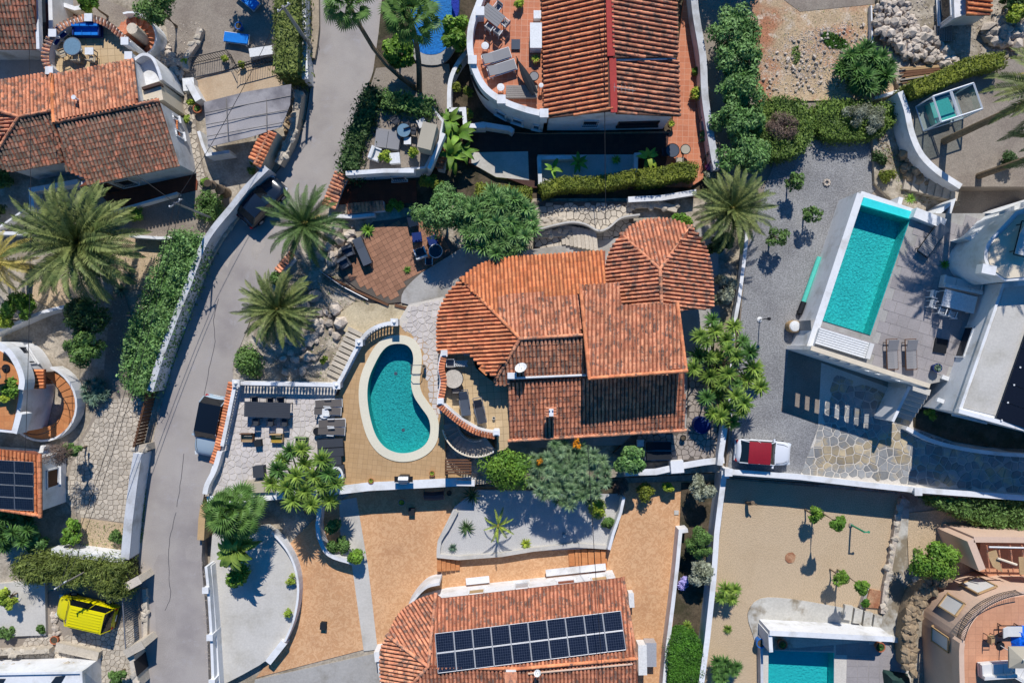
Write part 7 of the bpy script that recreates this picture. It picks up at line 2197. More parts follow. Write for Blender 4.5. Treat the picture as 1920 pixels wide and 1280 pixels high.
def bicycle():
    t = root('bicycle', 'bicycle')
    for x in (-.52, .52):
        w = part('wheel', MB().loft([[(x + r * math.cos(a), y, .33 + r * math.sin(a)) for r, y in ((.33, -.02), (.33, .02), (.29, .02), (.29, -.02))] for a in [2 * PI * i / 16 for i in range(17)]], False), 'rubber', t)
        sp_ = MB()
        for i in range(8): sp_.tube([(x, 0, .33), (x + .3 * math.cos(i * PI / 4), 0, .33 + .3 * math.sin(i * PI / 4))], .006, 3)
        part('spokes', sp_, 'steel', w)
    fr = MB()
    for a, b in (((-.52, .33), (-.1, .3)), ((-.1, .3), (-.2, .78)), ((-.52, .33), (-.18, .7)), ((-.18, .7), (.36, .74)), ((-.1, .3), (.36, .68)), ((.52, .33), (.34, .86))): fr.tube([(a[0], 0, a[1]), (b[0], 0, b[1])], .022, 5)
    part('frame', fr, 'iron', t)
    part('saddle', MB().box(-.22, 0, .83, .26, .14, .06), 'plastic_black', t)
    part('handlebar', MB().tube([(.42, -.3, .95), (.34, 0, .92), (.42, .3, .95)], .018, 5), 'steel', t)
    return t
pl('bike', bicycle, 'bicycle leaning on the terracotta yard wall', 1322, 292, .62, 70, 'bicycles in the terracotta yard')
pl('bike', None, 'second bicycle nearer the pink flowers', 1330, 303, .62, 62, 'bicycles in the terracotta yard')
# brown patio
pl('coverbed', lounger('plastic_black', 'fabric_slate', .72, 2.1, .12, .4, thick=.14), 'slate grey cushioned lounger on the brown tiled patio', 682, 473, .52, 113)
for lab, x, y, a in (('dark armchair upper left on the brown patio', 656, 472, 20), ('dark armchair lower left on the brown patio', 648, 494, 30)):
    pl('darksofa', sofa('fabric_dark', 'fabric_slate', .8, .8, 1), lab, x, y, .52, a, 'dark armchairs on the brown patio')
pl('frametable', table('glass_dark', 'plastic_white', .75, .75, .5, name='side_table'), 'black glass table with white frame under the tree', 776, 417, .52, 12)
pl('blueseat', boxy('seat_cube', 'seat cube', 'fabric_navy', .65, .65, .4), 'blue cushioned seat under the round tree', 783, 446, .52, 8)
pl('blueseat', None, 'second blue seat deeper under the round tree', 812, 452, .52, 20)
pl('whitearm', sofa('plastic_white', 'fabric_dark', .85, .8, 1), 'white framed armchair with dark cushion beside the curved wall', 790, 476, .52, 200)
pl('shadytable', round_table('glass_dark', 'plastic_white', .5, .45), 'round dark table in the shade by the curved wall', 818, 472, .52)
pl('shadychair', chair('plastic_white', 'fabric_dark', .5), 'shaded chair between round table and curved wall', 806, 492, .52, 90)
# crazy paved terrace
pl('bigtable', table('fabric_dark', 'plastic_black', 3.35, 1.12, .76, boards=9), 'long dark boarded dining table on the crazy paved terrace', 508, 766, .83, -2)
for i, (x, y, a) in enumerate(((482,748,-90),(511,750,-90),(531,749,-90),(485,789,90),(512,790,90),(538,790,90))):
    pl('dchair', chair('plastic_black', 'fabric_dark', .46), ('left', 'middle', 'right')[i % 3] + (' dark chair on the upper side of the long dining table' if i < 3 else ' dark chair on the lower side of the long dining table'), x, y, .83, a, 'dark chairs around the long dining table')
def cube_chair(mt, m2):
    def mk():
        t = root('pallet_chair', 'chair')
        for k in range(4): part('slat', MB().box(0, -.26 + .15 * k, .36, .82, .12, .04), mt, t)
        part('backrest', MB().box(0, .32, .55, .86, .07, .4), m2, t)
        for s in (-1, 1): part('side', MB().box(s * .4, 0, .2, .07, .6, .4), m2, t)
        return t
    return mk
pl('cube1', cube_chair('wood_tan', 'wood_brown'), 'tan wooden box chair on the crazy paved terrace', 467, 819, .83, 0)
pl('cube2', cube_chair('wood_yellow', 'wood_tan'), 'yellow wooden box chair on the crazy paved terrace', 522, 820, .83, 0)
pl('cube3', cube_chair('wood_green', 'wood_green'), 'green wooden box chair on the crazy paved terrace', 568, 826, .83, -3)
pl('blackstool', boxy('seat_cube', 'seat cube', 'fabric_black', .46, .46, .42), 'black square stool between the box chairs', 487, 829, .83, 5)
pl('blackcrate', boxy('planter_box', 'box', 'fabric_dark', .75, .8, .6), 'dark square box beside the yucca on the terrace', 490, 881, .83, 4)
pl('beigebench', sofa('fabric_beige', 'fabric_beige', 2.3, .9, 3, 'beige_daybed', 'daybed', False), 'beige upholstered bench at the lower end of the terrace', 490, 910, .83, 2)
for i, (x, y, lab) in enumerate(((619,755,'topmost mesh lounger in the row beside the kidney pool'), (617,769,'second mesh lounger from the top beside the kidney pool'), (625,792,'third mesh lounger from the top beside the kidney pool'), (624,806,'fourth mesh lounger from the top beside the kidney pool'))):
    pl('meshbed', lounger('plastic_white', 'fabric_brown', .6, 1.95, .5, .34, arms=True), lab, x, y, .83, 180 - (3 if i % 2 else -2), 'loungers in the row beside the kidney pool')
for x, y, lab in ((622,829,'upper black cushioned lounger beside the kidney pool'), (623,846,'lower black cushioned lounger beside the kidney pool'), (619,862,'brown shaded lounger beside the yucca and pool'), (624,878,'lowest brown lounger in the row beside the kidney pool')):
    pl('blackbed', lounger('plastic_black', 'fabric_dark', .66, 1.9, .4, .34, thick=.09), lab, x, y, .83, 183, 'black loungers in the row beside the kidney pool')
pl('wround', round_table('plastic_white', 'plastic_white', .36, .5), 'white round table between the upper mesh loungers', 611, 774, .83)
pl('bround', round_table('plastic_black', 'plastic_black', .28, .5), 'black round table between the lower mesh loungers', 598, 807, .83)
def tub():
    t = root('plunge_tub', 'tub')
    ring = [[(r * math.cos(a) * .8, r * math.sin(a) * 1.15, z) for r, z in ((.72, 0), (.72, .5), (.56, .5), (.56, .1))] for a in [2 * PI * i / 22 for i in range(23)]]
    part('rim', MB().loft(ring, False), 'plastic_white', t)
    part('water', MB().add([(.57 * math.cos(a) * .8, .57 * math.sin(a) * 1.15, .4) for a in [2 * PI * i / 22 for i in range(22)]], [tuple(range(22))]), 'plastic_blue', t)
    return t
pl('tub', tub, 'small blue oval foot bath beside the yucca and pool deck', 632, 893, .82, -12)
def bbq():
    t = root('barbecue', 'barbecue')
    part('body', MB().box(0, 0, .7, .75, .5, .25), 'plastic_black', t)
    part('hood', MB().loft([[(x, y, z) for y, z in ((-.26, .82), (-.2, 1.0), (0, 1.1), (.2, 1.0), (.26, .82))] for x in (-.36, .36)]), 'steel', t)
    for s in (-1, 1): part('side_shelf', MB().box(s * .52, 0, .8, .3, .42, .04), 'plastic_black', t)
    part('cabinet', MB().box(0, 0, .34, .68, .46, .56), 'plastic_black', t)
    part('handle', MB().tube([(-.25, -.3, .92), (.25, -.3, .92)], .02, 6), 'steel', t)
    return t
pl('bbq', bbq, 'black barbecue grill at the lower edge of the pool terrace', 760, 894, .82, 0)
pl('pot1', pot('pot_clay', .2, .3, 'lime', .45), 'small potted plant left of the barbecue', 697, 900, .82, 0)
pl('pot1', None, 'small potted plant right of the barbecue', 811, 886, .82, 0)
def ladder():
    t = root('pool_ladder', 'pool ladder')
    for s in (-1, 1): part('handrail', MB().tube([(-.5, s * .32, -.6), (-.5, s * .32, .45), (-.3, s * .32, .7), (.2, s * .32, .7), (.35, s * .32, .45), (.35, s * .32, .0)], .028, 6), 'steel', t)
    for k in range(3): part('rung', MB().box(-.5, 0, -.5 + .22 * k, .06, .6, .03), 'steel', t)
    return t
pl('ladder', ladder, 'steel ladder over the right rim of the kidney pool', 783, 692, .86, 0)
def shower(mt, h=2.0):
    def mk():
        t = root('outdoor_shower', 'shower')
        part('base', MB().cyl(0, 0, 0, .12, .16, n=12), 'stone_gray', t)
        part('column', MB().tube([(0, 0, .1), (0, 0, h)], .07, 10), mt, t)
        part('shower_head', MB().tube([(0, 0, h - .04), (.3, .0, h + .02)], .05, 8).cyl(.32, 0, h - .06, h, .09, n=10), mt, t)
        return t
    return mk
pl('ashtray', pot('stone_gray', .13, .7, None), 'little stone post beside the pool ladder', 797, 686, .82)
# villa terrace
pl('mosaic', round_table('stone_tan', 'iron', .68, .76), 'round mosaic table on the villa upper terrace', 852, 709, 2.77)
pl('t_chair', chair('iron', 'wood_gray', .48), 'iron chair above the round mosaic table', 846, 694, 2.77, -90)
pl('t_chair', None, 'iron chair below the round mosaic table', 856, 728, 2.77, 90)
pl('t_arm', chair('plastic_white', 'fabric_gray', .55), 'pale armchair in the corner of the villa terrace', 846, 680, 2.77, -90)
def lattice():
    t = root('lattice_bench', 'bench')
    for k in range(6):
        part('lattice_slat', MB().box(-.35 + .14 * k, 0, .45, .035, .5, .03, .6), 'plastic_white', t)
        part('lattice_slat', MB().box(-.35 + .14 * k, 0, .48, .035, .5, .03, -.6), 'plastic_white', t)
    for sx in (-1, 1):
        for sy in (-1, 1): part('leg', MB().box(sx * .38, sy * .2, .22, .05, .05, .44), 'plastic_white', t)
    return t
pl('lattice', lattice, 'white lattice bench in the corner of the villa terrace', 865, 681, 2.77, 0)
pl('slatebed', lounger('steel', 'fabric_slate', .62, 1.8, .5, .36, arms=True), 'slate blue lounger on the villa upper terrace', 872, 754, 2.77, 97)
pl('darkbed', lounger('steel', 'fabric_dark', .62, 1.8, .6, .36, arms=True), 'dark grey lounger on the villa upper terrace', 900, 768, 2.77, 102)
pl('smallpot', pot('plastic_white', .1, .2, None), 'tiny white pot on the villa terrace floor', 926, 783, 2.77)
# shaded yard east of the villa
pl('shadebed', lounger('steel', 'fabric_black', .66, 1.9, .3, .34, thick=.1), 'upper black lounger on the shaded dark paving', 1232, 834, .83, 180, 'black loungers on the shaded paving')
pl('shadebed', None, 'lower black lounger on the shaded dark paving', 1232, 852, .83, 180, 'black loungers on the shaded paving')
pl('cubetable', boxy('cube_table', 'table', 'plastic_white', .45, .45, .42), 'white cube table on the shaded dark paving', 1199, 829, .83)
pl('blackpot', pot('plastic_black', .2, .4, None), 'round black pot on the shaded dark paving', 1279, 819, .83)
pl('bluetub', lambda: (lambda t: (part('rim', MB().loft([[(r * math.cos(a), r * math.sin(a), z) for r, z in ((.62, 0), (.62, .7), (.54, .7), (.54, .1))] for a in [2 * PI * i / 22 for i in range(23)]], False), 'fabric_navy', t), part('cover', MB().cyl(0, 0, .6, .64, .54, n=22), 'fabric_navy', t), t)[-1])(root('plunge_tub', 'tub')), 'dark blue round tub in the shade below the bright yucca', 1312, 795, .83)
# modern deck
for lab, x in (('left grey lounger on the modern stone deck', 1667), ('right grey lounger on the modern stone deck', 1702)):
    pl('modbed', lounger('wood_brown', 'fabric_gray', .75, 2.1, .35, .38, slats=True), lab, x, 664, 3.53, 92, 'grey loungers on the modern deck')
pl('modbed2', lounger('plastic_black', 'fabric_gray', .85, 2.4, .4, .4, slats=True), 'grey lounger turned diagonally near the pool top corner', 1741, 452, 3.53, 54)
def daybed():
    t = root('striped_daybed', 'daybed')
    for k in range(7): part('slat', MB().box(0, -.5 + .165 * k, .5, 3.9, .13, .06), 'plastic_white', t)
    part('frame', MB().box(0, 0, .3, 3.8, 1.1, .3), 'plastic_white', t)
    part('cushion', MB().box(1.75, 0, .6, .3, 1.1, .16), 'fabric_white', t)
    return t
pl('daybed2', daybed, 'long white slatted daybed at the lower end of the rectangular pool', 1577, 644, 3.53, -17)
pl('blackmat', boxy('square_tray', 'low table', 'plastic_black', .85, .95, .12), 'black square low table on the modern stone deck', 1762, 648, 3.53, -10)
pl('bluepot', pot('fabric_navy', .3, .5, 'agave', .5), 'blue and white pot with plant beside the modern house wall', 1750, 689, 3.53)
pl('modsofa', sofa('plastic_white', 'fabric_white', 2.7, .85, 3), 'white sofa in the shade of the modern house', 1796, 535, 3.53, 168)
pl('modtable', table('plastic_white', 'plastic_white', 2.3, 1.2, .72, boards=6), 'white outdoor table in the shade of the modern house', 1786, 566, 3.53, -14)
for lab, x, y, a in (('white slatted chair at the left end of the white table', 1742, 553, -14), ('white slatted chair below the left end of the white table', 1741, 571, -14), ('white slatted chair at the lower side of the white table', 1757, 584, 70), ('white slatted chair rightmost below the white table', 1776, 590, 70)):
    pl('slatchair', slat_chair('plastic_white'), lab, x, y, 3.53, a, 'white slatted chairs on the modern deck')
pl('roofbed', lounger('plastic_black', 'fabric_white', .8, 2.2, .4, .4, slats=True), 'white slatted lounger with black frame on the rounded wing roof', 1911, 450, 7.28, 76)
# pink house terrace
pl('sqparasol', lambda: parasol('fabric_beige', 'plastic_white', .72, 2.1, 4, True), 'square beige parasol on the pink house terrace', 1875, 1209, 3.36, 0)
pl('whitesun', lounger('plastic_black', 'fabric_white', .75, 1.6, .5, .4), 'white lounger beside the blue tarpaulin on the pink terrace', 1886, 1178, 3.36, 180)
pl('lsofa', sofa('fabric_white', 'fabric_white', 2.3, .95, 3), 'long white sofa on the pink house terrace', 1862, 1250, 3.36, 184)
pl('lsofa', None, 'second white sofa at the right of the pink house terrace', 1915, 1262, 3.36, 150)
pl('pinkchair', chair('iron', 'wood_tan', .5), 'iron chair left of the square beige parasol', 1850, 1192, 3.36, 0)
tb = thing('blue_tarpaulin', 'bright blue tarpaulin over furniture on the pink house terrace', 'tarpaulin', W(1908, 1205, 3.35))
nx_, ny_ = 16, 16
V = []; F = []
for i in range(nx_ + 1):
    for j in range(ny_ + 1):
        u, v = i / nx_, j / ny_
        ed = min(u, 1 - u, v, 1 - v)
        p = W(1896 + 46 * u + random.uniform(-1, 1), 1172 + 62 * v + random.uniform(-1, 1), 3.36)
        V.append((p.x, p.y, 3.36 + min(.7, ed * 5) * (.8 + .25 * math.sin(u * 9 + v * 4) * math.cos(v * 11)) + random.uniform(-.03, .03)))
for i in range(nx_):
    for j in range(ny_):
        a = i * (ny_ + 1) + j; F.append((a, a + ny_ + 1, a + ny_ + 2, a + 1))
F = [tuple(reversed(f)) for f in F]
part('tarpaulin_sheet', MB().add(V, F), 'tarp_blue', tb)
# low pool
pl('bigpot', pot('pot_clay', .36, .45, 'yucca_dark', .5), 'clay pot with plant at the left behind the aqua pool', 1463, 1203, -.95)
pl('bigpot', None, 'clay pot with plant at the right behind the aqua pool', 1645, 1208, -.95)
pl('bluebarrel', pot('plastic_blue', .34, .7, None), 'blue plastic tub beside the privacy wall corner', 1421, 1198, -.93)
gc = thing('covered_furniture', 'dark green tarpaulin cover over furniture on the grey pool deck', 'cover', W(1672, 1268, -.95))
V = []; F = []
for i in range(15):
    for j in range(13):
        u, v = i / 14, j / 12
        ed = min(u, 1 - u, v, 1 - v)
        p = W(1654 + 48 * u + 6 * v, 1254 + 52 * v + 8 * u, -.95)
        V.append((p.x, p.y, -.96 + min(.85, ed * 7) * (.9 + .15 * math.sin(u * 7) * math.cos(v * 6)) + random.uniform(-.015, .015)))
for i in range(14):
    for j in range(12):
        a = i * 13 + j; F.append((a + 1, a + 14, a + 13, a))
F = [(f[0], f[3], f[2], f[1]) if False else f for f in F]
part('cover_sheet', MB().add(V, [tuple(f) for f in [(a, a + 13, a + 14, a + 1) for a in [i * 13 + j for i in range(14) for j in range(12)]]]), 'cover_green', gc)
# orange drive
pl('drivepot', pot('stone_gray', .26, .3, 'lime', .55), 'potted palm on the orange drive below the long white wall', 754, 940, -.98)
pl('drivebox', boxy('dark_box', 'box', 'fabric_black', .42, .5, .35), 'black box on the orange drive near the potted palm', 773, 957, -.98, 0)
pl('drivebox', None, 'black box alone on the lower orange drive', 608, 1170, -.98, -5)
def hammock():
    t = root('covered_swing', 'garden swing')
    secs = [[(-.75 + 1.5 * k / 8, y, z + .25 * math.sin(PI * k / 8)) for y, z in ((-.3, .5), (-.1, .75), (.15, .85), (.35, .55))] for k in range(9)]
    part('canopy', MB().loft(secs), 'fabric_dark', t)
    for s in (-1, 1): part('frame', MB().tube([(s * .75, -.4, 0), (s * .75, 0, .8), (s * .75, .4, 0)], .03, 6), 'steel', t)
    return t
pl('swing', hammock, 'grey covered garden swing in the shade of the long white wall', 815, 926, -.98, 2)
pl('darkpot', pot('fabric_black', .18, .4, None), 'dark pot in the shade beside the covered swing', 843, 922, -.98)
pl('acunit', boxy('air_conditioner', 'air conditioner', 'plastic_white', .36, 1.05, .7), 'white air conditioner on the right wall of the solar house', 1181, 1118, -.95, 3)
pl('greybin', boxy('garden_chest', 'storage box', 'alu', .8, 1.75, .85), 'pale grey storage chest on the orange drive beside the solar house', 1216, 1217, -.98, 0)
pl('whitebin', boxy('storage_cabinet', 'storage box', 'plastic_white', .6, 2.2, 1.0), 'long white cabinet against the right wall of the solar house', 1200, 1225, -.98, 1)
pl('plate', boxy('utility_cover', 'cover', 'concrete_light', .3, .3, .05, feet=False), 'small white utility cover in the orange drive', 1268, 960, -.99)
pl('statue', lambda: (lambda t: (part('body', MB().lathe(0, 0, [(.1, 0), (.14, .2), (.1, .45), (.05, .55)], 8), 'glass_blue', t), part('head', MB().lathe(0, 0, [(.04, .55), (.1, .62), (.1, .7), (.04, .76)], 8), 'plastic_white', t), t)[-1])(root('garden_figure', 'garden ornament')), 'small blue garden figure on the white gravel', 1057, 1000, -.6)
# sandy yard
pl('gshower', shower('plastic_green', 2.05), 'green garden shower post in the sandy yard', 1595, 983, -1.0, 0)
pst = thing('wooden_sculpture', 'brown tree stump sculpture in the upper sandy yard', 'sculpture', W(1402, 938, -1))
part('stump', MB().tube([W(1400, 942, -1), W(1400, 942, -1) + Vector((.02, .05, .5)), W(1400, 942, -1) + Vector((.1, .25, 1.1))], .12, 8, .16), 'bark', pst)
part('branch', MB().tube([W(1400, 942, -1) + Vector((.05, .15, .8)), W(1400, 942, -1) + Vector((.4, .1, 1.1))], .07, 6, .05), 'bark', pst)
rd_ = MB().add([(W(1482, 1045, -.955) + Vector((math.cos(a) * .42 * random.uniform(.85, 1.1), math.sin(a) * .42 * random.uniform(.85, 1.1), 0)))[:] for a in [2 * PI * i / 16 for i in range(16)]], [tuple(range(16))])
solo('earth_patch', rd_, 'soil_red', kind='structure')
# gravel drive
lp = thing('bollard_light', 'thin dark garden light post with white foot on the gravel', 'garden light', W(1424, 599, .8))
b_ = W(1424, 599, .8)
part('foot', MB().lathe(b_.x, b_.y, [(.2, .8), (.2, .86), (.08, .92)], 12), 'plastic_white', lp)
part('post', MB().tube([b_, b_ + Vector((0, 0, 1.8))], .035, 7), 'iron', lp)
part('lamp_head', MB().lathe(b_.x, b_.y, [(.05, 2.55), (.12, 2.6), (.12, 2.75), (.04, 2.85)], 10), 'iron', lp)
sr = thing('stone_ring', 'small ring of pale stones around a drain on the gravel', 'stone ring', W(1550, 343, .82))
c = W(1550, 343, .82)
for k in range(8):
    a = k * PI / 4
    part('stone', MB().lathe(c.x + .2 * math.cos(a), c.y + .2 * math.sin(a), [(.09, .8), (.1, .88), (.05, .93)], 6), 'rock', sr)
rl = thing('pool_cover_roller', 'turquoise rolled pool cover lying along the platform wall', 'pool cover', W(1520, 530, .8))
part('rolled_cover', MB().tube([W(1536, 482, 1.05), W(1505, 570, 1.05)], .17, 10), 'plastic_teal', rl)
part('roller_end', MB().tube([W(1507, 566, 1.05), W(1499, 588, 1.0)], .22, 8), 'plastic_black', rl)
part('stand', MB().box(W(1500, 586, .8).x, W(1500, 586, .8).y, .95, .5, .3, .3), 'plastic_black', rl)
br = thing('water_butt', 'tan barrel with white lid beside the platform wall', 'barrel', W(1480, 612, .8))
c = W(1482, 612, .8)
part('barrel_body', MB().lathe(c.x, c.y, [(.42, .8), (.46, 1.1), (.44, 1.6)], 16), 'wood_tan', br)
part('lid', MB().lathe(c.x, c.y, [(.4, 1.6), (.36, 1.66), (.1, 1.7)], 14), 'plastic_white', br)

# ================================================================== VEHICLES
def rsec(x, hw, z0, z1, r=.16, tumble=.0):
    """rounded body section across the car at x"""
    pts = [(-hw * .92, z0), (-hw, z0 + .12), (-hw * (1 - tumble * .3), z1 - r), (-hw * (1 - tumble) + r * .6, z1 - r * .25), (-hw * .5, z1), (0, z1 + .015), (hw * .5, z1), (hw * (1 - tumble) - r * .6, z1 - r * .25), (hw * (1 - tumble * .3), z1 - r), (hw, z0 + .12), (hw * .92, z0)]
    return [(x, y, z) for y, z in pts]
def car(label, px, py, z, ang, L_, Wd, paint, roofp, prof, cab, name='parked_car', cat='car', ribs=0, top=.8):
    """prof: (x fraction, half width fraction, deck height) along the body, front at +x; cab: x of windscreen base, roof front, roof rear, rear glass base, roof height"""
    t = thing(name, label, cat, W(px, py, z), math.radians(ang), None, True)
    hw = Wd / 2
    part('body', MB().loft([rsec((f - .5) * L_, hw * w, .22, h) for f, w, h in prof]), paint, t, smooth_=True)
    xb, xf, xr, xe, hr = cab
    deck = lambda x: np.interp(x / L_ + .5, [p[0] for p in prof], [p[2] for p in prof])
    def ring(x, zz, w): return [(x, -w, zz), (x, w, zz)]
    wb, wt = hw * .95, hw * top
    zb, ze = float(deck(xb)) - .02, float(deck(xe)) - .02
    A = [(xb, -wb, zb), (xb, wb, zb)]; B_ = [(xf, -wt, hr), (xf, wt, hr)]; Cc = [(xr, -wt, hr), (xr, wt, hr)]; D = [(xe, -wb * .97, ze), (xe, wb * .97, ze)]
    part('windscreen', MB().quad(A[0], A[1], B_[1], B_[0]), 'glass_car', t)
    part('rear_window', MB().quad(Cc[0], Cc[1], D[1], D[0]), 'glass_car', t)
    xm = (xf + xr) / 2
    for s in (0, 1):
        sg_ = 1 if s else -1
        part('side_window', MB().quad(A[s], B_[s], (xm, sg_ * wt, hr), (xm - .05, sg_ * wb, (zb + ze) / 2)), 'glass_car', t)
        part('side_window', MB().quad((xm, sg_ * wt, hr), Cc[s], D[s], (xm - .05, sg_ * wb, (zb + ze) / 2)), 'glass_car', t)
        pil = MB().tube([A[s], B_[s]], .035, 5).tube([Cc[s], D[s]], .04, 5).tube([(xm, sg_ * wt, hr), (xm - .05, sg_ * wb, (zb + ze) / 2)], .03, 5)
        part('pillar', pil, paint, t)
        part('mirror', MB().box(xb - .18, sg_ * (hw + .08), zb + .08, .13, .2, .13), paint, t)
        part('headlight', MB().box(L_ / 2 - .14, sg_ * hw * .68, prof[-2][2] - .12, .26, hw * .42, .12, -sg_ * .35), 'lamp_clear', t)
        part('taillight', MB().box(-L_ / 2 + .08, sg_ * hw * .74, prof[1][2] - .14, .14, hw * .26, .2, sg_ * .2), 'lamp_red', t)
        for x in (-L_ * .3, L_ * .31):
            w = part('wheel', MB().tube([(x, sg_ * (hw - .2), .31), (x, sg_ * (hw + .01), .31)], .31, 14), 'rubber', t)
            part('rim', MB().tube([(x, sg_ * (hw - .02), .31), (x, sg_ * (hw + .025), .31)], .19, 10), 'alu', w)
        part('door_seam', MB().box(xm + .02, sg_ * (hw - .005), .62, .02, .02, .5), 'plastic_black', t)
    for y0, y1 in ((-hw * .55, -.02), (.02, hw * .5)): part('wiper', MB().tube([(xb - .03, y0, zb + .05), (xb - .3, y1, zb + .05 + (hr - zb) * .4)], .012, 4), 'plastic_black', t)
    for sg_ in (-1, 1): part('bonnet_seam', MB().tube([(xb + .08, sg_ * hw * .8, zb + .015), ((xb + L_ / 2) / 2, sg_ * hw * .74, float(deck((xb + L_ / 2) / 2)) + .005), (L_ / 2 - .3, sg_ * hw * .6, float(deck(L_ / 2 - .3)) + .005)], .012, 4), 'plastic_black', t)
    rt = MB()
    n = 6; secs = []
    for k in range(n + 1):
        f = k / n; x = xf + (xr - xf) * f
        e = .03 * math.sin(PI * f)
        secs.append([(x, -wt - .03, hr - .06), (x, -wt, hr), (x, -wt * .5, hr + .03 + e), (x, 0, hr + .04 + e), (x, wt * .5, hr + .03 + e), (x, wt, hr), (x, wt + .03, hr - .06)])
    part('roof', rt.loft(secs), roofp, t, smooth_=True)
    for k in range(ribs):
        y = -wt * .8 + 1.6 * wt * k / (ribs - 1)
        part('roof_rib', MB().box((xf + xr) / 2, y, hr + .06, abs(xf - xr) * .88, .05, .03), roofp, t)
    part('number_plate', MB().box(-L_ / 2 - .01, 0, .55, .03, .5, .12), 'plastic_white', t)
    part('bumper', MB().box(L_ / 2 - .05, 0, .38, .16, Wd * .8, .16).box(-L_ / 2 + .05, 0, .38, .16, Wd * .82, .16), 'plastic_black' if paint == 'paint_yellow' else paint, t)
    return t
HATCH = [(0, .7, .48), (.012, .8, .74), (.035, .89, .86), (.08, .96, .93), (.3, 1, .95), (.62, 1, .95), (.72, .99, .93), (.84, .97, .87), (.91, .92, .81), (.955, .85, .74), (.985, .76, .64), (1, .62, .5)]
t_ = car('white convertible with a dark red fabric roof parked on the gravel', 1425, 845, .8, -4, 4.0, 1.78, 'paint_white', 'paint_red', HATCH, (.78, .3, -1.3, -1.75, 1.36), top=.86)
car('dark blue car parked in the lane beside the white wall', 497, 382, 0, 48, 4.0, 1.72, 'paint_blueblack', 'paint_blueblack', HATCH, (.8, .2, -1.15, -1.7, 1.42))
car('pale silver car parked beside the tile topped lane wall', 402, 796, 0, 259, 4.5, 1.8, 'paint_silver', 'glass_car', HATCH, (.95, .4, -1.7, -2.1, 1.48), top=.9)
VAN = [(0, .84, .5), (.008, .92, .85), (.025, .96, 1.02), (.06, .985, 1.08), (.5, 1, 1.1), (.72, 1, 1.08), (.8, .985, 1.04), (.87, .95, .98), (.92, .9, .9), (.96, .82, .8), (.985, .72, .68), (1, .58, .5)]
car('yellow panel van with ribbed roof parked under the cypress hedge', 172, 1140, 0, 167, 4.4, 1.8, 'paint_yellow', 'paint_yellow', VAN, (1.25, .65, -1.95, -2.14, 1.82), 'parked_van', 'van', ribs=7, top=.84)

# ================================================================== POLES, CABLES, ROCKS
def pole(label, px, py, z0, h, mt='concrete', r=.13, name='utility_pole', arms=True):
    c = W(px, py, z0)
    t = thing(name, label, 'utility pole', c)
    part('pole_shaft', MB().tube([c, c + Vector((0, 0, h))], r, 8, r * .6), mt, t)
    if arms:
        part('crossarm', MB().box(c.x, c.y, z0 + h - .2, 1.0, .08, .08, .6), 'steel', t)
        for s in (-1, 1): part('insulator', MB().cyl(c.x + s * .4 * math.cos(.6), c.y + s * .4 * math.sin(.6), z0 + h - .16, z0 + h + .02, .05, n=8), 'plastic_white', t)
    return c + Vector((0, 0, h))
P1 = pole('steel grey utility pole beside the lane wall and the rambling shrub', 405, 412, 0, 6.3, 'steel', .1)
P2 = pole('tan concrete utility pole at the top of the lane', 585, 92, 0, 6.5, 'concrete', .16)
P3 = pole('thin utility pole rising through the cypress hedge above the yellow van', 188, 1056, 0, 4.6, 'wood_gray', .08)
def cable(label, a, b, sag=.5, r=.02):
    P = [a.lerp(b, k / 12) - Vector((0, 0, sag * 4 * (k / 12) * (1 - k / 12))) for k in range(13)]
    o = solo('overhead_cable', MB().tube(P, r, 4), 'iron', label, 'cable', kind='thing')
cable('overhead cable between the two lane utility poles', P1, P2, .6)
cable('overhead cable from the lane pole down to the cypress hedge', P1, P3, .9)
cable('second overhead cable from the lane pole to the cypress hedge', P1 + Vector((.4, .2, -.1)), P3 + Vector((.4, .1, -.1)), 1.0)
cable('overhead cable crossing the terrace house roof to the villa garden', W(1134, -40, 7.0), W(1136, 420, 3.6), .3, .025)
cable('overhead cable hanging over the solar house and gravel garden', W(1102, 830, 4.6), W(1132, 1300, 5.0), .3)
cable('overhead cable over the round house on the left edge', W(52, -40, 6.5), W(46, 880, 6.0), .4)
cable('overhead cable from the lane pole across the old house patio', P1, W(214, 300, 4.4), .3)
stp_ = W(424, 362, 0)
ds = thing('dead_palm_trunk', 'bare grey dead palm trunk standing beside the lane wall', 'tree trunk', stp_)
part('trunk', MB().tube([stp_, stp_ + Vector((.05, 0, 1.2)), stp_ + Vector((0, .05, 2.4)), stp_ + Vector((0, 0, 3.1))], .42, 10, .3), 'bark', ds)
part('cut_top', MB().cyl(stp_.x, stp_.y, 3.08, 3.16, .26, n=10), 'bark_dark', ds)

def rocks(label, px, z, n, s0, s1, kind='rock', name='rock_pile', heap=.0):
    poly = ccw([WX(x, y, z) for x, y in px])
    c = Vector((sum(p.x for p in poly) / len(poly), sum(p.y for p in poly) / len(poly), z))
    t = thing(name, label, 'rock pile', c)
    xs = [p.x for p in poly]; ys = [p.y for p in poly]; k = 0
    while k < n:
        x, y = random.uniform(min(xs), max(xs)), random.uniform(min(ys), max(ys))
        if not inside((x, y), poly): continue
        s = random.uniform(s0, s1) * random.choice((.7, 1, 1, 1.3))
        M = Matrix.Translation((x - c.x, y - c.y, s * .3 + random.uniform(0, heap))) @ Matrix.Rotation(random.uniform(0, 6), 4, 'Z') @ Matrix.Rotation(random.uniform(0, 6), 4, 'X') @ Matrix.Diagonal((s, s * random.uniform(.7, 1), s * random.uniform(.6, .9), 1))
        link_mesh('rock', random.choice(RK[kind]), t, M=M); k += 1
rocks('big heap of pale rubble rocks at the upper right', smooth(pxl(1640,10, 1690,-10, 1716,60, 1722,110, 1690,112, 1664,84, 1640,70), 2, True), 1.2, 300, .14, .36, heap=.35)
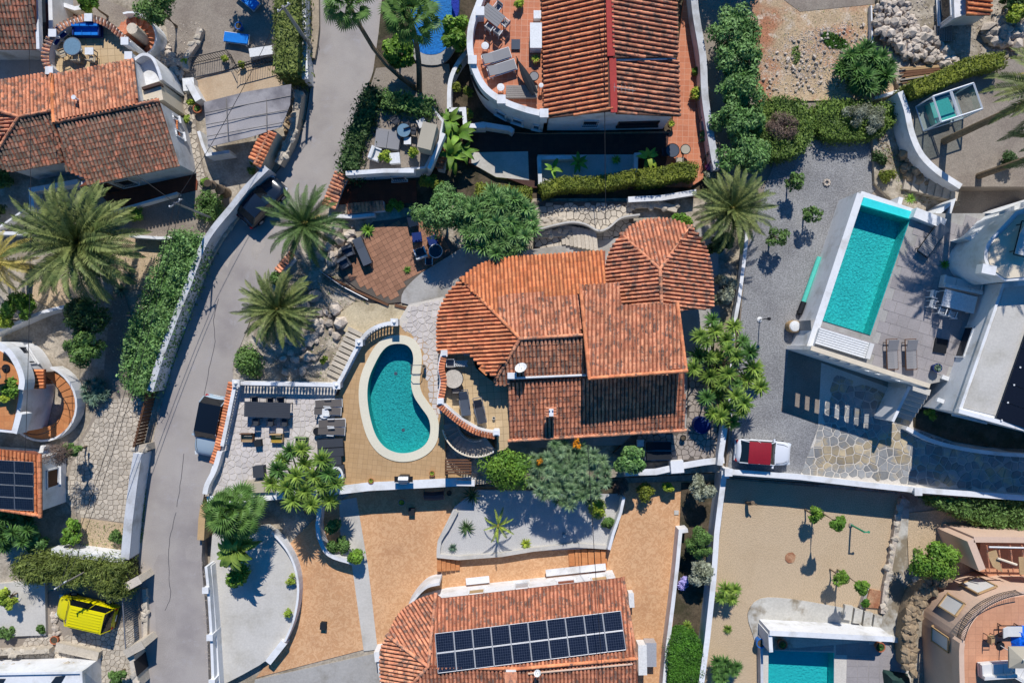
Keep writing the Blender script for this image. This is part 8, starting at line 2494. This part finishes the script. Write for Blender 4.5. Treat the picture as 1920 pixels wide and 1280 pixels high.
rocks('lower spill of rubble rocks above the timber pile', pxl(1712,50, 1745,70, 1790,110, 1790,130, 1745,120, 1720,110), 1.2, 70, .2, .42, heap=.2)
rocks('pale rubble rocks beside the tiny orange hut', pxl(1836,60, 1880,30, 1910,40, 1900,90, 1860,84), 1.2, 90, .25, .5, heap=.3)
rocks('loose stones along the stone edge of the pink house garden', pxl(1712,1060, 1770,1080, 1730,1110, 1704,1140), -1, 70, .15, .35, heap=.1)
rocks('scattered pale rocks above the balustrade beside the middle palm', pxl(566,520, 640,560, 640,640, 560,710, 520,700), .36, 60, .15, .55)
rocks('pale rocks around the upper middle palm', pxl(610,425, 668,425, 660,460, 620,500, 590,470), .36, 45, .15, .5)
rocks('rocks on the slope left of the curved white drive wall', pxl(1690,255, 1720,300, 1770,345, 1740,360, 1690,330), 1.1, 110, .2, .45, 'rock_brown', heap=.2)
rocks('little row of stones beside the yellow van', pxl(98,1146, 108,1146, 112,1196, 100,1200), .03, 28, .12, .28)
rocks('pale garden rocks beside the old house path', pxl(296,70, 322,86, 346,128, 350,150, 330,146, 300,110), 0, 60, .15, .4)
rocks('dark stones of the shaded lane bank below the tall hedge', pxl(556,160, 566,240, 542,280, 530,250), 0, 80, .15, .35, 'rock_brown')
def stones_stuff(name, px, z, n, s0, s1, mt):
    poly = ccw([WX(x, y, z) for x, y in px]); xs = [p.x for p in poly]; ys = [p.y for p in poly]
    mb = MB(); k = 0
    while k < n:
        x, y = random.uniform(min(xs), max(xs)), random.uniform(min(ys), max(ys))
        if not inside((x, y), poly): continue
        s = random.uniform(s0, s1); r = random.random() * 3
        mb.add([(x + s * math.cos(r + i * 2.1) * random.uniform(.7, 1.2), y + s * math.sin(r + i * 2.1) * random.uniform(.7, 1.2), z) for i in range(3)] + [(x, y, z + s * .5)], [(0, 1, 3), (1, 2, 3), (2, 0, 3)])
        k += 1
    solo(name, mb, mt, kind='stuff', loc=Vector((poly[0].x, poly[0].y, z)))
stones_stuff('loose_stones', pxl(1415,110, 1500,60, 1620,30, 1630,100, 1590,170, 1420,185), .87, 1300, .02, .08, 'stone_chip')
stones_stuff('loose_stones', pxl(1470,60, 1560,50, 1620,100, 1560,150, 1480,150), .87, 700, .02, .09, 'rock')
stones_stuff('loose_stones', pxl(1420,20, 1640,20, 1640,180, 1410,186), .87, 300, .02, .05, 'rock_brown')
stones_stuff('gravel_stones', pxl(560,470, 760,560, 640,720, 540,720, 470,680), .36, 900, .03, .12, 'rock')
stones_stuff('gravel_stones', pxl(1640,250, 1700,240, 1800,380, 1700,380), 1.11, 400, .04, .12, 'rock_brown')
stones_stuff('gravel_stones', pxl(280,40, 380,40, 350,180, 300,140), .03, 300, .04, .1, 'rock')
stones_stuff('loose_stones', pxl(1640,0, 1900,0, 1900,110, 1680,160), 1.21, 900, .04, .14, 'rock')
stones_stuff('gravel_stones', pxl(60,440, 330,440, 260,740, 120,560), .03, 500, .03, .1, 'rock')
rocks('rubble stones of the retaining bank around the pink house', smooth(pxl(1692,1250, 1694,1190, 1704,1135, 1730,1092, 1770,1068, 1782,1082, 1746,1108, 1722,1150, 1712,1200, 1712,1260), 2), .15, 210, .2, .42, 'rock_brown', heap=.1)
rocks('loose rubble scattered over the red earth of the dry yard', pxl(1430,120, 1500,60, 1620,40, 1628,90, 1590,170, 1430,180), .86, 170, .06, .17)
wp = thing('timber_pile', 'pile of old timber boards above the clipped hedge', 'timber pile', W(1735, 140, 1.2))
for k in range(11):
    a = W(1692 + random.uniform(-6, 6), 128 + k * 3.2, 1.3 + random.uniform(0, .15)); b = W(1764 + random.uniform(-12, 10), 122 + k * 2.4, 1.35 + random.uniform(0, .15))
    d = b - a
    part('plank', MB().box((a.x + b.x) / 2, (a.y + b.y) / 2, a.z, d.length, .1, .06, math.atan2(d.y, d.x)), random.choice(('wood_gray', 'wood_tan', 'wood_brown')), wp)
plt_ = thing('wooden_pallet', 'grey slatted wooden pallet beside the tiny orange hut', 'pallet', W(1767, 64, 1.2))
c = W(1767, 64, 1.35)
for k in range(8): part('slat', MB().box(c.x - .6 + .17 * k, c.y, 1.42, .12, 1.15, .04), 'wood_gray', plt_)
for s in (-1, 0, 1): part('bearer', MB().box(c.x, c.y + s * .5, 1.31, 1.3, .1, .14), 'wood_gray', plt_)
for lab_, px_ in (('a', pxl(262,950, 272,950, 272,1240, 264,1240)), ('b', pxl(300,770, 310,775, 280,900, 268,900)), ('c', pxl(376,1050, 384,1050, 394,1260, 386,1260)), ('d', pxl(560,430, 612,372, 618,380, 568,440))):
    stones_stuff('roadside_grit', px_, .003, 160, .015, .05, 'rock')
